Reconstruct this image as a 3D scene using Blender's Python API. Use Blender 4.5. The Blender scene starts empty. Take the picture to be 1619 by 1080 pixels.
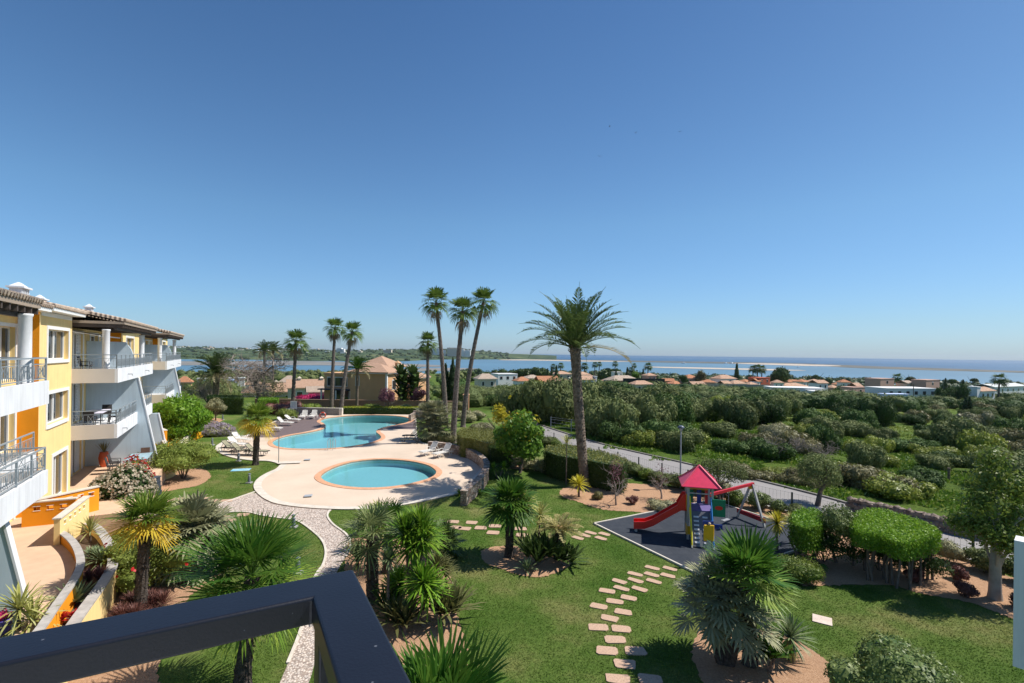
import bpy, math, random
import numpy as np
from mathutils import Vector, Matrix
R = math.radians
sc = bpy.context.scene
COL = sc.collection
# ---------------------------------------------------------------- camera, sky, sun, exposure
F, TH, H = 780.0, 0.0125, 8.5
CT, ST = math.cos(TH), math.sin(TH)
cd = bpy.data.cameras.new('camera'); cam = bpy.data.objects.new('camera', cd); COL.objects.link(cam)
cd.sensor_width = 36; cd.lens = F/1619*36; cd.shift_y = 19.5/1619; cd.clip_start = 0.05; cd.clip_end = 120000
cam.matrix_world = Matrix(((CT, -ST, 0, 0), (0, 0, -1, 0), (ST, CT, 0, H), (0, 0, 0, 1)))
sc.camera = cam
SUN = Vector((.98*math.cos(R(52)), .2*math.cos(R(52)), math.sin(R(52)))).normalized()
HAZE = 0.00003
w = bpy.data.worlds.new('World'); sc.world = w; w.use_nodes = True
nt = w.node_tree; bg = nt.nodes['Background']
sky = nt.nodes.new('ShaderNodeTexSky'); sky.sky_type = 'NISHITA'; sky.sun_disc = False
sky.sun_elevation = R(52); sky.sun_rotation = R(78.5); sky.altitude = 0; sky.air_density = 1.0; sky.dust_density = 0.6; sky.ozone_density = 2.6
tcw = nt.nodes.new('ShaderNodeTexCoord'); sxyz = nt.nodes.new('ShaderNodeSeparateXYZ'); nt.links.new(tcw.outputs['Generated'], sxyz.inputs[0])
rw = nt.nodes.new('ShaderNodeValToRGB'); nt.links.new(sxyz.outputs[2], rw.inputs[0]); ew = rw.color_ramp.elements   # clear air: less yellow at the horizon, bluer above
ew[0].position = 0.0; ew[0].color = (.62, .86, 1.30, 1); ew[1].position = .75; ew[1].color = (.37, .60, .82, 1); e_ = ew.new(.06); e_.color = (.62, .84, 1.10, 1); e_ = ew.new(.25); e_.color = (.65, .90, 1.04, 1)
mw = nt.nodes.new('ShaderNodeMix'); mw.data_type = 'RGBA'; mw.blend_type = 'MULTIPLY'; mw.inputs['Factor'].default_value = 1
nt.links.new(sky.outputs[0], mw.inputs['A']); nt.links.new(rw.outputs[0], mw.inputs['B']); mr2 = nt.nodes.new('ShaderNodeMapRange'); nt.links.new(sxyz.outputs[0], mr2.inputs[0])         # evens out the glow on the sun's side
for k_, v_ in (('From Min', .0), ('From Max', .9), ('To Min', 1.0), ('To Max', .80)): mr2.inputs[k_].default_value = v_
mw2 = nt.nodes.new('ShaderNodeVectorMath'); mw2.operation = 'SCALE'; nt.links.new(mw.outputs['Result'], mw2.inputs[0]); nt.links.new(mr2.outputs[0], mw2.inputs['Scale'])
nt.links.new(mw2.outputs[0], bg.inputs[0]); bg.inputs[1].default_value = 0.096
sd = bpy.data.lights.new('sun', 'SUN'); so = bpy.data.objects.new('sun', sd); COL.objects.link(so)
sd.energy = 4.6; sd.angle = R(.55); sd.color = (1, .95, .87); so.location = (40, 0, 60)
so.rotation_euler = SUN.to_track_quat('Z', 'Y').to_euler()
sc.view_settings.view_transform = 'Standard'; sc.view_settings.look = 'None'
sc.view_settings.exposure = 0.44; sc.view_settings.gamma = 1
sc.cycles.max_bounces = 6; sc.cycles.diffuse_bounces = 3; sc.cycles.glossy_bounces = 3; sc.cycles.transmission_bounces = 4
sc.cycles.transparent_max_bounces = 12; sc.cycles.caustics_reflective = False; sc.cycles.caustics_refractive = False
sc.cycles.use_denoising = True; sc.cycles.use_adaptive_sampling = True; sc.cycles.adaptive_threshold = 0.01; sc.cycles.sample_clamp_indirect = 3

# ---------------------------------------------------------------- photo point -> place
def ray(px, py):
    xc = (px-809.5)/F; yc = (559.5-py)/F
    return xc*CT-yc*ST, yc*CT+xc*ST
def G(px, py, z=0.):                 # where the sight line meets height z
    X, Z = ray(px, py); t = (z-H)/Z
    return Vector((X*t, t, z))
def D(px, py, Y):                    # point at depth Y
    X, Z = ray(px, py)
    return Vector((X*Y, Y, H+Z*Y))
def hz(px): return 559.5+TH*(px-809.5)

# ---------------------------------------------------------------- mesh builder
class MB:
    def __init__(s): s.V = []; s.T = []; s.I = []; s.n = 0
    def raw(s, V, Fa):
        V = np.asarray(V, float).reshape(-1, 3); s.V.append(V)
        if isinstance(Fa, np.ndarray):
            s.T.append(np.full(len(Fa), Fa.shape[1])); s.I.append((Fa+s.n).ravel())
        else:
            for f in Fa: s.T.append(np.array([len(f)])); s.I.append(np.array(f)+s.n)
        s.n += len(V); return s
    def also(s, Fa, back): s.I.append((Fa+s.n-back).ravel()); s.T.append(np.full(len(Fa), Fa.shape[1])); return s
    def box(s, x0, x1, y0, y1, z0, z1, M=None):
        V = np.array([(x, y, z) for z in (z0, z1) for y in (y0, y1) for x in (x0, x1)], float)
        if M is not None: V = np.array([M @ Vector(v) for v in V])
        return s.raw(V, np.array([(0, 2, 3, 1), (4, 5, 7, 6), (0, 1, 5, 4), (2, 6, 7, 3), (0, 4, 6, 2), (1, 3, 7, 5)]))
    def bar(s, a, b, w, h=None, up=(0, 0, 1)):      # box from a to b
        a, b = Vector(a), Vector(b); h = h or w; d = (b-a); L = d.length; d.normalize()
        u = Vector(up)
        if abs(d.dot(u)) > .98: u = Vector((0, 1, 0))
        x = d.cross(u).normalized(); z = x.cross(d)
        M = Matrix(((x.x, d.x, z.x, a.x), (x.y, d.y, z.y, a.y), (x.z, d.z, z.z, a.z), (0, 0, 0, 1)))
        return s.box(-w/2, w/2, 0, L, -h/2, h/2, M)
    def tube(s, P, r, n=8, cap=True, jit=None):
        P = [Vector(p) for p in P]; m = len(P)
        if not hasattr(r, '__len__'): r = [r]*m
        V = []; prev = None
        for i, p in enumerate(P):
            d = (P[min(i+1, m-1)]-P[max(i-1, 0)]).normalized()
            if prev is None:
                a = Vector((1, 0, 0)) if abs(d.x) < .9 else Vector((0, 1, 0))
                x = d.cross(a).normalized()
            else: x = (prev-d*prev.dot(d)).normalized()
            prev = x; y = d.cross(x)
            for k in range(n):
                t = 2*math.pi*k/n; rr = r[i]*(1 if jit is None else jit(i, k))
                V.append(p+(x*math.cos(t)+y*math.sin(t))*rr)
        Fq = [(i*n+k, i*n+(k+1) % n, (i+1)*n+(k+1) % n, (i+1)*n+k) for i in range(m-1) for k in range(n)]
        s.raw([tuple(v) for v in V], np.array(Fq))
        if cap:
            s.raw([tuple(v) for v in V[:n]], np.array([list(range(n))[::-1]]))
            s.raw([tuple(v) for v in V[-n:]], np.array([list(range(n))]))
        return s
    def cyl(s, c, r, z0, z1, n=12, r1=None):
        return s.tube([(c[0], c[1], z0), (c[0], c[1], z1)], [r, r if r1 is None else r1], n)
    def lathe(s, c, prof, n=16):
        V = [(c[0]+r*math.cos(2*math.pi*k/n), c[1]+r*math.sin(2*math.pi*k/n), c[2]+z) for r, z in prof for k in range(n)]
        Fq = [(i*n+k, i*n+(k+1) % n, (i+1)*n+(k+1) % n, (i+1)*n+k) for i in range(len(prof)-1) for k in range(n)]
        return s.raw(V, np.array(Fq))
    def prism(s, poly, z0, z1):                     # simple outline between two heights
        n = len(poly); P = [(p[0], p[1]) for p in poly]
        ar = sum(P[i][0]*P[(i+1) % n][1]-P[(i+1) % n][0]*P[i][1] for i in range(n))
        if ar < 0: P = P[::-1]
        V = [(x, y, z0) for x, y in P]+[(x, y, z1) for x, y in P]
        Fs = [tuple(range(n-1, -1, -1)), tuple(range(n, 2*n))]+[(i, (i+1) % n, n+(i+1) % n, n+i) for i in range(n)]
        return s.raw(V, Fs)
    def ico(s, c, r, sub=2, rng=None, amp=0.0):
        V, Fc = ICO[sub]; V = V.copy()
        if rng is not None and amp:
            k = rng.normal(size=(4, 3))*2.2; ph = rng.uniform(0, 6, 4)
            V *= (1+amp*np.sin(V @ k.T+ph).sum(1)/2)[:, None]
        return s.raw(V*np.array(r)+np.array(c), Fc)
    def build(s, name, mat, parent=None, smooth=False):
        me = bpy.data.meshes.new(name)
        V = np.concatenate(s.V); I = np.concatenate(s.I).astype(np.int32); T = np.concatenate(s.T).astype(np.int32)
        me.vertices.add(len(V)); me.vertices.foreach_set('co', V.ravel())
        me.loops.add(len(I)); me.loops.foreach_set('vertex_index', I)
        me.polygons.add(len(T)); me.polygons.foreach_set('loop_start', np.concatenate([[0], np.cumsum(T)[:-1]]).astype(np.int32))
        me.polygons.foreach_set('loop_total', T)
        me.update(calc_edges=True); me.validate()
        me.polygons.foreach_set('use_smooth', np.full(len(me.polygons), bool(smooth)))
        me.materials.append(mat)
        o = bpy.data.objects.new(name, me); COL.objects.link(o)
        if parent: o.parent = parent
        return o
def _ico(sub):
    import bmesh
    bm = bmesh.new(); bmesh.ops.create_icosphere(bm, subdivisions=sub, radius=1)
    V = np.array([v.co[:] for v in bm.verts]); Fc = np.array([[v.index for v in f.verts] for f in bm.faces]); bm.free()
    return V, Fc
ICO = {k: _ico(k) for k in (1, 2, 3)}

def tag(o, label=None, cat=None, group=None, kind=None):
    if label: o['label'] = label
    if cat: o['category'] = cat
    if group: o['group'] = group
    if kind: o['kind'] = kind
    return o
def thing(name, label, cat, loc=(0, 0, 0), rz=0, group=None):
    o = bpy.data.objects.new(name, None); COL.objects.link(o); o.location = loc; o.rotation_euler = (0, 0, rz)
    o.empty_display_size = .2
    return tag(o, label, cat, group)
def single(name, mb, mat, label, cat, loc=(0, 0, 0), rz=0, group=None, kind=None, smooth=False):
    o = mb.build(name, mat, None, smooth); o.location = loc; o.rotation_euler = (0, 0, rz)
    return tag(o, label, cat, group, kind)
def copy_tree(o, loc=None, rz=None, s=None, label=None, group=None):
    r = o.copy(); COL.objects.link(r)
    if loc is not None: r.location = loc
    if rz is not None: r.rotation_euler = (0, 0, rz)
    if s is not None: r.scale = s if hasattr(s, '__len__') else (s, s, s)
    if label: r['label'] = label
    if group: r['group'] = group
    for ch in KIDS.get(o.name, []):
        c = ch.copy(); COL.objects.link(c); c.parent = r; KIDS.setdefault(r.name, []).append(c)
        for g in KIDS.get(ch.name, []):
            d = g.copy(); COL.objects.link(d); d.parent = c
    return r
KIDS = {}
def reg(root):
    for o in bpy.data.objects:
        if o.parent == root:
            KIDS.setdefault(root.name, []).append(o)
            for q in bpy.data.objects:
                if q.parent == o: KIDS.setdefault(o.name, []).append(q)
    return root

# ---------------------------------------------------------------- flat outlines
def smooth_loop(P, k=6):
    P = [Vector(p) for p in P]; n = len(P); out = []
    for i in range(n):
        a, b, c, d = P[i-1], P[i], P[(i+1) % n], P[(i+2) % n]
        for j in range(k):
            t = j/k
            out.append(.5*((2*b)+(c-a)*t+(2*a-5*b+4*c-d)*t*t+(3*b-a-3*c+d)*t**3))
    return out
def offset_loop(P, d):                              # positive grows
    n = len(P); ar = sum(P[i].x*P[(i+1) % n].y-P[(i+1) % n].x*P[i].y for i in range(n)); sg = 1 if ar > 0 else -1
    out = []
    for i in range(n):
        t = (P[(i+1) % n]-P[i-1]); t.z = 0; t.normalize()
        out.append(P[i]+Vector((t.y, -t.x, 0))*d*sg)
    return out
def flat(name, loops, z, mat, thick=0.0):
    cu = bpy.data.curves.new('tmp', 'CURVE'); cu.dimensions = '2D'; cu.fill_mode = 'BOTH'; cu.extrude = thick/2
    for L in loops:
        sp = cu.splines.new('POLY'); sp.points.add(len(L)-1)
        for i, p in enumerate(L): sp.points[i].co = (p[0], p[1], 0, 1)
        sp.use_cyclic_u = True
    t = bpy.data.objects.new('tmp', cu)
    me = bpy.data.meshes.new_from_object(t); me.name = name
    bpy.data.objects.remove(t); bpy.data.curves.remove(cu)
    me.materials.clear(); me.materials.append(mat)
    zz = z-thick/2
    co = np.empty(len(me.vertices)*3); me.vertices.foreach_get('co', co); co = co.reshape(-1, 3)
    co[:, 2] += zz; me.vertices.foreach_set('co', co.ravel()); me.update()
    if thick == 0 and len(me.polygons) and me.polygons[0].normal.z < 0: me.flip_normals()
    o = bpy.data.objects.new(name, me); COL.objects.link(o)
    return o
def px_loop(pts, z=0., k=6): return smooth_loop([G(x, y, z) for x, y in pts], k)

# ---------------------------------------------------------------- materials
MATS = {}
def mat(name, col, rough=.7, var=.12, vs=3., bump=0., bs=30., spec=.3, metal=0., col2=None, coord='Object', detail=5., streak=0., specks=0.):
    if name in MATS: return MATS[name]
    m = bpy.data.materials.new(name); m.use_nodes = True; t = m.node_tree; N = t.nodes; L = t.links
    b = N['Principled BSDF']; b.inputs['Roughness'].default_value = rough; b.inputs['Metallic'].default_value = metal
    b.inputs['Specular IOR Level'].default_value = spec
    tc = N.new('ShaderNodeTexCoord'); c1 = (*col, 1)
    nz = N.new('ShaderNodeTexNoise'); nz.inputs['Scale'].default_value = vs; nz.inputs['Detail'].default_value = detail
    L.new(tc.outputs[coord], nz.inputs['Vector'])
    rp = N.new('ShaderNodeValToRGB'); L.new(nz.outputs['Fac'], rp.inputs[0])
    rp.color_ramp.elements[0].position = .3; rp.color_ramp.elements[1].position = .7
    c2 = col2 or tuple(min(1, c*(1+var)) for c in col); c0 = tuple(c*(1-var) for c in col) if not col2 else col
    rp.color_ramp.elements[0].color = (*c0, 1); rp.color_ramp.elements[1].color = (*c2, 1)
    out = rp.outputs[0]
    if streak:                                       # rain streaks and grime on plaster
        mp = N.new('ShaderNodeMapping'); mp.inputs['Scale'].default_value = (5, 5, .35); L.new(tc.outputs[coord], mp.inputs[0])
        s1 = N.new('ShaderNodeTexNoise'); s1.inputs['Scale'].default_value = 1.; s1.inputs['Detail'].default_value = 6; s1.inputs['Roughness'].default_value = .7; L.new(mp.outputs[0], s1.inputs['Vector'])
        out = mixc(N, L, ramp(N, L, s1.outputs['Fac'], [(.45, (0, 0, 0)), (.75, (streak*3,)*3)]), out, tuple(c*.55 for c in col))
    if specks:                                       # dust and paint chips
        vo = N.new('ShaderNodeTexVoronoi'); vo.inputs['Scale'].default_value = specks; L.new(tc.outputs[coord], vo.inputs['Vector'])
        k = N.new('ShaderNodeSeparateColor'); L.new(vo.outputs['Color'], k.inputs[0]); m2 = N.new('ShaderNodeMath'); m2.operation = 'LESS_THAN'; m2.inputs[1].default_value = .09; L.new(vo.outputs['Distance'], m2.inputs[0])
        m3 = N.new('ShaderNodeMath'); m3.operation = 'LESS_THAN'; m3.inputs[1].default_value = .10; L.new(k.outputs[0], m3.inputs[0]); m4 = N.new('ShaderNodeMath'); m4.operation = 'MULTIPLY'; L.new(m2.outputs[0], m4.inputs[0]); L.new(m3.outputs[0], m4.inputs[1])
        out = mixc(N, L, m4.outputs[0], out, (.09, .095, .11))
    L.new(out, b.inputs['Base Color'])
    if bump:
        n2 = N.new('ShaderNodeTexNoise'); n2.inputs['Scale'].default_value = bs; n2.inputs['Detail'].default_value = 4
        L.new(tc.outputs[coord], n2.inputs['Vector'])
        bp = N.new('ShaderNodeBump'); bp.inputs['Strength'].default_value = bump; bp.inputs['Distance'].default_value = .05
        L.new(n2.outputs['Fac'], bp.inputs['Height']); L.new(bp.outputs[0], b.inputs['Normal'])
    MATS[name] = m; return m
def leafmat(name, c1, c2, tr=.3, rough=.45, hue=.0):
    if name in MATS: return MATS[name]
    m = bpy.data.materials.new(name); m.use_nodes = True; t = m.node_tree; N = t.nodes; L = t.links
    b = N['Principled BSDF']; b.inputs['Roughness'].default_value = rough; b.inputs['Specular IOR Level'].default_value = .2
    g = N.new('ShaderNodeNewGeometry'); oi = N.new('ShaderNodeObjectInfo')
    mx = N.new('ShaderNodeMix'); mx.data_type = 'RGBA'
    mx.inputs['A'].default_value = (*c1, 1); mx.inputs['B'].default_value = (*c2, 1)
    L.new(g.outputs['Random Per Island'], mx.inputs['Factor'])
    hs = N.new('ShaderNodeHueSaturation'); mr = N.new('ShaderNodeMapRange')
    mr.inputs['To Min'].default_value = .78; mr.inputs['To Max'].default_value = 1.2
    L.new(oi.outputs['Random'], mr.inputs[0]); L.new(mr.outputs[0], hs.inputs['Value']); L.new(mx.outputs['Result'], hs.inputs['Color'])
    L.new(hs.outputs[0], b.inputs['Base Color'])
    tl = N.new('ShaderNodeBsdfTranslucent'); L.new(hs.outputs[0], tl.inputs[0])
    ms = N.new('ShaderNodeMixShader'); ms.inputs[0].default_value = tr
    L.new(b.outputs[0], ms.inputs[1]); L.new(tl.outputs[0], ms.inputs[2]); L.new(ms.outputs[0], N['Material Output'].inputs[0])
    MATS[name] = m; return m
def node_mat(name, fn, rough=.8, spec=.3):
    m = bpy.data.materials.new(name); m.use_nodes = True; t = m.node_tree
    b = t.nodes['Principled BSDF']; b.inputs['Roughness'].default_value = rough; b.inputs['Specular IOR Level'].default_value = spec
    fn(t.nodes, t.links, b); MATS[name] = m; return m
def noise(N, L, sc_, det=5, vec=None, rough=.5, dist=0):
    n = N.new('ShaderNodeTexNoise'); n.inputs['Scale'].default_value = sc_; n.inputs['Detail'].default_value = det
    n.inputs['Roughness'].default_value = rough; n.inputs['Distortion'].default_value = dist
    if vec: L.new(vec, n.inputs['Vector'])
    return n.outputs['Fac']
def ramp(N, L, fac, stops):
    r = N.new('ShaderNodeValToRGB'); e = r.color_ramp.elements
    while len(e) < len(stops): e.new(.5)
    for i, (p, c) in enumerate(stops): e[i].position = p; e[i].color = (*c, 1) if len(c) == 3 else c
    L.new(fac, r.inputs[0]); return r.outputs[0]
def mixc(N, L, fac, a, b):
    m = N.new('ShaderNodeMix'); m.data_type = 'RGBA'
    for s, v in ((m.inputs['Factor'], fac), (m.inputs['A'], a), (m.inputs['B'], b)):
        if isinstance(v, (int, float)): s.default_value = v
        elif isinstance(v, tuple): s.default_value = (*v, 1)
        else: L.new(v, s)
    return m.outputs['Result']
def bumpn(N, L, h, st, dist, b):
    bp = N.new('ShaderNodeBump'); bp.inputs['Strength'].default_value = st; bp.inputs['Distance'].default_value = dist
    L.new(h, bp.inputs['Height']); L.new(bp.outputs[0], b.inputs['Normal'])
def objc(N): return N.new('ShaderNodeTexCoord').outputs['Object']

def m_lawn(N, L, b):
    v = objc(N)
    a = ramp(N, L, noise(N, L, .35, 6, v, .6), [(.33, (.065, .130, .018)), (.5, (.115, .175, .036)), (.66, (.21, .215, .075))])
    c = ramp(N, L, noise(N, L, 9., 6, v, .75), [(.3, (.45, .5, .4)), (.55, (1, 1, 1)), (.75, (1.5, 1.4, 1.3))])
    m = N.new('ShaderNodeMix'); m.data_type = 'RGBA'; m.blend_type = 'MULTIPLY'; m.inputs['Factor'].default_value = .8
    L.new(a, m.inputs['A']); L.new(c, m.inputs['B']); L.new(m.outputs['Result'], b.inputs['Base Color'])
    bumpn(N, L, noise(N, L, 45., 4, v, .7), .9, .05, b)
LAWN = node_mat('lawn_grass', m_lawn, .9, .1)
def m_turf(N, L, b):
    v = objc(N); g = N.new('ShaderNodeNewGeometry')
    a = ramp(N, L, noise(N, L, .35, 6, v, .6), [(.33, (.085, .170, .024)), (.5, (.15, .225, .048)), (.66, (.28, .28, .10))])
    c = ramp(N, L, g.outputs['Random Per Island'], [(0, (.65, .7, .6)), (1, (1.4, 1.3, 1.3))])
    m = N.new('ShaderNodeMix'); m.data_type = 'RGBA'; m.blend_type = 'MULTIPLY'; m.inputs['Factor'].default_value = 1
    L.new(a, m.inputs['A']); L.new(c, m.inputs['B']); L.new(m.outputs['Result'], b.inputs['Base Color'])
    tl = N.new('ShaderNodeBsdfTranslucent'); L.new(m.outputs['Result'], tl.inputs[0]); ms = N.new('ShaderNodeMixShader'); ms.inputs[0].default_value = .35
    L.new(b.outputs[0], ms.inputs[1]); L.new(tl.outputs[0], ms.inputs[2]); L.new(ms.outputs[0], N['Material Output'].inputs[0])
TURF = node_mat('turf_blades', m_turf, .8, .1)
def m_wild(N, L, b):
    v = objc(N)
    a = ramp(N, L, noise(N, L, .06, 8, v, .65), [(.3, (.05, .085, .018)), (.47, (.09, .145, .022)), (.58, (.12, .165, .03)), (.68, (.22, .19, .085)), (.76, (.36, .26, .15))])
    c = ramp(N, L, noise(N, L, 1.6, 6, v, .75), [(.3, (.4, .45, .4)), (.55, (1, 1, 1)), (.75, (1.4, 1.35, 1.2))])
    m = N.new('ShaderNodeMix'); m.data_type = 'RGBA'; m.blend_type = 'MULTIPLY'; m.inputs['Factor'].default_value = .9
    L.new(a, m.inputs['A']); L.new(c, m.inputs['B']); L.new(m.outputs['Result'], b.inputs['Base Color'])
    bumpn(N, L, noise(N, L, 3., 6, v, .7), 1., .3, b)
WILD = node_mat('wild_ground', m_wild, .95, .1)
def m_bark(N, L, b):
    v = objc(N)
    a = ramp(N, L, noise(N, L, 14., 6, v, .8), [(.3, (.22, .11, .06)), (.5, (.48, .29, .175)), (.7, (.66, .45, .30))])
    L.new(mixc(N, L, noise(N, L, 1.1, 3, v), a, (.42, .25, .15)), b.inputs['Base Color'])
    bumpn(N, L, noise(N, L, 25., 5, v, .8), 1., .04, b)
BED = node_mat('bark_mulch', m_bark, .95, .1)
def m_deck(N, L, b):
    v = objc(N)
    a = ramp(N, L, noise(N, L, .4, 5, v), [(.3, (.56, .44, .33)), (.7, (.68, .54, .42))])
    L.new(mixc(N, L, .25, a, ramp(N, L, noise(N, L, 60, 3, v), [(.35, (.42, .34, .27)), (.65, (.75, .64, .52))])), b.inputs['Base Color'])
DECK = node_mat('deck_concrete', m_deck, .8, .2)
def m_cobble(N, L, b):
    v = objc(N); vo = N.new('ShaderNodeTexVoronoi'); vo.inputs['Scale'].default_value = 15; vo.feature = 'F1'; L.new(v, vo.inputs['Vector'])
    c = ramp(N, L, vo.outputs['Distance'], [(.30, (.68, .60, .54)), (.62, (.36, .29, .25))])
    k = N.new('ShaderNodeSeparateColor'); L.new(vo.outputs['Color'], k.inputs[0])
    m = N.new('ShaderNodeMix'); m.data_type = 'RGBA'; m.blend_type = 'MULTIPLY'; m.inputs['Factor'].default_value = 1
    L.new(c, m.inputs['A']); L.new(ramp(N, L, k.outputs[0], [(0, (.7, .7, .7)), (1, (1.15, 1.12, 1.08))]), m.inputs['B']); L.new(m.outputs['Result'], b.inputs['Base Color'])
    iv = N.new('ShaderNodeMath'); iv.operation = 'MULTIPLY'; iv.inputs[1].default_value = -1; L.new(vo.outputs['Distance'], iv.inputs[0])
    bumpn(N, L, iv.outputs[0], .8, .03, b)
COBBLE = node_mat('path_cobbles', m_cobble, .85, .2)
def m_asph(N, L, b):
    v = objc(N)
    a = ramp(N, L, noise(N, L, .25, 6, v, .65), [(.3, (.24, .225, .22)), (.7, (.32, .295, .285))])
    L.new(mixc(N, L, .35, a, ramp(N, L, noise(N, L, 40, 3, v), [(.3, (.16, .155, .15)), (.7, (.38, .36, .34))])), b.inputs['Base Color'])
ASPH = node_mat('road_asphalt', m_asph, .9, .2)
def m_stone(N, L, b):
    v = objc(N); mp = N.new('ShaderNodeMapping'); mp.inputs['Scale'].default_value = (1, 1, 1.7); L.new(v, mp.inputs[0])
    vo = N.new('ShaderNodeTexVoronoi'); vo.inputs['Scale'].default_value = 4.2; vo.feature = 'DISTANCE_TO_EDGE'; L.new(mp.outputs[0], vo.inputs['Vector'])
    v2 = N.new('ShaderNodeTexVoronoi'); v2.inputs['Scale'].default_value = 4.2; L.new(mp.outputs[0], v2.inputs['Vector'])
    k = N.new('ShaderNodeSeparateColor'); L.new(v2.outputs['Color'], k.inputs[0])
    c = ramp(N, L, k.outputs[0], [(0, (.24, .155, .115)), (.5, (.38, .29, .23)), (1, (.52, .44, .37))])
    e = ramp(N, L, vo.outputs['Distance'], [(.02, (0, 0, 0)), (.07, (1, 1, 1))])
    L.new(mixc(N, L, e, (.20, .16, .13), c), b.inputs['Base Color']); bumpn(N, L, e, .9, .03, b)
STONE = node_mat('rubble_stone', m_stone, .9, .2)
def tilemat(name, c1, c2, s=4.5):
    def f(N, L, b):
        v = objc(N); wv = N.new('ShaderNodeTexWave'); wv.inputs['Scale'].default_value = s/3; wv.bands_direction = 'X'; wv.inputs['Distortion'].default_value = .3
        L.new(v, wv.inputs['Vector']); w2 = N.new('ShaderNodeTexWave'); w2.inputs['Scale'].default_value = s/4; w2.bands_direction = 'Y'; L.new(v, w2.inputs['Vector'])
        a = ramp(N, L, noise(N, L, 2.5, 6, v, .7), [(.3, c1), (.7, c2)])
        L.new(mixc(N, L, .35, a, ramp(N, L, wv.outputs['Fac'], [(.1, tuple(x*.45 for x in c1)), (.5, c2)])), b.inputs['Base Color'])
        ad = N.new('ShaderNodeMath'); ad.operation = 'ADD'; L.new(wv.outputs['Fac'], ad.inputs[0]); L.new(w2.outputs['Fac'], ad.inputs[1])
        bumpn(N, L, ad.outputs[0], .8, .08, b)
    return node_mat(name, f, .85, .2)
TERRA = tilemat('roof_tiles_terracotta', (.42, .17, .085), (.62, .30, .17))
TERRA2 = tilemat('roof_tiles_faded', (.46, .27, .17), (.64, .42, .30))
TERRA3 = tilemat('roof_tiles_pale', (.40, .31, .24), (.60, .48, .38))
def m_water(c, rough, bs, bst):
    def f(N, L, b):
        v = objc(N); b.inputs['Specular IOR Level'].default_value = .5
        L.new(ramp(N, L, noise(N, L, bs/900, 5, v), [(.3, tuple(x*.85 for x in c)), (.7, tuple(x*1.15 for x in c))]), b.inputs['Base Color'])
        bumpn(N, L, noise(N, L, bs, 6, v, .7), bst, .3, b)
    return f
SEA = node_mat('sea_water', m_water((.010, .085, .185), .4, .9, 1.), .6, .25)
LAGOON = node_mat('lagoon_water', m_water((.085, .185, .265), .4, .9, .7), .55, .35)
def poolwater():
    m = bpy.data.materials.new('pool_water'); m.use_nodes = True; N = m.node_tree.nodes; L = m.node_tree.links
    N.remove(N['Principled BSDF']); tr = N.new('ShaderNodeBsdfTransparent'); tr.inputs[0].default_value = (.62, .84, .90, 1)
    gl = N.new('ShaderNodeBsdfGlossy'); gl.inputs['Roughness'].default_value = .08; gl.inputs[0].default_value = (.9, .95, 1, 1)
    fr = N.new('ShaderNodeFresnel'); fr.inputs[0].default_value = 1.33
    bp = N.new('ShaderNodeBump'); bp.inputs['Strength'].default_value = .25; bp.inputs['Distance'].default_value = .02
    L.new(noise(N, L, 4., 3, objc(N)), bp.inputs['Height']); L.new(bp.outputs[0], gl.inputs['Normal']); L.new(bp.outputs[0], fr.inputs['Normal'])
    ms = N.new('ShaderNodeMixShader'); fm = N.new('ShaderNodeMath'); fm.operation = 'MULTIPLY'; fm.inputs[1].default_value = .65; L.new(fr.outputs[0], fm.inputs[0]); L.new(fm.outputs[0], ms.inputs[0]); L.new(tr.outputs[0], ms.inputs[1]); L.new(gl.outputs[0], ms.inputs[2])
    L.new(ms.outputs[0], N['Material Output'].inputs[0]); return m
POOLW = poolwater()
def m_tiles(N, L, b):
    v = objc(N); br = N.new('ShaderNodeTexBrick'); br.offset = 0; br.inputs['Scale'].default_value = 3.3; br.inputs['Mortar Size'].default_value = .02
    br.inputs['Brick Width'].default_value = .5; br.inputs['Row Height'].default_value = .5
    br.inputs['Color1'].default_value = (.36, .56, .54, 1); br.inputs['Color2'].default_value = (.40, .60, .58, 1); br.inputs['Mortar'].default_value = (.44, .60, .58, 1)
    L.new(v, br.inputs['Vector']); L.new(br.outputs['Color'], b.inputs['Base Color'])
PTILE = node_mat('pool_tiles', m_tiles, .5, .3)
def m_rubber(N, L, b):
    v = objc(N); br = N.new('ShaderNodeTexBrick'); br.offset = .5; br.inputs['Scale'].default_value = 1.; br.inputs['Mortar Size'].default_value = .006
    br.inputs['Brick Width'].default_value = 1.; br.inputs['Row Height'].default_value = 1.
    br.inputs['Color1'].default_value = (.030, .037, .050, 1); br.inputs['Color2'].default_value = (.040, .047, .060, 1); br.inputs['Mortar'].default_value = (.012, .014, .02, 1)
    L.new(v, br.inputs['Vector']); L.new(mixc(N, L, .35, br.outputs['Color'], ramp(N, L, noise(N, L, 3, 6, v, .7), [(.3, (.022, .027, .036)), (.7, (.075, .082, .095))])), b.inputs['Base Color'])
RUBBER = node_mat('rubber_mat', m_rubber, .9, .2)
CURB = mat('curb_pale', (.62, .56, .48), bump=.2); COPING = mat('coping_clay', (.62, .33, .19), rough=.7, var=.15, vs=6)
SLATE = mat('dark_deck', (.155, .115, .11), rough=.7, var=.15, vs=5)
STEP = mat('step_sandstone', (.50, .335, .235), var=.15, vs=25, bump=.3, bs=60)
YEL = mat('plaster_yellow', (.86, .63, .28), rough=.85, var=.05, vs=1.5, streak=.10); ORG = mat('plaster_orange', (.80, .30, .012), rough=.8, var=.06, vs=1.5)
WHT = mat('plaster_white', (.72, .73, .75), rough=.8, var=.04, vs=1.2, streak=.16); BLU = mat('plaster_blue', (.50, .60, .67), rough=.85, var=.05, vs=.8, streak=.10)
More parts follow.
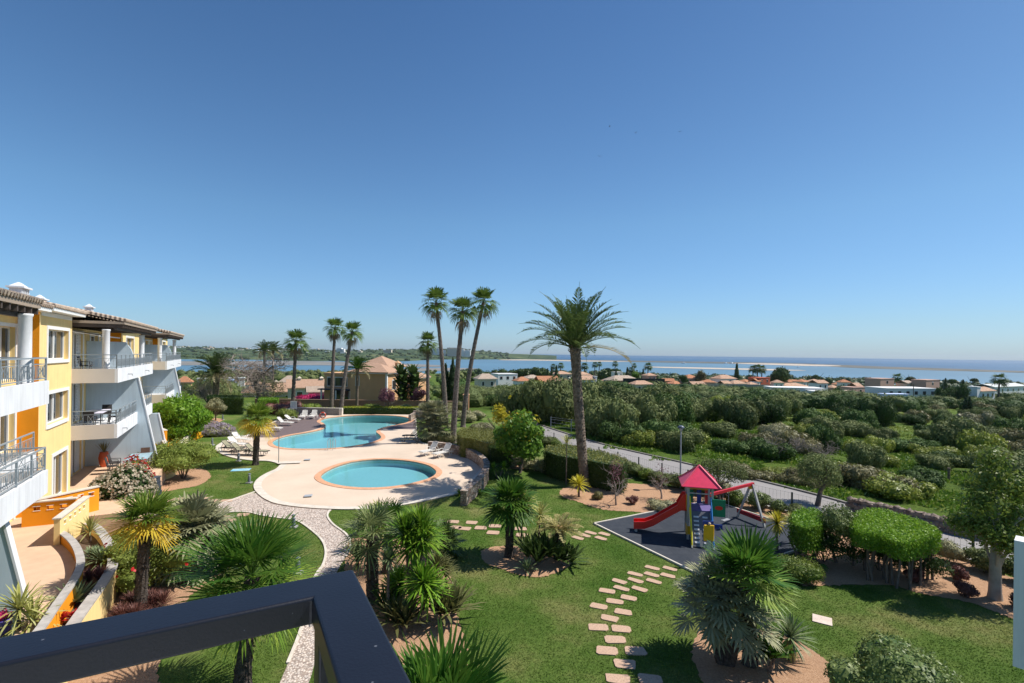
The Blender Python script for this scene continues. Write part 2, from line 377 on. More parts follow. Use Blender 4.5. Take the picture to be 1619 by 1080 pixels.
WHTSHADE = mat('plaster_white_shaded', (.60, .555, .51), rough=.85, var=.05, vs=1); FRAME = mat('white_joinery', (.80, .80, .78), rough=.4, var=.02)
GLASS = mat('window_glass', (.03, .035, .04), rough=.05, var=.1, spec=.9); RAILM = mat('rail_paint_grey', (.26, .30, .33), rough=.45, var=.05)
PERG = mat('pergola_wood', (.085, .065, .055), var=.15); SOFF = mat('soffit_brown', (.34, .27, .21), var=.08)
STEEL = mat('brushed_steel', (.5, .52, .54), rough=.3, metal=.9, var=.03); GREYM = mat('galvanised_grey', (.36, .38, .40), rough=.5, var=.05)
DARK = mat('black_metal', (.007, .008, .014), rough=.42, var=.12, vs=8, spec=.5, bump=.04, bs=200, specks=45.)
SOFIT = CURB
REDP = mat('red_plastic', (.72, .026, .018), rough=.35, var=.05, spec=.5); REDR = mat('red_roof_panel', (.78, .05, .12), rough=.4, var=.08, vs=6)
REDB = mat('red_beam', (.50, .02, .03), rough=.45); YELP = mat('yellow_panel', (.72, .40, .015), rough=.45); YELG = mat('yellow_rail', (.72, .62, .02), rough=.45)
GRNP = mat('green_panel', (.02, .22, .10), rough=.45); BLUP = mat('blue_panel', (.03, .06, .26), rough=.45); BLUR = mat('blue_rail', (.05, .25, .62), rough=.45)
PURP = mat('purple_floor', (.14, .11, .28), rough=.6); RAMPG = mat('grey_ramp_board', (.15, .155, .18), rough=.6)
LOUNGE = mat('sling_fabric', (.60, .57, .52), rough=.8); LOUNGEB = mat('sling_fabric_tan', (.26, .24, .16), rough=.8); LFRM = mat('lounger_frame', (.72, .70, .66), rough=.5); LFRD = mat('lounger_frame_dark', (.055, .055, .055), rough=.5)
TRK = mat('palm_trunk', (.155, .125, .105), rough=.95, var=.5, vs=7, bump=1., bs=18); TRKD = mat('date_palm_trunk', (.18, .14, .105), rough=.95, var=.55, vs=5, bump=1., bs=14)
BRK = mat('tree_bark', (.16, .125, .10), rough=.95, var=.35, vs=6, bump=.8, bs=20); BRKP = mat('pale_smooth_bark', (.34, .29, .24), rough=.9, var=.2, vs=4, bump=.3)
FIBRE = mat('dark_fibre_trunk', (.075, .06, .05), rough=1, var=.6, vs=12, bump=1., bs=30)
TWIG = mat('grey_twigs', (.30, .25, .215), rough=.95, var=.2)

# ---------------------------------------------------------------- foliage builders
RNG = np.random.default_rng(7)
def unit(v): return v/np.maximum(np.linalg.norm(v, axis=-1, keepdims=True), 1e-9)
def cards(P, Nn, size, rng, asp=.5, droop=0., jit=.6, fold=True):
    """pointed leaf quads at P facing roughly Nn"""
    n = len(P); Nn = unit(Nn+rng.normal(size=(n, 3))*jit)
    a = unit(np.cross(Nn, rng.normal(size=(n, 3)))); a[:, 2] -= droop; a = unit(a)
    b = unit(np.cross(Nn, a)); L = size*rng.uniform(.6, 1.3, n)[:, None]; W = L*asp
    V = np.stack([P-a*L/2, P+b*W/2, P+a*L/2, P-b*W/2], 1).reshape(-1, 3)
    return V, np.arange(4*n).reshape(-1, 4)
def lobes_points(lobes, n, rng, inner=.7, up=-.6):
    c = np.array([l[0] for l in lobes]); r = np.array([l[1] for l in lobes], float)
    if r.ndim == 1: r = np.stack([r, r, r*.85], 1)
    w_ = (r[:, 0]*r[:, 1])**1.; k = rng.choice(len(c), size=int(n*1.7), p=w_/w_.sum())
    d = unit(rng.normal(size=(len(k), 3))); keep = d[:, 2] > up-rng.uniform(0, .6, len(k)); k, d = k[keep], d[keep]
    P = c[k]+d*r[k]*rng.uniform(inner, 1.08, len(k))[:, None]
    ok = np.ones(len(P), bool)
    for i in range(len(c)):
        q = (((P-c[i])/r[i])**2).sum(1); ok &= (q > inner**2*.9) | (k == i)
    P, d = P[ok][:n], d[ok][:n]
    return P, d
def crown(name, lobes, n, size, m, parent=None, rng=None, core=.78, asp=.5, jit=.6, droop=0., up=-.6, inner=.7, extra=None):
    rng = rng or RNG; P, d = lobes_points(lobes, n, rng, inner, up); b = MB(); b.raw(*cards(P, d, size, rng, asp, droop, jit))
    if core:
        for c, r in lobes:
            rr = np.array([r, r, r*.85] if not hasattr(r, '__len__') else r, float)
            b.ico(c, rr*core, 2, rng, .12)
    return b.build(name, m, parent)
def rand_lobes(rng, R_, Hh, n, z0, flat_=.8, lob=.45):
    """n lobes filling a dome of radius R_ and height Hh standing on z0"""
    out = [((0, 0, z0+Hh*.5), (R_*.72, R_*.72, Hh*.48))]
    for i in range(n):
        a = rng.uniform(0, 2*math.pi); q = rng.uniform(.35, .75)*R_; z = z0+Hh*rng.uniform(.3, .8)*(1-.25*q/R_)
        r = R_*rng.uniform(.3, .5)*lob/.45; out.append(((q*math.cos(a), q*math.sin(a), z), (r, r, r*flat_)))
    return out
def tree_limbs(b, rng, base, h, r, spread, n, depth=2, gnarl=.15, start=.35):
    def grow(p, d, L, r_, lev):
        P = [p]; k = 5
        for i in range(k):
            d = (d+Vector(rng.normal(size=3))*gnarl+Vector((0, 0, .05))).normalized(); P.append(P[-1]+d*L/k)
        b.tube(P, [r_*(1-.55*i/k) for i in range(k+1)], 6 if lev else 8, cap=(lev == 0))
        if lev < depth:
            for j in range(n if lev == 0 else 3):
                t = rng.uniform(start if lev == 0 else .3, 1); q = P[min(k, int(t*k))]
                a = 2*math.pi*(j+rng.uniform(-.3, .3))/n
                side = Vector((math.cos(a), math.sin(a), 0)) if lev == 0 else Vector(rng.normal(size=3))
                nd = (d*.55+side*spread+Vector((0, 0, .25))).normalized(); grow(q, nd, L*rng.uniform(.5, .75), r_*.5, lev+1)
    grow(Vector(base), Vector((rng.normal()*.05, rng.normal()*.05, 1)), h, r, 0)

def fan_leaf(b, base, az, el, pet, rad, nl=22, rng=None, droop=.35, span=2.0, stiff=.5, petw=.02, wid=1.0):
    rng = rng or RNG
    d = np.array([math.cos(az)*math.cos(el), math.sin(az)*math.cos(el), math.sin(el)])
    P0 = np.array(base, float); mid = P0+d*pet*.55; end = P0+d*pet; end[2] -= droop*pet*.35
    dd = unit(end-mid); dd[2] -= droop*.4; dd = unit(dd)
    s = unit(np.cross(dd, [0, 0, 1.])); up = np.cross(s, dd)
    if petw: b.tube([P0, mid, end], [petw, petw*.8, petw*.6], 4, cap=False)
    a = np.linspace(-span, span, nl)+rng.normal(size=nl)*.03; w_ = 2*span/nl*rad*.55*.55*wid
    ca, sa = np.cos(a)[:, None], np.sin(a)[:, None]
    dirs = unit(dd*ca+s*sa+up*(.22*np.abs(sa)))
    perp = unit(np.cross(dirs, up)); Ln = rad*(1-.28*(np.abs(a)/span)**2)*rng.uniform(.9, 1.08, nl); Ln = Ln[:, None]
    M1 = end+dirs*Ln*.5; tip = end+dirs*Ln; tip[:, 2] -= (droop*rad*(1-stiff))*rng.uniform(.6, 1.6, nl); M1[:, 2] -= .03*rad
    M2 = end+dirs*Ln*.8; M2[:, 2] -= (droop*rad*(1-stiff))*.4
    fo = up*w_*.35
    V = np.stack([np.repeat(end[None], nl, 0), M1+perp*w_/2, M1-fo*0, M1-perp*w_/2, M2+perp*w_*.35, M2-perp*w_*.35, tip], 1).reshape(-1, 3)
    i = np.arange(nl)[:, None]*7
    b.raw(V, np.concatenate([i+0, i+3, i+1], 1))
    b.also(np.concatenate([i+1, i+3, i+5, i+4], 1), 7*nl); b.also(np.concatenate([i+4, i+5, i+6], 1), 7*nl)
def pinnate(b, base, az, el, L, rng=None, nl=44, lf=.5, bend=1.3, wid=.035, vee=.35, ang=.9):
    rng = rng or RNG; K = 12; P = [np.array(base, float)]; e = el
    for i in range(K):
        e_ = el-bend*((i+1)/K)**1.5
        P.append(P[-1]+np.array([math.cos(az)*math.cos(e_), math.sin(az)*math.cos(e_), math.sin(e_)])*L/K)
    P = np.array(P); b.tube(P, [.03*L/3*(1-.8*i/K) for i in range(K+1)], 4, cap=False)
    t = np.linspace(.12, .99, nl); x = t*K; i0 = np.minimum(x.astype(int), K-1); fr = (x-i0)[:, None]
    Q = P[i0]*(1-fr)+P[i0+1]*fr; T = unit(P[i0+1]-P[i0]); S = unit(np.cross(T, [0, 0, 1.]+0*T)); U = np.cross(S, T)
    for sg in (-1, 1):
        d = unit(T*math.cos(ang)+S*sg*math.sin(ang)+U*vee+rng.normal(size=(nl, 3))*.10)
        l = (lf*np.sin(np.clip(t*1.02+.08, 0, 1)*math.pi)**.55*rng.uniform(.85, 1.1, nl))[:, None]
        pr = unit(np.cross(d, U))*wid*.5; M1 = Q+d*l*.55; tip = Q+d*l; tip[:, 2] -= .12*l[:, 0]
        V = np.stack([Q, M1+pr, tip, M1-pr], 1).reshape(-1, 3)
        b.raw(V, np.arange(4*nl).reshape(-1, 4))
def rosette(b, c, n, L, w_, rng=None, e0=-.5, e1=1.5, bend=.5, squash=1.):
    rng = rng or RNG
    az = np.arange(n)*2.39996+rng.uniform(0, .3, n); u = (np.arange(n)+.5)/n
    el = e0+(e1-e0)*u**.8+rng.normal(size=n)*.08; Ls = L*(1-.25*u)*rng.uniform(.85, 1.1, n)
    def pt(f):
        e = el-bend*f*(1-u*.6)
        return np.stack([np.cos(az)*np.cos(e), np.sin(az)*np.cos(e), np.sin(e)], 1)
    P0 = np.array(c, float)+pt(0)*.03*L; P1 = P0+pt(.0)*Ls[:, None]*.45; P2 = P1+pt(.5)*Ls[:, None]*.35; P3 = P2+pt(1.)*Ls[:, None]*.25
    s = np.stack([-np.sin(az), np.cos(az), 0*az], 1)*w_/2
    V = np.stack([P0+s*.6, P0-s*.6, P1+s, P1-s, P2+s*.8, P2-s*.8, P3], 1).reshape(-1, 3); i = np.arange(n)[:, None]*7; b.raw(V, np.concatenate([i, i+1, i+3, i+2], 1))
    b.also(np.concatenate([i+2, i+3, i+5, i+4], 1), 7*n); b.also(np.concatenate([i+4, i+5, i+6], 1), 7*n)

LF = dict(
 hedgeb=leafmat('hedge_top_leaf', (.09, .20, .012), (.22, .34, .03), .35),
 turf=leafmat('turf_blade', (.11, .22, .026), (.25, .32, .07), .4, .7),
 wash=leafmat('washingtonia_leaf', (0.080, 0.140, 0.024), (0.145, 0.207, 0.038)), dead=leafmat('dead_frond', (0.190, 0.135, 0.080), (0.280, 0.210, 0.120)),
 date=leafmat('date_frond', (.070, .120, .030), (.135, .180, .060)), datel=leafmat('old_date_frond', (0.300, 0.270, 0.140), (0.400, 0.340, 0.180)),
 trach=leafmat('fan_leaf_green', (0.032, 0.104, 0.013), (0.102, 0.189, 0.024), .35), trachy=leafmat('fan_leaf_yellow', (0.520, 0.330, 0.025), (0.600, 0.470, 0.060), .35),
 tlime=leafmat('fan_leaf_lime', (.12, .22, .025), (.25, .33, .045), .35),
 cham=leafmat('fan_leaf_silver', (0.189, 0.201, 0.109), (0.362, 0.354, 0.199), .2), chamg=leafmat('fan_leaf_grey_green', (0.102, 0.140, 0.048), (0.203, 0.232, 0.095), .25),
 yuc=leafmat('yucca_leaf', (0.097, 0.231, 0.019), (0.255, 0.396, 0.038), .3), yucp=leafmat('yucca_leaf_pale', (0.384, 0.378, 0.087), (0.483, 0.483, 0.196), .3), yucy=leafmat('yucca_leaf_yellow', (0.507, 0.439, 0.028), (0.500, 0.460, 0.060), .3),
 agave=leafmat('agave_leaf', (0.145, 0.207, 0.095), (0.290, 0.342, 0.162), .15), cyc=leafmat('cycad_leaf', (0.288, 0.264, 0.084), (0.504, 0.432, 0.192), .25),
 dark=leafmat('strap_leaf_dark', (0.043, 0.079, 0.019), (0.102, 0.146, 0.038), .2), phor=leafmat('strap_leaf_olive', (0.102, 0.110, 0.033), (0.150, 0.150, 0.060), .2),
 olive=leafmat('olive_leaf', (0.101, 0.137, 0.043), (0.187, 0.212, 0.075), .2, .7), mast=leafmat('mastic_leaf', (0.047, 0.094, 0.021), (0.096, 0.154, 0.036), .2, .7),
 mast2=leafmat('carob_leaf', (0.029, 0.063, 0.015), (0.065, 0.107, 0.025), .2, .7), light=leafmat('bright_scrub_leaf', (0.170, 0.222, 0.031), (0.302, 0.333, 0.062), .3), brown=leafmat('dry_scrub_leaf', (.125, .120, .045), (.22, .20, .085), .2),
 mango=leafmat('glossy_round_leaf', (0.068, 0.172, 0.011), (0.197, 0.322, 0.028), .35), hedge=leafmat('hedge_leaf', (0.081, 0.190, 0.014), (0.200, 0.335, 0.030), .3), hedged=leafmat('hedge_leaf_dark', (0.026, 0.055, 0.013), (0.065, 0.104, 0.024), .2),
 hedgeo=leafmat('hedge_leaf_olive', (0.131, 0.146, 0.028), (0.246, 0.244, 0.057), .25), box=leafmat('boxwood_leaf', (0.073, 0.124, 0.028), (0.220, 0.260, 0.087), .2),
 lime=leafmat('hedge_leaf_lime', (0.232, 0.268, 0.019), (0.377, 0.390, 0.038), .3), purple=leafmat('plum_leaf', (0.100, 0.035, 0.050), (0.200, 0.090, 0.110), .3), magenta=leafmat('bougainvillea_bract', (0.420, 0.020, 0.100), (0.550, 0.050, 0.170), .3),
 redf=leafmat('red_flower', (.42, .015, .02), (.60, .03, .03), .3), cream=leafmat('cream_flower', (0.500, 0.420, 0.300), (0.660, 0.580, 0.440), .3), wine=leafmat('wine_grass', (0.120, 0.050, 0.045), (0.220, 0.100, 0.080), .2),
 orange=leafmat('orange_flower', (0.750, 0.360, 0.020), (0.800, 0.500, 0.030), .3), lilac=leafmat('lilac_flower', (0.380, 0.300, 0.380), (0.500, 0.440, 0.480), .3), med=leafmat('shrub_leaf_mid', (0.104, 0.175, 0.029), (0.244, 0.293, 0.058), .3),
 euph=leafmat('loose_shrub_leaf', (0.137, 0.185, 0.029), (0.274, 0.321, 0.073), .3), grey=leafmat('grey_shrub_leaf', (0.232, 0.232, 0.123), (0.406, 0.378, 0.209), .2), cyp=leafmat('cypress_leaf', (0.017, 0.037, 0.009), (0.043, 0.067, 0.017), .1), pine=leafmat('pine_leaf', (0.036, 0.067, 0.017), (0.080, 0.116, 0.028), .1),
 grass=leafmat('grass_blade', (0.072, 0.159, 0.014), (0.145, 0.244, 0.028), .3), loq=leafmat('big_leaf_tree_leaf', (.075, .17, .02), (.19, .32, .04), .35), loqy=leafmat('yellowing_leaf', (0.450, 0.400, 0.030), (0.600, 0.500, 0.050), .35))

def fan_palm(name, label, base, th, tr, tr1, crad, nf=26, lean=(0, 0), leaf='trach', nl=24, group=None, droop=.45, trunk=FIBRE, el0=-.5, pet=.75, old=None, nold=0 , skirt=0, wid=1., cat='palm tree', rng=None, stiff=.5, blade=.58):
    rng = rng or RNG; t = thing(name, label, cat, base, 0, group)
    K = max(8, int(th/.25)); top = Vector((lean[0], lean[1], th))
    b = MB(); P = [Vector((lean[0]*(i/K)**1.4, lean[1]*(i/K)**1.4, th*i/K)) for i in range(K+1)]
    b.tube(P, [tr*1.25 if i == 0 else tr+(tr1-tr)*i/K for i in range(K+1)], 10, jit=lambda i, k: 1+.10*((i+k) % 2)+rng.uniform(-.04, .04))
    if trunk is FIBRE:                               # shaggy leaf bases on the trunk
        n = int(th*90); h = rng.uniform(.02, th, n); a = rng.uniform(0, 6.28, n)
        cx = np.array([lean[0]*(q/th)**1.4 for q in h]); cy = np.array([lean[1]*(q/th)**1.4 for q in h])
        Q = np.stack([cx+np.cos(a)*tr*1.05, cy+np.sin(a)*tr*1.05, h], 1)
        b.raw(*cards(Q, np.stack([np.cos(a), np.sin(a), a*0], 1), .16, rng, .3, 1.2, .5))
    b.build('trunk', trunk, t)
    c = MB(); y = MB(); s = MB()
    for i in range(nf):
        u = (i+.5)/nf; el = el0+(1.45-el0)*u**.8; az = i*2.39996+rng.uniform(-.2, .2)
        isold = i < nold
        fan_leaf(y if isold else c, top+Vector((0, 0, .06*u)), az, el+rng.normal()*.08, crad*pet*.8*(.75 if u > .85 else 1)*rng.uniform(.85, 1.1), crad*blade*rng.uniform(.85, 1.1), nl, rng, droop*(1.3-u*.8), 2.0, stiff, .012+crad*.006, wid)
    c.build('crown', LF[leaf], t)
    if nold: y.build('old_fronds', LF[old or 'trachy'], t)
    if skirt:
        for i in range(skirt): fan_leaf(s, top-Vector((0, 0, .02+.15*(i % 3))), i*2.4, -1.0+rng.normal()*.12, crad*.35, crad*.5, 10, rng, .8, 1.2, .3, .012, 1.4)
        s.build('dead_fronds', LF['dead'], t)
    return reg(t)
def date_palm(name, label, base, th, tr, fl, nf=70, lean=(0, 0), group=None, wid=.05, nl=46, dead=6, leaf='date', rng=None, tmat=None, lf=.5, elmin=-.25, bd=(.75, .45)):
    rng = rng or RNG; t = thing(name, label, 'palm tree', base, 0, group)
    K = int(th/.09); b = MB()
    cx = lambda q: lean[0]*(q*(1.25-.25*q))
    P = [Vector((cx(i/K), lean[1]*i/K, th*i/K)) for i in range(K+1)]
    def prof(i):
        u = i/K; return tr*(1.25 if u < .02 else 1.0+.12*(u > .85)*(u-.85)/.15)
    b.tube(P, [prof(i) for i in range(K+1)], 20, jit=lambda i, k: 1+(.10 if (k+(i//2) % 2*1) % 2 == 0 else -.02)*(1 if i > 6 else .3)+.05*(i % 2))
    b.build('trunk', tmat or TRKD, t)
    c = MB(); d = MB(); top = Vector((lean[0], lean[1], th))
    for i in range(nf):
        u = (i+.5)/nf; el = elmin+(1.45-elmin)*u**.75+rng.normal()*.07; az = i*2.39996+rng.uniform(-.2, .2)
        tgt = d if i < dead else c
        pinnate(tgt, top+Vector((math.cos(az)*tr*.5, math.sin(az)*tr*.5, .25*u)), az, el if i >= dead else el-.1, fl*rng.uniform(.85, 1.05)*(1 if u < .85 else .85), rng, nl, lf*fl/3.4, bd[0]+bd[1]*(1-u)+rng.uniform(-.15, .25), wid, .35, .8)
    c.build('crown', LF[leaf], t); d.build('old_fronds', LF['datel'], t)
    e = MB()
    for i in range(26):                              # cut leaf stubs under the crown
        a = i*2.4; e.bar(top+Vector((0, 0, -.55+.02*i)), top+Vector((math.cos(a)*tr*1.7, math.sin(a)*tr*1.7, -.2+.02*i)), .07, .04)
    e.build('leaf_stubs', TRKD, t)
    return reg(t)
def yucca(name, label, base, heads, L, w_, n=90, leaf='yuc', stem=.06, cat='yucca', group=None, e0=-.6, bend=.35, dead=False, rng=None):
    """heads: list of (dx, dy, z)"""
    rng = rng or RNG; t = thing(name, label, cat, base, 0, group); b = MB(); c = MB()
    for (dx, dy, z) in heads:
        if z > .15: b.tube([(dx*.1, dy*.1, 0), (dx*.55, dy*.55, z*.5), (dx, dy, z)], [stem*1.2, stem, stem*.8], 7)
        rosette(c, (dx, dy, z), n, L, w_, rng, e0, 1.5, bend)
    if b.n: b.build('stem', BRK, t)
    c.build('leaves', LF[leaf], t)
    if dead:
        d = MB()
        for (dx, dy, z) in heads: rosette(d, (dx, dy, z-.08), int(n*.35), L*.8, w_, rng, -1.35, -.7, .2)
        d.build('dead_leaves', LF['yucp'], t)
    return reg(t)
def shrub(name, label, base, Rr, Hh, leaf, n=2200, size=.12, nl=7, cat='shrub', group=None, z0=0., core=.78, asp=.5, stem=True, flowers=None, jit=.6, rng=None, sx=1., sy=1., droop=0., crown_name='foliage', inner=.7):
    rng = rng or RNG; t = thing(name, label, cat, base, 0, group); lb = rand_lobes(rng, Rr, Hh, nl, z0)
    lb = [((c[0]*sx, c[1]*sy, c[2]), (r[0]*sx, r[1]*sy, r[2])) for c, r in lb]
    if stem:
        b = MB()
        for i in range(5):
            a = i*1.3; b.tube([(0.05*math.cos(a)*Rr, .05*math.sin(a)*Rr, 0), (Rr*.3*math.cos(a)*sx, Rr*.3*math.sin(a)*sy, z0+Hh*.5)], [.025*max(Rr, .8), .012*max(Rr, .8)], 5)
        b.build('stems', BRK, t)
    crown(crown_name, lb, n, size, LF[leaf], t, rng, core, asp, jit, droop, inner=inner)
    if flowers:
        fl, fn, fs, zmin = flowers; P, d = lobes_points(lb, fn*3, rng, .98, zmin); P = P[:fn]; d = d[:fn]; P = P+d*fs*.3
        f = MB()
        for k in range(3): f.raw(*cards(P+rng.normal(size=P.shape)*fs*.25, d, fs, rng, .8, 0, .5))
        f.build('flowers', LF[fl], t)
    return reg(t)
def small_tree(name, label, base, h, r, Rr, Hh, leaf, z0, n=3000, size=.15, nl=8, cat='tree', group=None, core=0, bark=None, lb=None, limbs=5, droop=0., asp=.5, rng=None, spread=.8, jit=.6, inner=.7, gn=.15):
    rng = rng or RNG; t = thing(name, label, cat, base, 0, group); b = MB(); tree_limbs(b, rng, (0, 0, 0), h, r, spread, limbs, 2, gn, .4); b.build('trunk', bark or BRK, t)
    crown('crown', lb or rand_lobes(rng, Rr, Hh, nl, z0), n, size, LF[leaf], t, rng, core, asp, jit, droop, inner=inner); return reg(t)
def hedge(name, label, poly, z0, z1, leaf, leaf_top=None, n=4000, size=.1, cat='hedge', group=None, stems=0, rng=None):
    """clipped hedge over an outline: leaf cards over a solid core"""
    rng = rng or RNG; c0 = sum((Vector((p[0], p[1], 0)) for p in poly), Vector())/len(poly)
    P = [Vector((p[0], p[1], 0))-c0 for p in poly]; t = thing(name, label, cat, (c0.x, c0.y, 0), 0, group)
    Q = offset_loop(P, -.09); b = MB(); b.prism(Q, z0+.08, z1-.08)
    per = [(P[i], P[(i+1) % len(P)]) for i in range(len(P))]; Ls = np.array([(q-p).length for p, q in per]); xs = [p.x for p in P]; ys = [p.y for p in P]
    ar = abs(sum(p.x*q.y-q.x*p.y for p, q in per))/2; na = int(n*ar/(ar+Ls.sum()*(z1-z0))); ns = n-na
    sg = 1 if sum(p.x*q.y-q.x*p.y for p, q in per) > 0 else -1
    k = rng.choice(len(per), ns, p=Ls/Ls.sum()); u = rng.uniform(0, 1, ns)
    A = np.array([p[:] for p, q in per]); B = np.array([q[:] for p, q in per]); S = A[k]+(B[k]-A[k])*u[:, None]; S[:, 2] = rng.uniform(z0, z1, ns)
    T = unit(B-A); Nn = np.stack([T[:, 1], -T[:, 0], 0*T[:, 0]], 1)*sg; S += Nn[k]*rng.normal(0, .05, ns)[:, None]
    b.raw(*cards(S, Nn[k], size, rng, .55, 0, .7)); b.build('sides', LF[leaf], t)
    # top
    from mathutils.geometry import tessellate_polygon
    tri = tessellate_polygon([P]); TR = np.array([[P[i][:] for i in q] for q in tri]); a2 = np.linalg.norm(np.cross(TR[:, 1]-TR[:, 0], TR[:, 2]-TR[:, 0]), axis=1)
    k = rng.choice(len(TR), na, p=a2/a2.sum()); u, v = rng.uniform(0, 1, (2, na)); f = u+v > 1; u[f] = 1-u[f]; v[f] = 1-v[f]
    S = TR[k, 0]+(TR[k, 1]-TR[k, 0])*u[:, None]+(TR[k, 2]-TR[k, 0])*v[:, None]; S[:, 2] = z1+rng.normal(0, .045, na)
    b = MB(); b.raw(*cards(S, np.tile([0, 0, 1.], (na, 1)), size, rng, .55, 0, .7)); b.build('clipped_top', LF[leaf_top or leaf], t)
    if stems:
        b = MB()
        for i in range(stems):
            p = Q[int(i*len(Q)/stems) % len(Q)].lerp(Vector(), rng.uniform(.05, .6)); p2 = p+Vector((rng.normal()*.15, rng.normal()*.15, 0))
            b.tube([(p.x, p.y, 0), ((p.x+p2.x)/2, p.y, z0*.6), (p2.x, p2.y, z0+.25)], [.05, .04, .03], 6)
        b.build('stems', BRK, t)
    return reg(t)
def bare_tree(name, label, base, h, r, spread, n=6, depth=4, m=None, group=None, seed=3, cat='tree'):
    rng = np.random.default_rng(seed); t = thing(name, label, cat, base, 0, group); b = MB(); tw = MB()
    def grow(p, d, L, r_, lev):
        k = 4; P = [p]
        for i in range(k):
            d = (d+Vector(rng.normal(size=3))*.16+Vector((0, 0, .05))).normalized(); P.append(P[-1]+d*L/k)
        (b if lev < 2 else tw).tube(P, [r_*(1-.5*i/k) for i in range(k+1)], 6 if lev < 2 else 4, cap=False)
        if lev < depth:
            for j in range(n if lev == 0 else 4):
                q = P[rng.integers(2 if lev == 0 else 1, k+1)]; a = 2*math.pi*j/n+rng.uniform(-.4, .4)
                sd_ = Vector((math.cos(a), math.sin(a), .1)) if lev == 0 else Vector(rng.normal(size=3))
                grow(q, (d*.6+sd_*spread).normalized(), L*rng.uniform(.55, .8), r_*.5, lev+1)
    grow(Vector((0, 0, 0)), Vector((0, 0, 1)), h*.42, r, 0)
    b.build('trunk', m or BRK, t); tw.build('twigs', TWIG, t); return reg(t)

# ---------------------------------------------------------------- ground heights
GARD = [(-90, -40), (60, -40), (31, 5), (19.6, 20.4), (15.5, 26.5), (11.6, 31.5), (7.2, 39), (3.2, 48), (1.2, 58), (-1.5, 73), (-90, 74)]
def gdist(X, Y):
    X = np.asarray(X, float); Y = np.asarray(Y, float); d = np.full(X.shape, 1e9); ins = np.zeros(X.shape, bool)
    n = len(GARD)
    for i in range(n):
        ax, ay = GARD[i]; bx, by = GARD[(i+1) % n]; ex, ey = bx-ax, by-ay
        t = np.clip(((X-ax)*ex+(Y-ay)*ey)/(ex*ex+ey*ey), 0, 1); d = np.minimum(d, np.hypot(X-ax-t*ex, Y-ay-t*ey))
        c = ((ay > Y) != (by > Y)) & (X < (bx-ax)*(Y-ay)/((by-ay) or 1e-9)+ax); ins ^= c
    return np.where(ins, -d, d)
def ss(x): x = np.clip(x, 0, 1); return x*x*(3-2*x)
def Tz(X, Y):
    d = gdist(X, Y)
    out = -.1-.75*ss(d/1.5)-.045*np.clip(d-8, 0, 350)-.0275*np.clip(d-358, 0, 640)
    und = np.sin(X*.031+1)*np.cos(Y*.027)*1.0+np.sin(X*.011+2+Y*.017)*1.2
    out = out+und*ss((d-20)/80)*(1-ss((d-500)/300))
    return np.where(d < 0, -.1-1.8*ss(-d/1.2), out)
def tz(x, y): return float(Tz(np.array([x]), np.array([y]))[0])
def axis(lo, hi, fine, far):
    a = list(np.arange(lo, hi, fine)); x = hi; s = fine
    while x < far: a.append(x); s *= 1.09; x += s
    return a
xs = axis(0, 45, 1.2, 3200); xs = sorted([-x for x in xs if x > 0]+xs); ys = axis(-30, 90, 1.2, 1250)
XX, YY = np.meshgrid(xs, ys); ZZ = Tz(XX, YY); nx, ny = len(xs), len(ys)
idx = np.arange(nx*ny).reshape(ny, nx)
b = MB(); b.raw(np.stack([XX, YY, ZZ], -1).reshape(-1, 3), np.stack([idx[:-1, :-1], idx[:-1, 1:], idx[1:, 1:], idx[1:, :-1]], -1).reshape(-1, 4))
gr = b.build('ground', WILD, None, True); tag(gr, 'green rough ground sloping down from the garden to the shore', kind='structure')
b = MB(); s_ = 55000; b.raw([(-s_, 0, -31), (s_, 0, -31), (s_, s_*1.6, -31), (-s_, s_*1.6, -31)], np.array([(0, 1, 2, 3)]))
tag(b.build('sea', SEA), 'dark blue open sea up to the horizon', kind='structure')

def shore(name, pts, z, m, label, kind='structure', k=5):
    """outline in photo points on the plane z, as a real sheet lying there"""
    return tag(flat(name, [px_loop(pts, z, k)], z, m), label, kind=kind)
MUD = mat('mudflat', (.20, .19, .17), var=.25, vs=.01); SAND = mat('beach_sand', (.50, .42, .33), var=.12, vs=.02, detail=3)
MARSH = mat('saltmarsh', (.07, .095, .045), var=.4, vs=.006, col2=(.20, .18, .11)); DUNE = mat('dune_scrub', (.05, .058, .038), col2=(.17, .145, .11), vs=.012, detail=8)
# lagoon sheet between the shore and the barrier island, then islands and flats on it
shore('lagoon_water', [(-900, 640), (300, 620), (1000, 630), (2600, 640), (2600, 600), (1619, 588.5), (1480, 583.6), (1340, 580), (1200, 576), (1080, 573.5), (950, 571), (820, 568.5), (700, 566), (560, 563.0), (300, 560.5), (-400, 552.5), (-1200, 545)], -30.8, LAGOON, 'pale blue lagoon between the shore and the sandbar', k=3)
shore('barrier_island', [(1700, 588.6), (1619, 586.6), (1500, 582.6), (1400, 579.6), (1340, 577.2), (1290, 575.6), (1265, 576.2), (1300, 578.6), (1350, 581.6), (1450, 584.8), (1550, 587.5), (1619, 589.4), (1750, 593.8)], -30.2, DUNE, 'long low scrubby island between lagoon and sea', k=4)
shore('barrier_island', [(1290, 575.4), (1200, 573.0), (1080, 571.4), (950, 569.4), (850, 567.9), (790, 567.3), (795, 568.9), (860, 569.9), (950, 571.4), (1080, 573.7), (1160, 575.2), (1240, 576.6)], -30.2, DUNE, 'far thin strip of dunes behind the lagoon', k=4)
shore('beach', [(790, 568.7), (830, 568.3), (900, 569.7), (965, 570.6), (1000, 571.8), (930, 571.6), (850, 570.1), (800, 569.6)], -29.9, SAND, 'bright sand edge of the far dune strip', k=3)
shore('sandbar', [(1020, 579.6), (1090, 580.7), (1150, 582.0), (1210, 583.2), (1275, 585.6), (1230, 585.9), (1180, 584.8), (1100, 582.9), (1040, 581.4)], -30.3, SAND, 'narrow pale sandbar lying in the lagoon', k=4)
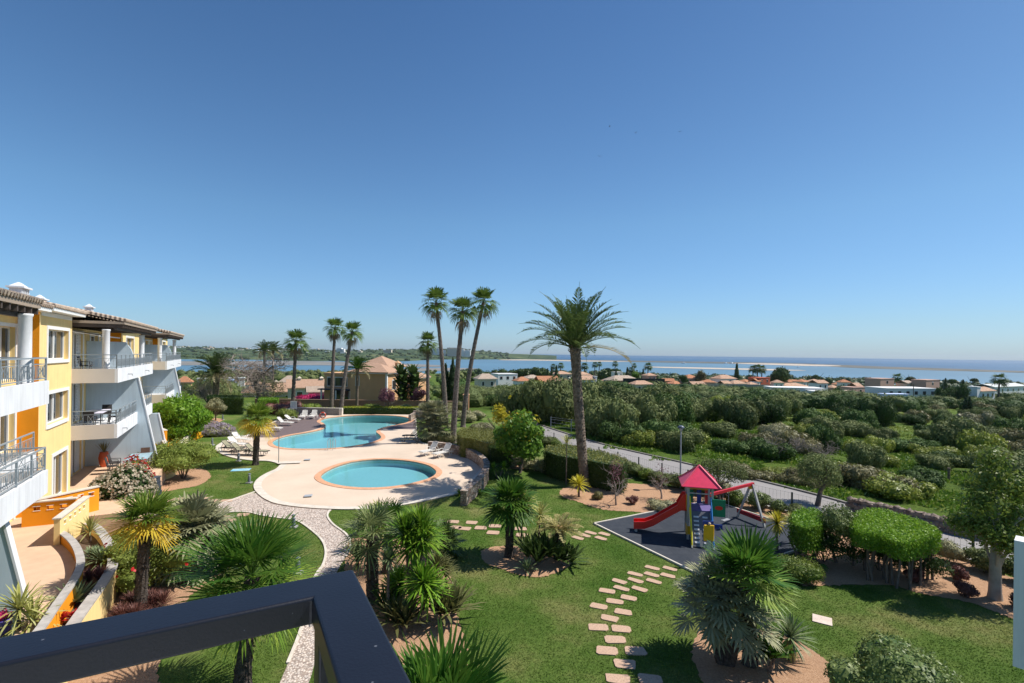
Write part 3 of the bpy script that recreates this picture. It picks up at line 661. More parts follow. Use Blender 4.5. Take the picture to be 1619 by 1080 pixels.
shore('sandbar', [(1160, 574.7), (1200, 574.3), (1280, 576.2), (1330, 578.3), (1300, 579.0), (1240, 577.6)], -29.9, SAND, 'pale sand spit at the near end of the island', k=4)
# left: mudflats and saltmarsh
shore('mudflat', [(-300, 566), (150, 569.5), (330, 571.5), (450, 570.5), (560, 572.5), (640, 575), (700, 577.8), (690, 580.2), (600, 579.8), (520, 577.6), (400, 577.3), (280, 577.5), (60, 576.5), (-300, 572)], -30.4, MUD, 'grey brown mudflats of the lagoon', k=3)
shore('mudflat', [(640, 583), (720, 581.6), (760, 583.5), (700, 586.5), (620, 586)], -30.4, MUD, 'small grey mud bank near the lagoon shore', k=3)
shore('saltmarsh', [(-300, 588), (200, 588.5), (420, 587.0), (560, 588.5), (640, 590.5), (700, 592.5), (760, 595), (800, 599), (760, 606), (600, 606), (300, 604), (-300, 602)], -30.0, MARSH, 'flat green marsh on the lagoon shore', k=3)
# headland
def headland():
    cols = [(-700, 1), (-300, 3), (0, 5), (150, 5), (285, 4.5), (340, 4), (400, 2.5), (450, 3), (500, 2), (550, 2.2), (600, 3.5), (640, 4.5), (690, 6.8), (715, 6.2), (740, 5.0), (770, 3.5), (800, 0.9), (835, -.6), (880, -2.2)]
    cx = [c[0] for c in cols]; cy = [c[1] for c in cols]; V = []; n = 120; rng = np.random.default_rng(5); rows = 16
    Y0 = np.interp(np.linspace(-700, 880, n), [-700, 280, 560, 640, 700, 880], [2000, 2000, 1900, 2150, 2900, 3700]); Y1 = 4700
    jig = np.convolve(rng.normal(size=n+6), np.ones(3)/3, 'valid')[:n]*4
    for j in range(rows+1):
        t = j/rows
        for i in range(n):
            px = -700+1580*i/(n-1); Y = Y0[i]+(Y1-Y0[i])*t; up = np.interp(px, cx, cy); top = H+up*Y1/F
            z = -31.5+(top+31.5)*ss(t**.85)+(jig[i]*t+5*math.sin(i*.5+j*1.3)*t*(1-t)*2)
            V.append(((px-809.5)/F*Y, Y, z))
    for i in range(n):
        px = -700+1580*i/(n-1); V.append(((px-809.5)/F*(Y1+900), Y1+900, -32))
    I = np.arange((rows+2)*n).reshape(rows+2, n)
    b = MB(); b.raw(np.array(V), np.stack([I[:-1, :-1], I[:-1, 1:], I[1:, 1:], I[1:, :-1]], -1).reshape(-1, 4)); return b, V, n, rows
def m_head(N, L, b):
    v = objc(N)
    a = ramp(N, L, noise(N, L, .0045, 9, v, .68), [(.36, (.022, .045, .020)), (.5, (.045, .075, .028)), (.6, (.10, .13, .045)), (.7, (.22, .17, .11))])
    L.new(a, b.inputs['Base Color'])
HEADM = node_mat('headland_land', m_head, .95, .1)
hb, HV, HN, HR = headland(); tag(hb.build('hills', HEADM, None, True), 'distant green headland across the lagoon', kind='structure')
HV = np.array(HV)

# ---------------------------------------------------------------- garden surfaces
Z0 = lambda x, y, s=4.0475, ox=400, oy=630: (ox+x/s, oy+y/s)
POOL = [Z0(*p) for p in [(125, 285), (165, 260), (250, 238), (350, 222), (430, 205), (465, 185), (455, 165), (432, 150), (460, 133), (540, 121), (640, 113), (760, 110), (880, 113), (960, 121), (1000, 132), (1008, 144), (975, 160), (900, 175), (830, 190), (795, 205), (790, 220), (812, 238), (818, 258), (780, 278), (700, 298), (600, 314), (480, 325), (350, 328), (230, 324), (150, 310)]]
KID = [Z0(*p) for p in [(435, 505), (460, 478), (520, 446), (620, 415), (740, 399), (860, 396), (1000, 406), (1110, 430), (1160, 458), (1172, 482), (1145, 508), (1080, 532), (980, 556), (860, 573), (740, 578), (620, 572), (520, 555), (455, 531)]]
poolL = px_loop(POOL, 0, 4); kidL = px_loop(KID, 0, 4)
DECKP = [(443, 735), (442, 737), (435.5, 743), (422, 749), (409, 757), (402, 766), (403, 775.5), (413, 786), (425, 793), (440, 798), (475, 803), (522, 806), (573, 806.3), (612, 803.5), (647, 798), (684, 790.5), (719, 783), (734, 778), (745, 771), (757, 757), (768, 742), (768, 731), (758, 722), (738, 714), (716, 709), (690, 706), (668, 700), (660, 690), (658, 670), (658, 656), (652, 652), (600, 654), (560, 655), (536, 652), (500, 653), (465, 653), (433, 667), (414, 677), (395, 687), (372, 694), (356, 698), (342, 706), (342, 713), (354, 720), (373, 725.6), (402, 729), (425, 730)]
deckL = px_loop(DECKP, 0, 4)
hole_p = offset_loop(poolL, .2); hole_k = offset_loop(kidL, .2)
tag(flat('lawn', [[Vector((x, y, 0)) for x, y in GARD], hole_p, hole_k], 0.0, LAWN), 'mown green lawn of the garden', kind='structure')
tag(flat('pool_deck', [deckL, hole_p, hole_k], .06, DECK, .12), 'beige sunlit deck around both pools', kind='structure')
o = flat('deck_edging', [offset_loop(deckL, .02), offset_loop(deckL, -.42), ], .064, CURB); tag(o, 'pale stone edge band round the pool deck', kind='structure')
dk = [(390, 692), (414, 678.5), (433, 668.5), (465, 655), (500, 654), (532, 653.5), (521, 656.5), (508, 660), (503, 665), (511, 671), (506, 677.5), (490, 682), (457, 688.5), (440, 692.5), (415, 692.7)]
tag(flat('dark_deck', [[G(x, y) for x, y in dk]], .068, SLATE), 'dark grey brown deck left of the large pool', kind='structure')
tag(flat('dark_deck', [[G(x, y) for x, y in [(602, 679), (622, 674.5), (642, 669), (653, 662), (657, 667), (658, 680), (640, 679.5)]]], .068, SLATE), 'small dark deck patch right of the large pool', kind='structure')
PATHL = px_loop([(327, 801), (354, 795), (380, 786), (405, 780), (425, 792), (475, 801), (522, 805), (519, 811), (518, 818), (527, 830), (546, 844), (554, 857), (553, 868), (546, 882), (535, 900), (520, 935), (505, 980), (500, 1040), (470, 1120), (430, 1120), (455, 1050), (476, 995), (488, 940), (500, 909), (511, 893), (515, 873), (509, 855), (491, 838), (469, 824), (440, 819.5), (413, 815.5), (395, 811), (373, 810), (342, 812), (280, 819), (200, 838), (130, 853), (95, 850), (140, 832), (200, 816), (282, 804)], 0, 3)
tag(flat('path', [PATHL], .012, COBBLE), 'winding path of small pale cobbles', kind='structure')
def edging(name, pts, label, w_=.09, z=.05):
    P = []; q = [G(x, y) for x, y in pts]
    for i in range(len(q)-1):
        a, b_, c, d_ = q[max(i-1, 0)], q[i], q[i+1], q[min(i+2, len(q)-1)]
        for j in range(5):
            t = j/5; P.append(.5*((2*b_)+(c-a)*t+(2*a-5*b_+4*c-d_)*t*t+(3*b_-a-3*c+d_)*t**3))
    P.append(q[-1]); b = MB()
    for i in range(len(P)-1): b.bar(P[i]+Vector((0, 0, z/2)), P[i+1]+Vector((0, 0, z/2)), w_, z)
    return tag(b.build(name, CURB), label, kind='structure')
edging('path_edging', [(327, 801), (354, 795), (380, 786), (403, 778)], 'pale edging at the far side of the cobble path')
edging('path_edging', [(280, 819), (342, 812), (373, 810), (395, 811), (413, 815.5), (440, 819.5), (469, 824), (491, 838), (509, 855), (515, 873), (511, 893), (500, 909), (488, 940), (476, 995), (455, 1050)], 'pale edging at the lawn side of the cobble path')
edging('path_edging', [(522, 807), (519, 811), (518, 818), (527, 830), (546, 844), (554, 857), (553, 868), (546, 882)], 'pale edging at the right side of the cobble path')
EXCL = []
BRG = np.random.default_rng(13)
def bed(pts, label, z=.015):
    L = px_loop(pts, 0, 14); EXCL.append(L); a = BRG.normal(size=(len(L), 2))*.035; L = [p+Vector((a[i][0], a[i][1], 0)) for i, p in enumerate(L)]   # ragged bark edge
    return tag(flat('planting_bed', [L], z, BED), label, kind='structure')
bed([(150, 845), (250, 828), (330, 830), (362, 850), (376, 880), (345, 912), (300, 945), (285, 975), (262, 1015), (250, 1060), (245, 1120), (100, 1150), (60, 1080), (90, 960)], 'bark covered bed below the left terrace', .02)
bed([(552, 856), (568, 851), (606, 848), (637, 856), (656, 870), (688, 878), (705, 892), (713, 916), (711, 941), (722, 973), (738, 1017), (738, 1055), (720, 1110), (600, 1150), (560, 1040), (545, 960), (545, 900)], 'bark covered bed with yuccas beside the path')
bed([(761, 873), (775, 866), (797, 864), (850, 868), (890, 876), (902, 890), (893, 900), (874, 907), (854, 913), (830, 911), (814, 907), (786, 898), (765, 888)], 'small bark island bed in the middle of the lawn')
bed([(886, 776), (903, 768), (940, 760), (990, 764), (1040, 768), (1112, 780), (1130, 795), (1112, 796), (1060, 805), (1030, 811.5), (1000, 809), (960, 807), (935, 801), (915, 794), (890, 786)], 'bark bed around the tall date palm')
bed([(1101, 1003), (1120, 993), (1185, 994), (1228, 1001), (1269, 1019), (1301, 1041), (1316, 1058), (1313, 1078), (1290, 1110), (1180, 1130), (1120, 1090), (1095, 1040)], 'bark bed under the near fan palms')
bed([(1132, 786), (1180, 790), (1240, 808), (1330, 832), (1450, 868), (1540, 893), (1630, 925), (1760, 985), (1700, 1010), (1640, 990), (1601, 978), (1566, 965), (1532, 953), (1458, 939), (1422, 929), (1395, 925), (1300, 926), (1268, 926), (1250, 910), (1262, 878), (1330, 852), (1240, 826), (1180, 806)], 'bark bed along the road fence')
bed([(240, 765), (254, 777), (285, 773), (313, 768), (330, 758), (332, 751), (326, 744), (305, 741), (265, 748)], 'bark bed at the end of the left planter')
bed([(322, 669), (336, 661), (352, 663.5), (346, 668), (332, 671)], 'tiny bark patch under the grey tree')
bed([(790, 728), (830, 740), (865, 745), (885, 752), (880, 762), (830, 752), (800, 742), (790, 740)], 'bark bed between the two clipped hedges')
bed([(60, 880), (150, 835), (250, 780), (262, 690), (236, 690), (200, 720), (120, 770), (40, 840)], 'planted bed in front of the apartment terraces', .01)

def pool(name, label, L, depth):
    c = sum(L, Vector())/len(L); c.z = 0; t = thing(name, label, 'swimming pool', c)
    P = [p-c for p in L]; n = len(P); inn = offset_loop(P, .03)
    b = MB(); V = [(p.x, p.y, .05) for p in P]+[(p.x, p.y, -depth) for p in P]
    b.raw(V, np.array([(i, i+n, (i+1) % n+n, (i+1) % n) for i in range(n)])); b.build('pool_wall', PTILE, t)
    o = flat('pool_floor', [inn], -depth+.01, PTILE); o.parent = t
    o = flat('water', [offset_loop(P, -.01)], -.07, POOLW); o.parent = t
    o = flat('coping', [offset_loop(P, .42), P], .085, COPING, .11); o.parent = t
    return t
pool('swimming_pool', 'large free form pool with turquoise water and clay coping', poolL, .95)
pool('wading_pool', 'small oval pool with clay coping on the beige deck', kidL, .5)
# dark band of pool steps, hand rail
# road
RF = [(1750, 915), (1605, 871), (1536, 853), (1482, 832), (1366, 805), (1311, 789), (1200, 761), (1060, 728), (960, 705), (895, 686), (850, 672), (800, 661)]
far = [G(x, y, -.8) for x, y in RF]+[Vector((-12, 76, -.8)), Vector((-26, 80, -.8))]
mid_ = smooth_loop(far, 4)[:-8]
def off_line(P, d):
    out = []
    for i in range(len(P)):
        t = P[min(i+1, len(P)-1)]-P[max(i-1, 0)]; t.z = 0; t.normalize(); out.append(P[i]+Vector((-t.y, t.x, 0))*d)
    return out
near = off_line(mid_, 7.4)
V = []; 
for a, b_ in zip(mid_, near): V += [(a.x, a.y, -.80), (b_.x, b_.y, -.80)]
b = MB(); m_ = len(mid_); b.raw(V, np.array([(2*i, 2*i+2, 2*i+3, 2*i+1) for i in range(m_-1)])); tag(b.build('road', ASPH), 'grey asphalt road passing outside the garden', kind='structure')
b = MB(); e0 = off_line(mid_, -.12)
for i in range(m_-1): b.bar(e0[i]+Vector((0, 0, .0)), e0[i+1]+Vector((0, 0, .0)), .22, .2)
tag(b.build('kerb', mat('kerb_stone', (.20, .18, .16), var=.3, vs=3)), 'worn low kerb at the far side of the road', kind='structure')
ROADP = np.array([(p.x, p.y) for p in off_line(mid_, 2.8)])
def road_clear(x, y): return np.min(np.hypot(ROADP[:, 0]-x, ROADP[:, 1]-y))

# ---------------------------------------------------------------- our balcony railing
A1 = math.atan2(.4826, .8758)            # heading of the terrace's outward axis (local x), local y runs along the facade
d2 = Vector((.8758, .4826, 0)); d1 = Vector((-.4826, .8758, 0))
hr = .40; K0 = G(558.7, 899, H-hr); K0.z = 0
t = thing('balcony_railing', 'black painted metal railing corner in the foreground of our balcony', 'railing', (K0.x, K0.y, H-hr-1.05), A1)
RZ = 1.05
def rbox(name, x0, x1, y0, y1, z0, z1, par=t, m=DARK):
    b = MB(); b.box(x0, x1, y0, y1, z0, z1); o = b.build(name, m, par)
    mo = o.modifiers.new('bev', 'BEVEL'); mo.width = .004; mo.segments = 2; return o
b = MB(); b.prism([(-3.0, -.08), (-.08, -.08), (-.08, -2.2), (0, -2.2), (0, 0), (-3.0, 0)], RZ-.045, RZ); o = b.build('top_rail', DARK, t); mo = o.modifiers.new('bev', 'BEVEL'); mo.width = .005; mo.segments = 3; mo.limit_method = 'ANGLE'; o.data.polygons.foreach_set('use_smooth', [True]*len(o.data.polygons)); mo.harden_normals = True
rbox('post', -.068, -.012, -.068, -.012, 0, RZ-.0455)
rbox('bottom_rail', -3.0, -.068, -.06, -.02, .08, .12); rbox('bottom_rail', -.06, -.02, -2.2, -.068, .08, .12)
b = MB(); b.box(-3.0, .06, -2.6, .06, -.25, 0); b.box(-3.0, .06, -2.6, .06, -.27, -.2501)
single('balcony_slab', b, WHT, 'white slab of our own balcony below the black railing', 'balcony', (K0.x, K0.y, H-hr-1.05), A1)
c0 = D(1603.5, 854, 6.0)
b = MB(); b.box(0, 3, 0, .25, -1.53, 0)
single('balcony_parapet', b, WHT, 'white balcony parapet cut off by the right edge of the photo', 'parapet', c0, -.86)

# ---------------------------------------------------------------- the apartment terrace on the left
C1 = Vector((-23.2, 26, 0))
bl = thing('apartment_building', 'long yellow and white apartment building with stepped balconies and tiled roof', 'building', C1, A1)
def part(name, mb, m, par=bl): return mb.build(name, m, par)
def wall_open(x0, x1, y0, y1, z0, z1, ops):
    """wall slab between x0 and x1 with real openings (y0,y1,z0,z1)"""
    b = MB(); ys_ = sorted({y0, y1} | {q for o in ops for q in o[:2]}); zs = sorted({z0, z1} | {q for o in ops for q in o[2:4]})
    for i in range(len(ys_)-1):
        for j in range(len(zs)-1):
            cy, cz = (ys_[i]+ys_[i+1])/2, (zs[j]+zs[j+1])/2
            if not any(o[0] < cy < o[1] and o[2] < cz < o[3] for o in ops): b.box(x0, x1, ys_[i], ys_[i+1], zs[j], zs[j+1])
    return b
FL = [1.1, 4.15, 7.12]
def window(x, y0, y1, z0, z1, door=False, shut=False):
    """joinery standing in an opening whose outer face is at x"""
    b = MB(); w_ = .16; p = .035                      # painted surround, proud of the wall
    b.box(x, x+p, y0-w_, y0, z0-(0 if door else w_), z1+w_); b.box(x, x+p, y1, y1+w_, z0-(0 if door else w_), z1+w_); b.box(x, x+p, y0, y1, z1, z1+w_)
    if not door: b.box(x, x+.07, y0, y1, z0-w_, z0)
    f = part('door' if door else 'window', b, FRAME)
    g = MB(); g.box(x-.24, x-.23, y0, y1, z0, z1); part('pane', g, GLASS, f)
    s = MB(); n = 2; e = .06
    for i in range(n):
        a = y0+(y1-y0)*i/n; c = y0+(y1-y0)*(i+1)/n
        s.box(x-.225, x-.17, a, a+e, z0, z1); s.box(x-.225, x-.17, c-e, c, z0, z1); s.box(x-.225, x-.17, a+e, c-e, z0, z0+e); s.box(x-.225, x-.17, a+e, c-e, z1-e, z1)
    part('sash', s, FRAME, f)
    if shut:
        q = MB(); hw = (y1-y0)/2
        for k in range(int((z1-z0)/.09)): q.box(x-.12, x-.09, y1-hw, y1-.02, z0+.09*k, z0+.09*k+.06)
        q.box(x-.13, x-.08, y1-hw, y1-hw+.05, z0, z1); part('shutter', q, FRAME, f)
    return f
def block(y0, y1, wy0, wy1, name='wall'):
    ops = [(wy0, wy1, 7.95, 9.38), (wy0, wy1, 4.92, 6.35), (wy0+.9, wy1-.05, 1.1, 3.3)]
    part('wall', wall_open(-.3, 0, y0, y1, 0, 10.15, ops), YEL)
    b = MB(); b.box(-8, -.3005, y0+.005, y1-.005, 0, 10.15); part('wall', b, YEL)
    for (xa, xb, ya, yb) in ((-.75, -.001, y0-.012, y0-.001), (-.75, -.301, y1+.001, y1+.012)):   # orange return walls beside the recesses
        b = MB(); b.box(xa, xb, ya, yb, 0, 10.14); part('return_wall', b, ORG)
    for o in ops: window(0, *o, door=o[2] < 1.2)
    b = MB(); b.box(.001, .03, y0+.15, y1-.15, 9.95, 10.15); part('cornice', b, FRAME)
block(-4.8, 0, -3.75, -.62); block(12.3, 20.6, 14.0, 17.2); block(33, 39, 34.5, 37)
def recess(y0, y1, doors):
    ops = []
    for z in FL:
        for (a, c) in doors: ops.append((a, c, z, z+2.25))
    part('wall', wall_open(-1.0, -.7, y0, y1, 0, 10.1, ops), YEL)
    b = MB(); b.box(-8, -1.0005, y0+.005, y1-.005, 0, 10.1); part('wall', b, YEL)
    for i, o in enumerate(ops): window(-.7, *o, door=True, shut=(i % 2 == 1))
    b = MB()
    for z in FL[1:]:
        b.box(-.699, -.68, y0, y1, z-.55, z-.30)
    part('band', b, ORG)
recess(0, 12.3, [(.5, 2.3), (3.3, 5.3), (7.0, 9.0), (9.8, 11.6)]); recess(20.6, 33, [(21.1, 23), (24, 26), (27.6, 29.6), (30.4, 32.2)])
recess(-20.6, -4.8, [(-6.9, -5.1), (-9.8, -8.0), (-13.3, -11.2), (-17.5, -15.5)])
def railing(P, z, h=.75, name='railing'):
    """painted railing with crossed panels along points P (local), part of the balcony below it"""
    b = MB(); Q = [Vector((p[0], p[1], z)) for p in P]; up = Vector((0, 0, 1))
    for a, c in zip(Q[:-1], Q[1:]):
        L = (c-a).length; n = max(1, round(L/1.25))
        b.bar(a+up*h, c+up*h, .05, .045); b.bar(a+up*.08, c+up*.08, .03, .03); b.bar(a+up*(h-.2), c+up*(h-.2), .022, .022)
        for i in range(n+1):
            p = a.lerp(c, i/n); b.bar(p, p+up*h, .045, .045, (0, 1, 0))
            if i < n:
                q = a.lerp(c, (i+1)/n)
                for k in range(6):
                    r0, r1 = p.lerp(q, (k+.12)/6), p.lerp(q, (k+.88)/6); m0, m1 = r0+up*.12, r1+up*.12; h1 = h-.24
                    if k % 2 == 0:
                        b.bar(m0, r1+up*h1, .014, .014); b.bar(r0+up*h1, m1, .014, .014)
                        b.bar(m0, r0+up*h1, .014, .014, (0, 1, 0)); b.bar(m1, r1+up*h1, .014, .014, (0, 1, 0))
                    else:
                        b.bar((m0+m1)/2, (m0+m1)/2+up*(h1-.12), .014, .014, (0, 1, 0))
    return b
def balcony(y0, y1, xo, zf, side=True, far_side=False, xi=-.695, sp=2):
    """slab with a solid upstand and a railing on it; xo = how far it projects"""
    zt = zf+.30; b = MB(); b.box(xi, xo-.14, y0+.14, y1, zf-.27, zf)
    b.box(xo-.14, xo, y0, y1, zt-.77, zt)
    o = part('balcony', b, WHT)
    s = MB(); s.box(xi, xo-.1405, y0, y0+.14, zt-.77, zt-.002); part('side_upstand', s, WHTSHADE, o)  # side faces coloured greyer than the white front to imitate their shade
    if far_side:
        s = MB(); s.box(xi, xo-.1405, y1-.14, y1, zt-.77, zt-.002); part('side_upstand', s, WHTSHADE, o)
    part('railing', railing([(0.02 if xi > -1 else xi, y0+.07), (xo-.07, y0+.07), (xo-.07, y1-.05)], zt), RAILM, o)
    s = MB()
    for k in range(sp):
        yy = y0+(y1-y0)*(.22+.5*k); s.tube([(xo, yy, zt-.40), (xo+.22, yy, zt-.40), (xo+.22, yy, zt-.50)], .03, 6)
    part('spout', s, GREYM, o)
    return o
for y in (0, 20.6):
    balcony(y, y+12.3, 1.94, 7.12, far_side=True); balcony(y, y+6.18, 1.94, 4.1, sp=1); balcony(y+6.45, y+12.3, 1.94, 4.1, far_side=True, sp=1)
balcony(-20.6, -12.1, 2.2, 7.12, sp=1); balcony(-20.6, -12.1, 2.2, 4.15, far_side=True, sp=1); balcony(-12.1, -8.0, .8, 4.15, far_side=True, sp=1)
# the far edge of the near top balcony is railed too
part('railing', railing([(2.13, -12.17), (-.6, -12.17)], 7.42), RAILM, bl)
part('railing', railing([(2.13, -12.17), (-.6, -12.17)], 4.45), RAILM, bl)
def buttress(y, Lb, zt, div=True):
    """blue party wall with a raking outer edge; its white edge strip is a part"""
    L = lambda z: Lb-.196*z
    b = MB(); P = [(-.69, 0), (L(0), 0), (L(zt), zt), (-.69, zt)]
    b.raw([(p[0], y-.125+s*.25, p[1]) for s in (0, 1) for p in P], [(0, 1, 2, 3), (7, 6, 5, 4), (0, 4, 5, 1), (1, 5, 6, 2), (2, 6, 7, 3), (3, 7, 4, 0)]); o = part('party_wall', b, BLU)
    e = MB(); P = [(L(0)+.002, 0), (L(0)+.06, 0), (L(zt)+.06, zt), (L(zt)+.002, zt)]
    e.raw([(p[0], y-.15+s*.30, p[1]) for s in (0, 1) for p in P], [(0, 1, 2, 3), (7, 6, 5, 4), (0, 4, 5, 1), (1, 5, 6, 2), (2, 6, 7, 3), (3, 7, 4, 0)]); part('edge_band', e, WHT, o)
    if div:                                          # divider standing on the top balcony, curved shoulder
        P = [(-.69, 7.12), (1.75, 7.12), (1.72, 7.9), (1.55, 8.5), (1.25, 8.95), (-.69, 8.98)]; n = len(P); d = MB()
        d.raw([(p[0], y-.1+s*.2, p[1]) for s in (0, 1) for p in P], [tuple(range(n)), tuple(range(2*n-1, n-1, -1))]+[(i, i+n, (i+1) % n+n, (i+1) % n) for i in range(n)]); part('divider', d, BLU)
buttress(6.2, 3.23, 6.64); buttress(26.8, 3.23, 6.64); buttress(-14.4, 2.52, 3.66, False); buttress(12.42, 3.0, 3.6, False)
# columns, pergola beams, roofs
def roof(y0, y1, xo, z, th=.16, deep=True, pl=None):
    b = MB(); z1 = z+.12; zr = z1+(xo+4.5)*.22
    prof = [(xo, z1), (xo, z1+th*.6), (-4.5, zr+th*.6), (-4.5, zr)]
    b.raw([(p[0], y, p[1]) for y in (y0, y1) for p in prof], [(0, 1, 2, 3), (7, 6, 5, 4), (1, 5, 6, 2), (0, 4, 5, 1), (2, 6, 7, 3), (3, 7, 4, 0)])
    P2 = [(-4.5, zr), (-4.5, zr+th*.6), (-9, z1+th*.6), (-9, z1)]
    b.raw([(p[0], y, p[1]) for y in (y0, y1) for p in P2], [(0, 1, 2, 3), (7, 6, 5, 4), (1, 5, 6, 2), (0, 4, 5, 1), (2, 6, 7, 3), (3, 7, 4, 0)])
    n = int((y1-y0)/.22)
    for i in range(n):                               # half round tile ends and rows
        yy = y0+(i+.5)*(y1-y0)/n; b.tube([(xo+.06, yy, z1+th*.55), (-4.4, yy, zr+th*.55)], .085, 6)
    o = part('roof', b, TERRA3)
    s = MB(); s.box(-8, xo-.02, y0+.02, y1-.02, z-.03, z+.115); part('soffit', s, SOFF if deep else FRAME, o)
    if deep:
        q = MB(); q.box(xo-.5, xo-.35, y0+.1, y1-.1, z-.34, z-.031); n = int((y1-y0)/.55)
        for i in range(n+1):
            yy = y0+.12+(y1-y0-.24)*i/n; q.box(-.65, xo-.06, yy-.04, yy+.04, z-.22, z-.0311)
        part('pergola_beams', q, PERG, o)
    return o
roof(-21, -12.5, 2.1, 9.80); roof(-12.4, -4.9, .45, 10.12, deep=False); roof(-4.85, .35, .5, 10.2, deep=False); roof(.42, 12.6, 2.15, 9.9); roof(12.65, 20.5, .5, 10.2, deep=False); roof(20.55, 33.2, 2.15, 9.9); roof(33.25, 39.2, .5, 10.2, deep=False)
def column(x, y, z0=7.13, z1=9.56, r=.165):
    b = MB(); b.lathe((x, y, z0), [(0, 0), (r*1.15, 0), (r*1.15, .06), (r, .09), (r, z1-z0-.1), (r*1.15, z1-z0-.06), (r*1.15, z1-z0), (0, z1-z0)], 20); part('column', b, WHT).data.polygons.foreach_set('use_smooth', [True]*(20*7))
column(1.9, -13.2); column(1.35, .35); column(1.35, 11.5); column(1.35, 20.95); column(1.35, 32.3); column(1.5, -19)
def chimney(x, y, z, w_=.5, l=.85, hh=.95):
    b = MB(); b.box(x-w_/2, x+w_/2, y-l/2, y+l/2, z-1.2, z+.35); o = part('chimney', b, WHT)
    g = MB()
    for i in range(5):
        yy = y-l/2+.04+(l-.08)*i/4; g.box(x-w_/2+.02, x+w_/2-.02, yy-.03, yy+.03, z+.3505, z+.65)
    part('vent_slats', g, WHT, o); c = MB(); c.box(x-w_/2-.08, x+w_/2+.08, y-l/2-.08, y+l/2+.08, z+.651, z+.73)
    c.raw([(x-w_/2, y-l/2, z+.731), (x+w_/2, y-l/2, z+.731), (x+w_/2, y+l/2, z+.731), (x-w_/2, y+l/2, z+.731), (x, y-l*.2, z+.95), (x, y+l*.2, z+.95)], [(0, 1, 4), (1, 2, 5, 4), (2, 3, 5), (3, 0, 4, 5)])
    part('cap', c, WHT, o)
chimney(-1.6, -1.6, 10.7, .5, .95); chimney(-2.5, 4.6, 10.65, .45, .7); chimney(-2.5, 15.3, 11.0, .45, .6)
# terraces at garden level (solid, tiled)
TERR = mat('terrace_tiles', (.62, .43, .29), var=.08, vs=2)
b = MB(); b.box(-.69, 3.6, -5.9, 6.07, 0, 1.09); b.box(-.69, 3.6, 6.33, 12.2, 0, 1.1); b.box(-.69, 3.6, 20.6, 33, 0, 1.1); part('terrace', b, TERR)

# ---------------------------------------------------------------- terrace furniture, garden walls (each a thing of its own)
def place(x, y, z=0): return C1+d2*x+d1*y+Vector((0, 0, z))
def ribbon_wall(name, label, pts, zt, zb, m, capm=CURB, w_=.2, cat='wall', k=5, group=None, closed=False, capz=.05, smooth=True):
    q = [G(x, y, zt) for x, y in pts]; P = []
    if smooth:
        for i in range(len(q)-1):
            a, b_, c, d_ = q[max(i-1, 0)], q[i], q[i+1], q[min(i+2, len(q)-1)]
            for j in range(k):
                t_ = j/k; P.append(.5*((2*b_)+(c-a)*t_+(2*a-5*b_+4*c-d_)*t_*t_+(3*b_-a-3*c+d_)*t_**3))
        P.append(q[-1])
    else: P = q
    o = P[0].copy(); o.z = 0; t = thing(name, label, cat, o, 0, group); A = off_line(P, w_/2); B = off_line(P, -w_/2)
    def band(A, B, z0, z1):
        n = len(A); V = [(p.x-o.x, p.y-o.y, z) for z in (z0, z1) for L in (A, B) for p in L]
        Fs = []
        for i in range(n-1): Fs += [(i, i+1, n+i+1, n+i), (2*n+i, 3*n+i, 3*n+i+1, 2*n+i+1), (i, 2*n+i, 2*n+i+1, i+1), (n+i, n+i+1, 3*n+i+1, 3*n+i)]
        Fs += [(0, n, 3*n, 2*n), (n-1, 3*n-1, 4*n-1, 2*n-1)]
        b = MB(); b.raw(V, Fs); return b
    band(A, B, zb, zt-capz).build('wall_body', m, t)
    if capm: band(off_line(P, w_/2+.04), off_line(P, -w_/2-.04), zt-capz+.001, zt).build('cap', capm, t)
    return t
CAPG = mat('grey_cap', (.40, .37, .34), var=.2, vs=4)
def holed_wall(name, label, a, b_, z0, z1, m, holes, w_=.18, flip=False):
    """straight garden wall from a to b with a row of small square openings"""
    a = Vector((a.x, a.y, 0)); b2 = Vector((b_.x, b_.y, 0)); L = (b2-a).length; ang = math.atan2(b2.y-a.y, b2.x-a.x)
    t = thing(name, label, 'wall', a, ang); ops = [(h*L-.1, h*L+.1, z1-.38, z1-.22) for h in holes]
    q = wall_open(-w_/2, w_/2, 0, L, z0, z1-.05, ops)
    q.V = [np.stack([v[:, 1], -v[:, 0], v[:, 2]], 1) for v in q.V]; q.build('wall_body', m, t)
    c = MB(); c.box(-.03, L+.03, -w_/2-.04, w_/2+.04, z1-.049, z1); c.build('cap', CURB, t)
    h_ = MB()
    for o in ops: h_.box(o[0]-.02, o[1]+.02, -w_/2-.012, -w_/2-.001, o[3], o[3]+.025); h_.box(o[0]-.02, o[1]+.02, -w_/2-.012, -w_/2-.001, o[2]-.025, o[2])
    h_.build('opening_trim', FRAME, t)
    return t
patio = [G(x, y, 1.1) for x, y in [(38, 948), (2, 830), (20, 830), (90, 828), (92, 846), (104, 853), (118, 868), (122, 888), (112, 912), (88, 950), (66, 985), (45, 1010), (20, 1010)]]
tag(flat('patio_floor', [patio], 1.1, TERR, 1.08), 'beige tiled patio floor beside the near party wall', kind='structure')
holed_wall('garden_wall', 'orange patio wall with three small openings closing the back of the patio', G(36, 794, 2.12), G(121, 786.5, 2.12), 0, 2.12, ORG, [.27, .52, .77])
holed_wall('garden_wall', 'longer orange wall with four lit openings behind the patio wall', G(56, 789, 2.2), G(155, 768, 2.2), 0, 2.2, ORG, [.30, .50, .68, .86])
holed_wall('garden_wall', 'pale yellow wall with slanted cap running towards the curved planter', G(90, 819, 2.12), G(137, 784, 2.12), 0, 2.12, YEL, [.15, .32, .48, .64, .8])
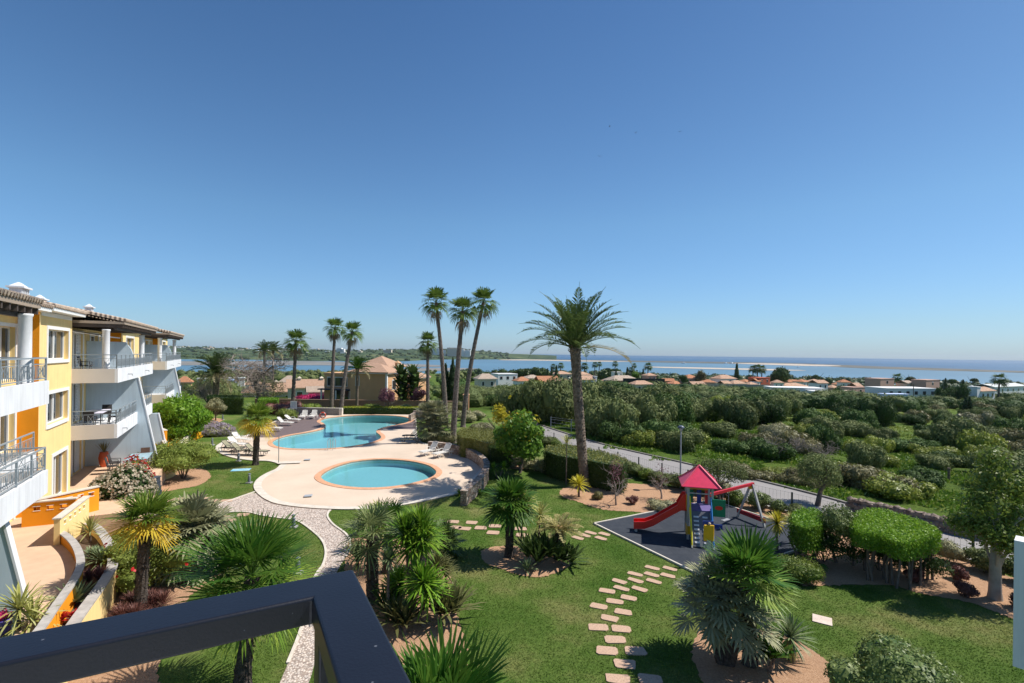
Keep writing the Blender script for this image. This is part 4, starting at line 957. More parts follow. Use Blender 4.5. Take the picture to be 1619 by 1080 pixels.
ribbon_wall('planter_wall', 'curved low inner planter wall with orange patio side and pale cap', [(92, 838), (105, 846), (117, 858), (125, 874), (127, 893), (116, 917), (100, 940), (88, 957), (67, 988), (50, 1010), (30, 1040)], 1.5, 0, ORG, CAPG, w_=.14)
ribbon_wall('planter_wall', 'curved yellow outer planter wall with grey cap', [(139, 826), (154, 834), (167, 850), (177, 872), (178, 892), (165, 917), (150, 938), (128, 968), (107, 998), (85, 1030)], 1.15, 0, YEL, CAPG, w_=.22)
ribbon_wall('planter_wall', 'small yellow planter wall beneath the rose shrubs left of the lawn', [(222, 748), (236, 741), (250, 738), (268, 733), (276, 728)], .95, 0, YEL, w_=.25)
ribbon_wall('planter_wall', 'pale cream planter wall behind the lilac shrub', [(268, 714), (285, 700), (300, 686), (316, 676)], .8, 0, mat('plaster_cream', (.75, .62, .42)), w_=.2)
ribbon_wall('garden_wall', 'orange wall at the foot of the second blue party wall', [(236, 664), (240, 668), (252, 676), (262, 680)], 2.2, 0, ORG, w_=.2, smooth=False)
ribbon_wall('garden_wall', 'yellow and terracotta stepped wall below the far terrace', [(241, 682), (250, 684), (262, 700), (270, 706)], 1.5, 0, YEL, w_=.2, smooth=False)
b = flat('planter_soil', [px_loop([(95, 842), (139, 828), (165, 850), (176, 880), (160, 920), (120, 975), (90, 1025), (40, 1040), (95, 950), (125, 890), (115, 860)], .8, 3)], .8, mat('dark_soil', (.10, .065, .045), var=.4, vs=12), .78); tag(b, 'dark soil filling the curved planter', kind='structure')
GLT = mat('pale_blue_glass', (.38, .55, .62), rough=.15, spec=.6); WICK = mat('dark_wicker', (.05, .045, .045), rough=.8); CLAY = mat('terracotta_pot', (.55, .11, .04), rough=.6)
def table(label, p, L, W, hh, m, rz=A1, cloth=None):
    t = thing('garden_table', label, 'table', p, rz); b = MB(); b.box(-W/2, W/2, -L/2, L/2, hh-.03, hh); b.build('table_top', m, t)
    for sx in (-1, 1):
        for sy in (-1, 1):
            b = MB(); b.box(sx*(W/2-.08)-.025, sx*(W/2-.08)+.025, sy*(L/2-.08)-.025, sy*(L/2-.08)+.025, 0, hh-.0305); b.build('leg', WICK, t)
    return t
def chair(label, p, rz, m=WICK, group=None):
    t = thing('garden_chair', label, 'chair', p, rz, group); b = MB(); b.box(-.24, .24, -.24, .24, .41, .46); b.build('seat', m, t)
    b = MB(); b.raw([(-.24, .22, .45), (.24, .22, .45), (.24, .34, .95), (-.24, .34, .95), (-.24, .25, .45), (.24, .25, .45), (.24, .37, .95), (-.24, .37, .95)], np.array([(0, 1, 2, 3), (7, 6, 5, 4), (0, 4, 5, 1), (1, 5, 6, 2), (2, 6, 7, 3), (3, 7, 4, 0)])); b.build('backrest', m, t)
    for sx in (-1, 1):
        for sy in (-1, 1): b = MB(); b.bar((sx*.21, sy*.21, 0), (sx*.2, sy*.19, .41), .035); b.build('leg', m, t)
        b = MB(); b.bar((sx*.25, -.2, .64), (sx*.25, .27, .66), .04, .03); b.bar((sx*.25, -.2, .44), (sx*.25, -.2, .63), .03); b.build('armrest', m, t)
    return t
table('pale blue glass garden table on the ground floor terrace', place(2.35, 4.1, 1.1), 2.1, 1.1, .74, GLT)
chair('dark wicker chair left of the pale blue table', place(1.2, 3.2, 1.1), A1+1.6); chair('dark wicker chair at the wall side of the pale blue table', place(1.15, 4.2, 1.1), A1+1.5)
chair('brown chair at the far end of the pale blue table', place(2.4, 5.6, 1.1), A1, mat('brown_wicker', (.12, .07, .05)))
t = thing('potted_plant', 'tall terracotta urn with a dry plant against the blue party wall', 'plant pot', place(.35, 5.5, 1.1))
b = MB(); b.lathe((0, 0, 0), [(0, 0), (.16, 0), (.24, .25), (.28, .55), (.24, .8), (.20, .88), (.23, .92), (.18, .93), (.16, .85)], 18); b.build('pot', CLAY, t, True)
b = MB(); rosette(b, (0, 0, .85), 60, .75, .03, RNG, .9, 1.5, .1); b.build('plant', LF['brown'], t)
table('outdoor table with a pale cloth on the middle balcony', place(.55, 2.6, 4.1), 2.2, .9, .78, mat('pale_cloth', (.62, .60, .70)))
chair('dark chair with its back to the door on the middle balcony', place(.55, 1.1, 4.1), A1+3.14); chair('dark chair at the far end of the middle balcony table', place(.6, 4.5, 4.1), A1)
chair('dark chair pushed to the railing side of the middle balcony table', place(1.3, 2.6, 4.1), A1-1.57); chair('dark chair on the top balcony near the door', place(.3, 1.4, 7.12), A1+1.57)
t = thing('awning', 'cream striped awning over the top balcony door', 'awning', place(-.6, 1.0, 9.4), A1); b = MB(); b.raw([(0, -.9, .1), (0, 4.3, .1), (1.7, 4.3, -.2), (1.7, -.9, -.2)], np.array([(0, 3, 2, 1)])); b.build('canopy', mat('awning_cloth', (.75, .66, .56)), t); b = MB(); b.bar((1.7, -.9, -.21), (1.7, 4.3, -.21), .05); b.build('front_bar', FRAME, t)
t = thing('potted_plant', 'blue pot with small purple flowers at the left bottom corner', 'plant pot', G(2, 1004, 1.1)); b = MB(); b.lathe((0, 0, 0), [(0, 0), (.16, 0), (.22, .4), (.24, .42), (.2, .42), (.19, .36), (0, .36)], 16); b.build('pot', mat('blue_glaze', (.10, .08, .38), rough=.3), t, True)
crown('flowers', [((0, 0, .5), .2)], 160, .07, LF['magenta'], t, core=.6)
t = thing('compost_bin', 'stacked dark grey plastic bin beside the red and cream shrub', 'bin', G(239, 785)); b = MB()
for i in range(4): b.box(-.36+.02*i, .36-.02*i, -.36+.02*i, .36-.02*i, .02+.27*i, .25+.27*i); b.box(-.38+.02*i, .38-.02*i, -.38+.02*i, .38-.02*i, .2505+.27*i, .2895+.27*i) if i < 3 else None
b.build('body', mat('bin_plastic', (.045, .055, .075), rough=.45), t); b = MB(); b.box(-.34, .34, -.34, .34, 1.065, 1.13); b.build('lid', mat('bin_lid', (.06, .07, .09), rough=.5), t)
single('trash_bag', MB().ico((0, 0, .22), (.42, .34, .3), 3, RNG, .18), mat('black_bag', (.012, .012, .015), rough=.35), 'black rubbish bag lying at the end of the orange wall', 'bag', G(170, 815), smooth=True)
b = MB(); b.box(-.6, .6, -.35, .35, 0, .015); single('beach_towel', b, mat('blue_towel', (.10, .42, .62), col2=(.45, .62, .70), vs=3), 'blue and white towel spread on the lawn by the leaning palm', 'towel', G(381, 743, .01), .25)

# ---------------------------------------------------------------- pool furniture
def lounger(label, p, rz, frame=LFRM, cloth=LOUNGE, back=.75, group='sun loungers around the pools'):
    """foot end towards +x, head at -x"""
    t = thing('sun_lounger', label, 'sun lounger', p, rz, group); W = .31
    f = MB(); f.tube([(.95, -W, .30), (.6, -W, .34), (-.3, -W, .32), (-.9, -W, .26)], .028, 6); f.tube([(.95, W, .30), (.6, W, .34), (-.3, W, .32), (-.9, W, .26)], .028, 6)
    f.bar((.95, -W, .30), (.95, W, .30), .05); f.bar((-.88, -W, .26), (-.88, W, .26), .05); f.build('frame', frame, t)
    s = MB(); s.raw([(.92, -W+.03, .345), (.6, -W+.03, .365), (-.25, -W+.03, .36), (-.25, W-.03, .36), (.6, W-.03, .365), (.92, W-.03, .345)], np.array([(0, 5, 4, 1), (1, 4, 3, 2)])); s.raw([(.92, -W+.03, .325), (.6, -W+.03, .345), (-.25, -W+.03, .34), (-.25, W-.03, .34), (.6, W-.03, .345), (.92, W-.03, .325)], np.array([(1, 4, 5, 0), (2, 3, 4, 1)])); s.build('seat', cloth, t)
    bx_, bz = -.25-.72*math.cos(back), .36+.72*math.sin(back); k = MB(); n_ = Vector((math.sin(back), 0, math.cos(back)))*.025
    P = [Vector((-.25, -W+.03, .36)), Vector((bx_, -W+.05, bz)), Vector((bx_, W-.05, bz)), Vector((-.25, W-.03, .36))]
    k.raw([tuple(v) for v in P]+[tuple(v-n_) for v in P], np.array([(0, 1, 2, 3), (7, 6, 5, 4), (0, 4, 5, 1), (1, 5, 6, 2), (2, 6, 7, 3)])); k.build('backrest', cloth, t)
    g = MB(); g.tube([(-.25, -W, .34), (bx_, -W+.02, bz), (bx_-.04, 0, bz+.05), (bx_, W-.02, bz), (-.25, W, .34)], .022, 6); g.bar((bx_*.7-.05, -W+.04, .36+.5*math.sin(back)), (-.8, -W+.04, .27), .025); g.bar((bx_*.7-.05, W-.04, .36+.5*math.sin(back)), (-.8, W-.04, .27), .025); g.build('back_frame', frame, t)
    for x in (.62, -.62):
        for y in (-W, W): b = MB(); b.tube([(x-.12, y, .32), (x-.05, y, .04), (x+.1, y, .02), (x+.16, y, .3)], .022, 6); b.build('leg', frame, t)
    for y in (-W, W): b = MB(); b.tube([(-.45, y*1.1, .35), (-.3, y*1.15, .55), (.05, y*1.15, .53), (.2, y*1.1, .33)], .022, 6); b.build('armrest', frame, t)
    return t
LZ = .121
def lg(px, py, rz, label, fr=LFRM, cl=LOUNGE, back=.75): lounger(label, G(px, py, LZ), rz, fr, cl, back)
lg(381, 699, -.25, 'white lounger topmost in the front left row with its back raised')
lg(375, 707, -.30, 'white lounger second in the front left row by the deck edge')
lg(367, 713, -.10, 'dark framed lounger at the left tip of the deck', LFRD, LOUNGEB)
lg(383, 717.5, -.05, 'dark framed lounger with tan sling left of the leaning palm', LFRD, LOUNGEB)
lg(405, 719, -.02, 'dark framed lounger partly behind the leaning palm trunk', LFRD, LOUNGEB)
lg(415, 685, -.15, 'white lounger on the dark deck just left of the palm crown')
lg(431, 681, -.12, 'white lounger on the dark deck right of the palm crown', back=.6)
lg(450, 672, -.12, 'white lounger on the dark deck nearer of the pair by the low wall')
lg(462, 667, -.15, 'white lounger on the dark deck farther of the pair by the low wall', back=.6)
lg(480, 661.5, -1.45, 'white lounger facing us, left of the two against the low wall', back=.95)
lg(495, 661, -1.5, 'white lounger facing us, right of the two against the low wall', back=.95)
lg(652, 693.5, 3.25, 'dark lounger farther of the shaded pair below the silver fan palms', LFRD, LOUNGEB)
lg(649, 700, 3.25, 'dark lounger nearer of the shaded pair below the silver fan palms', LFRD, LOUNGEB)
lg(679, 718, 4.05, 'white lounger left of the pair at the curved stone wall', back=.9)
lg(700, 721, 4.05, 'white lounger right of the pair at the curved stone wall', back=.9)

BOLM = mat('bollard_paint', (.14, .165, .19), rough=.5)
def bollard(px, py, label):
    t = thing('bollard_light', label, 'garden lamp', G(px, py), 0, 'garden bollard lights'); b = MB()
    b.box(-.16, .16, -.16, .16, 0, .07); b.build('plinth', mat('lamp_concrete', (.33, .32, .31)), t)
    b = MB(); b.lathe((0, 0, .07), [(0, 0), (.085, 0), (.085, .32), (.07, .33), (.07, .36), (.085, .37), (.085, .38), (0, .38)], 14); b.build('body', BOLM, t)
    b = MB(); b.lathe((0, 0, .45), [(.055, 0), (.055, .1)], 12); b.build('lens', mat('frosted_lens', (.45, .47, .5), rough=.4), t)
    b = MB(); b.lathe((0, 0, .55), [(.09, 0), (.095, .02), (.09, .06), (.03, .09), (0, .09)], 14); b.build('cap', BOLM, t)
for px, py, l in [(335.5, 704, 'grey bollard light on the lawn left of the sun loungers'), (377, 729.5, 'grey bollard light at the deck edge by the dark loungers'), (394, 764, 'grey bollard light between towel and white deck edge'),
                  (464, 834, 'grey bollard light on the lawn beside the cobble path'), (471, 907, 'grey bollard light just above the black railing'), (352, 664, 'far bollard light by the small grey tree'), (391, 671, 'far bollard light on the strip of lawn by the dark deck'),
                  (742, 777, 'bollard light at the end of the stone wall')]: bollard(px, py, l)
t = thing('shower_post', 'thin steel shower post at the edge of the lawn and deck', 'shower', G(440.5, 733, .06)); b = MB(); b.cyl((0, 0), .035, 0, 2.05, 8); b.build('pole', STEEL, t); b = MB(); b.tube([(0, 0, 2.0), (.18, -.05, 2.08), (.28, -.08, 2.0)], .015, 6); b.build('shower_head', STEEL, t)
b = MB(); b.box(-.8, .8, -.35, .35, 0, .01); single('drain_slab', b, CURB, 'white rectangular shower slab on the beige deck', 'slab', G(458, 731, .1225), .25)
for px, py in [(486, 726.5), (487.5, 783.5)]:
    b = MB(); b.box(-.22, .22, -.22, .22, 0, .006)
    for i in range(4): b.box(-.19+.1*i, -.13+.1*i, -.19, .19, .006, .012)
    single('drain_cover', b, GREYM, 'small grey drain cover on the deck '+('above' if py < 750 else 'below')+' the wading pool', 'drain', G(px, py, .122), .3, 'drain covers')
t = thing('pool_handrail', 'steel ladder rail at the near edge of the large pool', 'handrail', G(524.5, 710, .1))
for s in (-.22, .22): b = MB(); b.tube([(s, -.35, -.04), (s, -.35, .75), (s, -.2, .92), (s, .1, .9), (s, .25, .65), (s, .25, -.9)], .024, 8); b.build('rail', STEEL, t)
b = MB(); [b.bar((-.22, .25, -.2-.25*i), (.22, .25, -.2-.25*i), .06, .03) for i in range(3)]; b.build('step', STEEL, t)
for px, py in [(464, 772.5), (484, 735.5), (576, 725.5), (522, 772)]: pass
# stone walls by the pools
ribbon_wall('stone_wall', 'curved rubble stone wall around the right side of the small pool deck', [(733, 776), (741, 769), (752, 760), (762, 750), (769, 738), (768, 728), (758, 718), (744, 710), (726, 704), (708, 701), (692, 699), (678, 698)], .85, 0, STONE, STONE, w_=.35)
t = thing('low_wall', 'low grey tiled wall with pale ends behind two white loungers', 'wall', G(499, 656.5, 0), .0); b = MB(); b.box(-2.8, 3.2, -.12, .12, 0, .95); b.build('wall_body', mat('grey_mosaic', (.27, .25, .22), var=.3, vs=8), t)
b = MB(); b.box(-3.3, -2.801, -1.8, .15, 0, .98); b.box(-2.8, 3.2, -.16, .16, .951, 1.0); b.box(3.201, 3.6, -.3, .2, 0, 1.0); b.build('cap', CURB, t)
LB = G(511, 655.8, .62); t = thing('life_ring', 'orange red life ring hanging on the low grey wall', 'life ring', (LB.x, LB.y-.16, .58)); b = MB(); b.tube([(.34*math.cos(a), 0, .34*math.sin(a)) for a in np.linspace(0, 2*math.pi, 25)], .075, 8, False); b.build('ring', mat('ring_orange', (.75, .10, .05), rough=.5), t, True)
b = MB(); [b.tube([(.34*math.cos(a-.12), 0, .34*math.sin(a-.12)), (.34*math.cos(a+.12), 0, .34*math.sin(a+.12))], .08, 8, False) for a in (.8, 2.37, 3.94, 5.5)]; b.build('band', FRAME, t)
t = thing('low_wall', 'low stone wall at the right end of the large pool', 'wall', G(665, 662), .0); b = MB(); b.box(-.9, .9, -.15, .15, 0, .95); b.box(-.9, -.6, -3.2, -.151, 0, .85); b.build('wall_body', STONE, t); b = MB(); b.box(-.95, .95, -.2, .2, .951, 1.0); b.build('cap', mat('wall_cap', (.40, .30, .25)), t)
t = thing('notice_board', 'white pool notice board on two legs beside the low wall', 'sign', G(464, 657.5)); b = MB(); b.box(-.42, .42, -.02, .02, .95, 1.95); b.build('board', mat('sign_white', (.78, .78, .76)), t)
b = MB(); [b.box(-.3, .3, -.024, -.0205, z, z+.045) for z in (1.72, 1.6, 1.48, 1.36, 1.24, 1.12)]; b.build('text_lines', mat('sign_blue', (.10, .22, .40)), t)
for x in (-.36, .36): b = MB(); b.box(x-.03, x+.03, .0205, .06, 0, 1.9); b.build('leg', GREYM, t)

# ---------------------------------------------------------------- stepping stones
def stones(lst, ox, oy, s, label, w_=.55, h_=.36, rot=-.1, group='stepping stones'):
    rng = np.random.default_rng(11)
    for i, (x, y) in enumerate(lst):
        P = G(ox+x/s, oy+y/s); r_ = rot(i, P) if callable(rot) else rot
        pts = []
        for (a, c) in [(-1, -.75), (-.8, -1), (.75, -1), (1, -.6), (1, .6), (.8, 1), (-.8, 1), (-1, .7)]:
            pts.append((a*w_/2*(1+rng.normal()*.05), c*h_/2*(1+rng.normal()*.08)))
        b = MB(); b.prism(pts, -.03, .03); single('stepping_stone', b, STEP, label, 'stepping stone', P, r_+rng.normal()*.05, group)
stones([(815, 100), (968, 107), (670, 153), (811, 157), (950, 166), (535, 215), (673, 208), (828, 214), (555, 276), (708, 280)], 880, 880, 5.397, 'pinkish stepping stone of the cluster nearest to the playground corner', .56, .27, -.62, 'stepping stones by the playground corner')
stones([(430, 298), (617, 357), (497, 387), (360, 428), (568, 477), (452, 530)], 880, 880, 5.397, 'pinkish stepping stone in the bend of the path across the big lawn', .56, .32, -.36, 'stepping stones in the bend')
stones([(355, 609), (553, 622), (500, 713), (430, 807), (672, 810), (582, 920), (525, 1050), (795, 1050)], 880, 880, 5.397, 'large pinkish stepping stone at the near end of the path', .60, .38, -.10, 'near stepping stones')
stones([(825, 770), (877, 752), (918, 733), (990, 772), (1015, 742)], 730, 680, 4.5, 'pinkish stepping stone between island bed and playground mat', .56, .3, -.75, 'stepping stones left of the playground')
stones([(420, 705), (430, 750), (237, 685), (223, 732), (135, 698), (70, 660), (20, 703), (-45, 694), (-60, 655)], 730, 680, 4.5, 'pinkish stepping stone on the lawn left of the island bed', .58, .44, -.1, 'stepping stones left of the island')
stones([(980, 808), (1045, 830), (1185, 805), (1275, 823), (1390, 822), (860, 825)], 100, 640, 5.397, 'pale stepping stone on the lawn above the cobble path', .62, .5, .3, 'stepping stones above the cobble path')
stones([(1530, 942), (1425, 990), (1365, 963)], 100, 640, 5.397, 'pale stepping stone on the lawn by the silver fan palm', .55, .5, .1, 'stepping stones by the silver palm')
b = MB(); b.box(-.27, .27, -.27, .27, -.02, .03); single('paving_slab', b, mat('pale_slab', (.62, .50, .42)), 'single square pale slab alone on the right lawn', 'paving slab', G(1300, 981), -.55)

# ---------------------------------------------------------------- playground
u_ = Vector((.873, .487, 0)).normalized(); v_ = Vector((.487, -.873, 0)).normalized(); MA = G(939, 829); MA.z = 0
mc = [MA, MA+u_*8.7, MA+u_*8.7+v_*6.8, MA+v_*6.8]
o = flat('playground_mat', [mc], .05, RUBBER, .1); tag(o, 'dark blue grey rubber safety mat of the playground', kind='structure')
b = MB()
for i in range(4):
    a, c = mc[i], mc[(i+1) % 4]; dn = (c-a).normalized()*.04; b.bar(a-dn+Vector((0, 0, .03)), c+dn+Vector((0, 0, .03)), .08, .10)
tag(b.build('mat_kerb', CURB), 'pale kerb around the rubber mat', kind='structure')
TC = Vector((8.85, 23.15, .05)); TA = math.atan2(-.24, .97)
t = thing('climbing_tower', 'playground tower with red pyramid roof, red slide and climbing ramp', 'play tower', TC, TA)
P4 = mat('tower_post', (.42, .42, .40), rough=.5, var=.05)
for x in (-.52, .52):
    for y in (-.52, .52): b = MB(); b.box(x-.05, x+.05, y-.05, y+.05, 0, 2.62); b.build('post', P4, t)
b = MB(); e = .84; z0 = 2.5
b.raw([(-e, -e, z0), (e, -e, z0), (e, e, z0), (-e, e, z0), (0, 0, 3.32)], [(0, 1, 4), (1, 2, 4), (2, 3, 4), (3, 0, 4)]); b.raw([(-e, -e, z0-.03), (e, -e, z0-.03), (e, e, z0-.03), (-e, e, z0-.03), (0, 0, 3.25)], [(4, 1, 0), (4, 2, 1), (4, 3, 2), (4, 0, 3)])
b.raw([(-e, -e, z0-.03), (e, -e, z0-.03), (e, e, z0-.03), (-e, e, z0-.03), (-e, -e, z0), (e, -e, z0), (e, e, z0), (-e, e, z0)], [(0, 1, 5, 4), (1, 2, 6, 5), (2, 3, 7, 6), (3, 0, 4, 7)])
rf = b.build('roof', REDR, t); b = MB(); [b.bar((x, y, z0+.01), (0, 0, 3.34), .05, .05) for x in (-e, e) for y in (-e, e)]; b.build('roof_ridge', mat('ridge_pink', (.75, .12, .18), rough=.4), rf)
b = MB(); b.box(-.56, .56, -.56, .56, 1.30, 1.38); b.build('platform', PURP, t)
for i, (m, y) in enumerate([(GRNP, -.34), (BLUP, -.02), (REDP, .30)]): b = MB(); b.box(-.36+i*.36-.02, -.36+i*.36+.17, .535, .56, 1.4, 2.05); b.build('back_board', m, t)
b = MB(); b.box(-.5, .5, .53, .57, 2.051, 2.11); b.build('board_rail', YELP, t)
b = MB(); b.bar((-.52, -.55, 2.15), (.52, -.55, 2.15), .05); b.bar((-.52, -.52, 1.95), (-.52, .52, 1.95), .04); b.build('hand_bar', P4, t)
b = MB(); b.box(-.6, -.585, -.56, -.30, 1.35, 2.05); b.build('side_board', YELP, t)
# climbing ramp on the near side
gp = MB(); a0 = Vector((0, -.57, 1.34)); a1 = Vector((0, -1.55, 0)); dr = (a1-a0); n_ = Vector((0, dr.z, -dr.y)).normalized()*-1
rows = 7; W = .42
def slab(b, x0, x1, s0, s1, th=.03):
    A, B = a0+dr*s0, a0+dr*s1; q = n_*th
    b.raw([(x0, A.y, A.z), (x1, A.y, A.z), (x1, B.y, B.z), (x0, B.y, B.z), (x0, A.y+q.y, A.z+q.z), (x1, A.y+q.y, A.z+q.z), (x1, B.y+q.y, B.z+q.z), (x0, B.y+q.y, B.z+q.z)], np.array([(0, 3, 2, 1), (4, 5, 6, 7), (0, 1, 5, 4), (1, 2, 6, 5), (2, 3, 7, 6), (3, 0, 4, 7)]))
b = MB(); slab(b, -.40, .40, 0, .96); rp = b.build('climbing_ramp', RAMPG, t)
for i in range(rows):
    s = .14+.8*i/rows
    for x in (-.2, .18): b = MB(); slab(b, x-.11, x+.11, s, s+.045, -.028); b.build('foothold', mat('foothold_white', (.72, .72, .72)), rp)
for x, m in ((-.45, YELG), (.45, BLUR)):
    b = MB(); b.tube([(x, -.58, 1.5), (x, -.62, 1.35), (x, -1.05, .95), (x, -1.5, .22), (x, -1.58, .02)], .035, 8); b.tube([(x, -.56, 2.0), (x, -.70, 1.75), (x, -1.15, 1.05), (x, -1.5, .45)], .03, 8); b.build('handrail', m, t)
    b = MB(); b.bar((x, -.6, 1.33), (x, -1.6, 0), .05, .10); b.build('ramp_stringer', P4, t)
# panels
b = MB(); b.box(.50, 1.06, -.64, -.60, 1.18, 1.95); pg_ = b.build('green_panel', GRNP, t); pg_['label'] = 'green board with a red smiling cut-out'
b = MB(); b.lathe((0, 0, 0), [(.0, 0), (.17, 0), (.17, .012), (0, .012)], 16); V = b.V[0].copy(); b.V = [np.stack([V[:, 0]*1.0+.78, -.641-V[:, 2], V[:, 1]*.55+1.58], 1)]; b.build('smile_mark', REDP, pg_)
b = MB(); b.box(.5, .54, -.1, .45, .55, 1.2); b.build('lower_board', GRNP, t); b = MB(); b.box(.45, .95, -.62, -.58, .62, .82); b.build('blue_board', BLUP, t)
b = MB(); b.box(-.6, -.56, -.55, -.2, .2, .65); b.box(-.56, -.30, -.60, -.565, .25, .62); b.build('lower_board', YELP, t)
# slide
sl = MB(); pr = [(-.56, 1.34), (-.80, 1.34), (-1.15, 1.12), (-2.05, .50), (-2.45, .32), (-2.95, .27)]
def strip(b, y0, y1, dz0, dz1):
    P = [Vector((x, y, z+dz)) for x, z in pr for (y, dz) in ((y0, dz0), (y1, dz0), (y1, dz1), (y0, dz1))]
    n = len(pr); Fs = [(4*i+k, 4*i+(k+1) % 4, 4*i+4+(k+1) % 4, 4*i+4+k) for i in range(n-1) for k in range(4)]+[(3, 2, 1, 0), (4*n-4, 4*n-3, 4*n-2, 4*n-1)]; b.raw([tuple(p) for p in P], Fs)
strip(sl, -.24, .24, -.04, 0); s_o = sl.build('slide', REDP, t)
for y in (-.28, .24): b = MB(); strip(b, y, y+.04, -.12, .22); b.build('slide_side', REDP, s_o)
b = MB(); [b.raw([(-.56, y, 1.34), (-.56, y+.04, 1.34), (-.56, y+.04, 1.98), (-.56, y, 1.98), (-.72, y, 1.98), (-.72, y+.04, 1.98), (-.98, y, 1.5), (-.98, y+.04, 1.5), (-.98, y, 1.25), (-.98, y+.04, 1.25)], [(0, 3, 4, 6, 8), (1, 9, 7, 5, 2), (0, 1, 2, 3), (3, 2, 5, 4), (4, 5, 7, 6), (6, 7, 9, 8), (8, 9, 1, 0)]) for y in (-.33, .29)]; b.box(-.6, -.57, -.289, .289, 1.85, 1.98); b.build('slide_hood', REDP, s_o)
b = MB(); b.box(-2.9, -2.78, -.2, .2, 0, .2); b.build('slide_foot', P4, s_o)
# swing
ap = G(1187.6, 825.7, .05); f1 = G(1166, 817, .05); f2 = G(1209, 834, .05); top = Vector((ap.x, ap.y, 2.0)); tw = TC+Vector((.62, .35, 1.85))
t = thing('swing', 'red beamed swing with grey A-frame joined to the tower', 'swing', (ap.x, ap.y, .05)); O = Vector((ap.x, ap.y, .05))
q = (f2-f1).normalized()
for fo, s in ((f1, -1), (f2, 1)): b = MB(); b.bar(fo-O, top-O+q*s*.05, .09, .09); b.build('leg', P4, t)
b = MB(); b.bar(top-O+(top-tw).normalized()*.15, tw-O, .11, .13); b.build('beam', REDB, t)
b = MB(); lo = .42; b.bar((f1-O).lerp(top-O, .17)-q*.18, (f2-O).lerp(top-O, .17)+q*.18, .05, .22); b.build('cross_board', mat('red_cross_board', (.30, .02, .03)), t)
b = MB(); b.box(-.12, .12, -.1, .1, 1.72, 1.84); b.build('bracket', YELP, t)
sp_ = top.lerp(tw, .62)-O; dirb = (tw-top).normalized()
c = MB(); [c.tube([sp_+dirb*s+Vector((0, 0, -.02)), sp_+dirb*s*.9+Vector((-.0, 0, -1.42))], .008, 4) for s in (-.22, .22)]; c.build('chain', GREYM, t)
b = MB(); b.bar(sp_-dirb*.24+Vector((0, 0, -1.44)), sp_+dirb*.24+Vector((0, 0, -1.44)), .18, .04); b.build('swing_seat', mat('seat_grey', (.30, .30, .32)), t)
PP = G(1120, 893, .05); t = thing('play_panel', 'yellow play board on a grey post in front of the tower', 'play panel', PP, -.1)
b = MB(); b.box(-.08, .08, -.05, .05, 0, 1.0); b.build('post', P4, t); b = MB(); b.box(-.21, .21, -.03, .03, .95, 1.62); o = b.build('board', YELP, t); mo = o.modifiers.new('b', 'BEVEL'); mo.width = .04; b = MB(); b.ico((.02, 0, 1.66), .06, 2); b.build('knob', mat('knob_tan', (.55, .42, .30)), t); b = MB(); b.box(-.22, .2, .05, .09, 1.55, 1.75); b.build('back_board', BLUP, t)
# street lamp
LP = G(1075.5, 772); lp = 4.1
t = thing('street_lamp', 'grey street lamp with domed head beside the road', 'street lamp', (LP.x, LP.y, -.5)); b = MB(); b.tube([(0, 0, 0), (0, 0, 4.2)], [.06, .04], 10); b.build('pole', GREYM, t)
b = MB(); b.lathe((0, 0, 4.2), [(.05, 0), (.10, .04), (.12, .18)], 14); b.build('diffuser', mat('frosted_lens', (.45, .47, .5)), t); b = MB(); b.lathe((0, 0, 4.38), [(.22, 0), (.22, .03), (.15, .12), (.05, .16), (0, .16)], 16); b.build('hood', mat('lamp_hood', (.10, .12, .16), rough=.4), t, True)
# fence along the road
FLN = [Vector((x, y, 0)) for x, y in [(22.6, 15.5), (19.35, 20.6), (15.25, 26.7), (11.4, 31.7), (7.0, 39.2), (3.0, 48.2)]]
t = thing('wire_fence', 'dark green wire mesh fence with dark posts along the road', 'fence', FLN[1]); O = FLN[1]
wm = MB(); FG = mat('fence_paint', (.03, .045, .045), rough=.5)
for a, c in zip(FLN[:-1], FLN[1:]):
    L = (c-a).length; n = round(L/2.45)
    for i in range(n):
        p = a.lerp(c, i/n)-O; b = MB(); b.box(p.x-.035, p.x+.035, p.y-.035, p.y+.035, -.1, 1.2); b.build('post', FG, t)
    dd = (c-a).normalized()
    for k in range(int(L/.2)):
        p = a+dd*k*.2-O; wm.bar(p+Vector((0, 0, .2)), p+Vector((0, 0, 1.15)), .0045, .0045, (0, 1, 0))
    for z in (.2, .65, 1.15): wm.bar(a-O+Vector((0, 0, z)), c-O+Vector((0, 0, z)), .006)
wm.build('mesh', FG, t)
b = MB()
for a, c in zip(FLN[:-1], FLN[1:]): b.bar(a-O+Vector((0, 0, .0)), c-O+Vector((0, 0, .0)), .2, .3)
single('low_wall', b, mat('base_wall', (.42, .39, .36), var=.2, vs=2), 'low rendered base wall under the wire fence', 'wall', O+Vector((0, 0, -.0)))
FP = [D(862, 688, 62), D(882, 690, 60), D(905, 695, 57)]
b0 = Vector((5.0, 62, tz(5, 62))); t = thing('field_fence', 'short wire fence with grey posts at the far side of the road', 'fence', b0); pts = [Vector((0, 0, 0)), Vector((2.3, -2.2, 0)), Vector((4.4, -4.6, 0))]
for p in pts: b = MB(); b.box(p.x-.05, p.x+.05, p.y-.05, p.y+.05, -.2, 1.5); b.build('post', GREYM, t)
b = MB(); [b.bar(pts[i]+Vector((0, 0, z)), pts[i+1]+Vector((0, 0, z)), .02) for i in range(2) for z in (.4, .8, 1.2, 1.45)]; b.build('wire', GREYM, t)
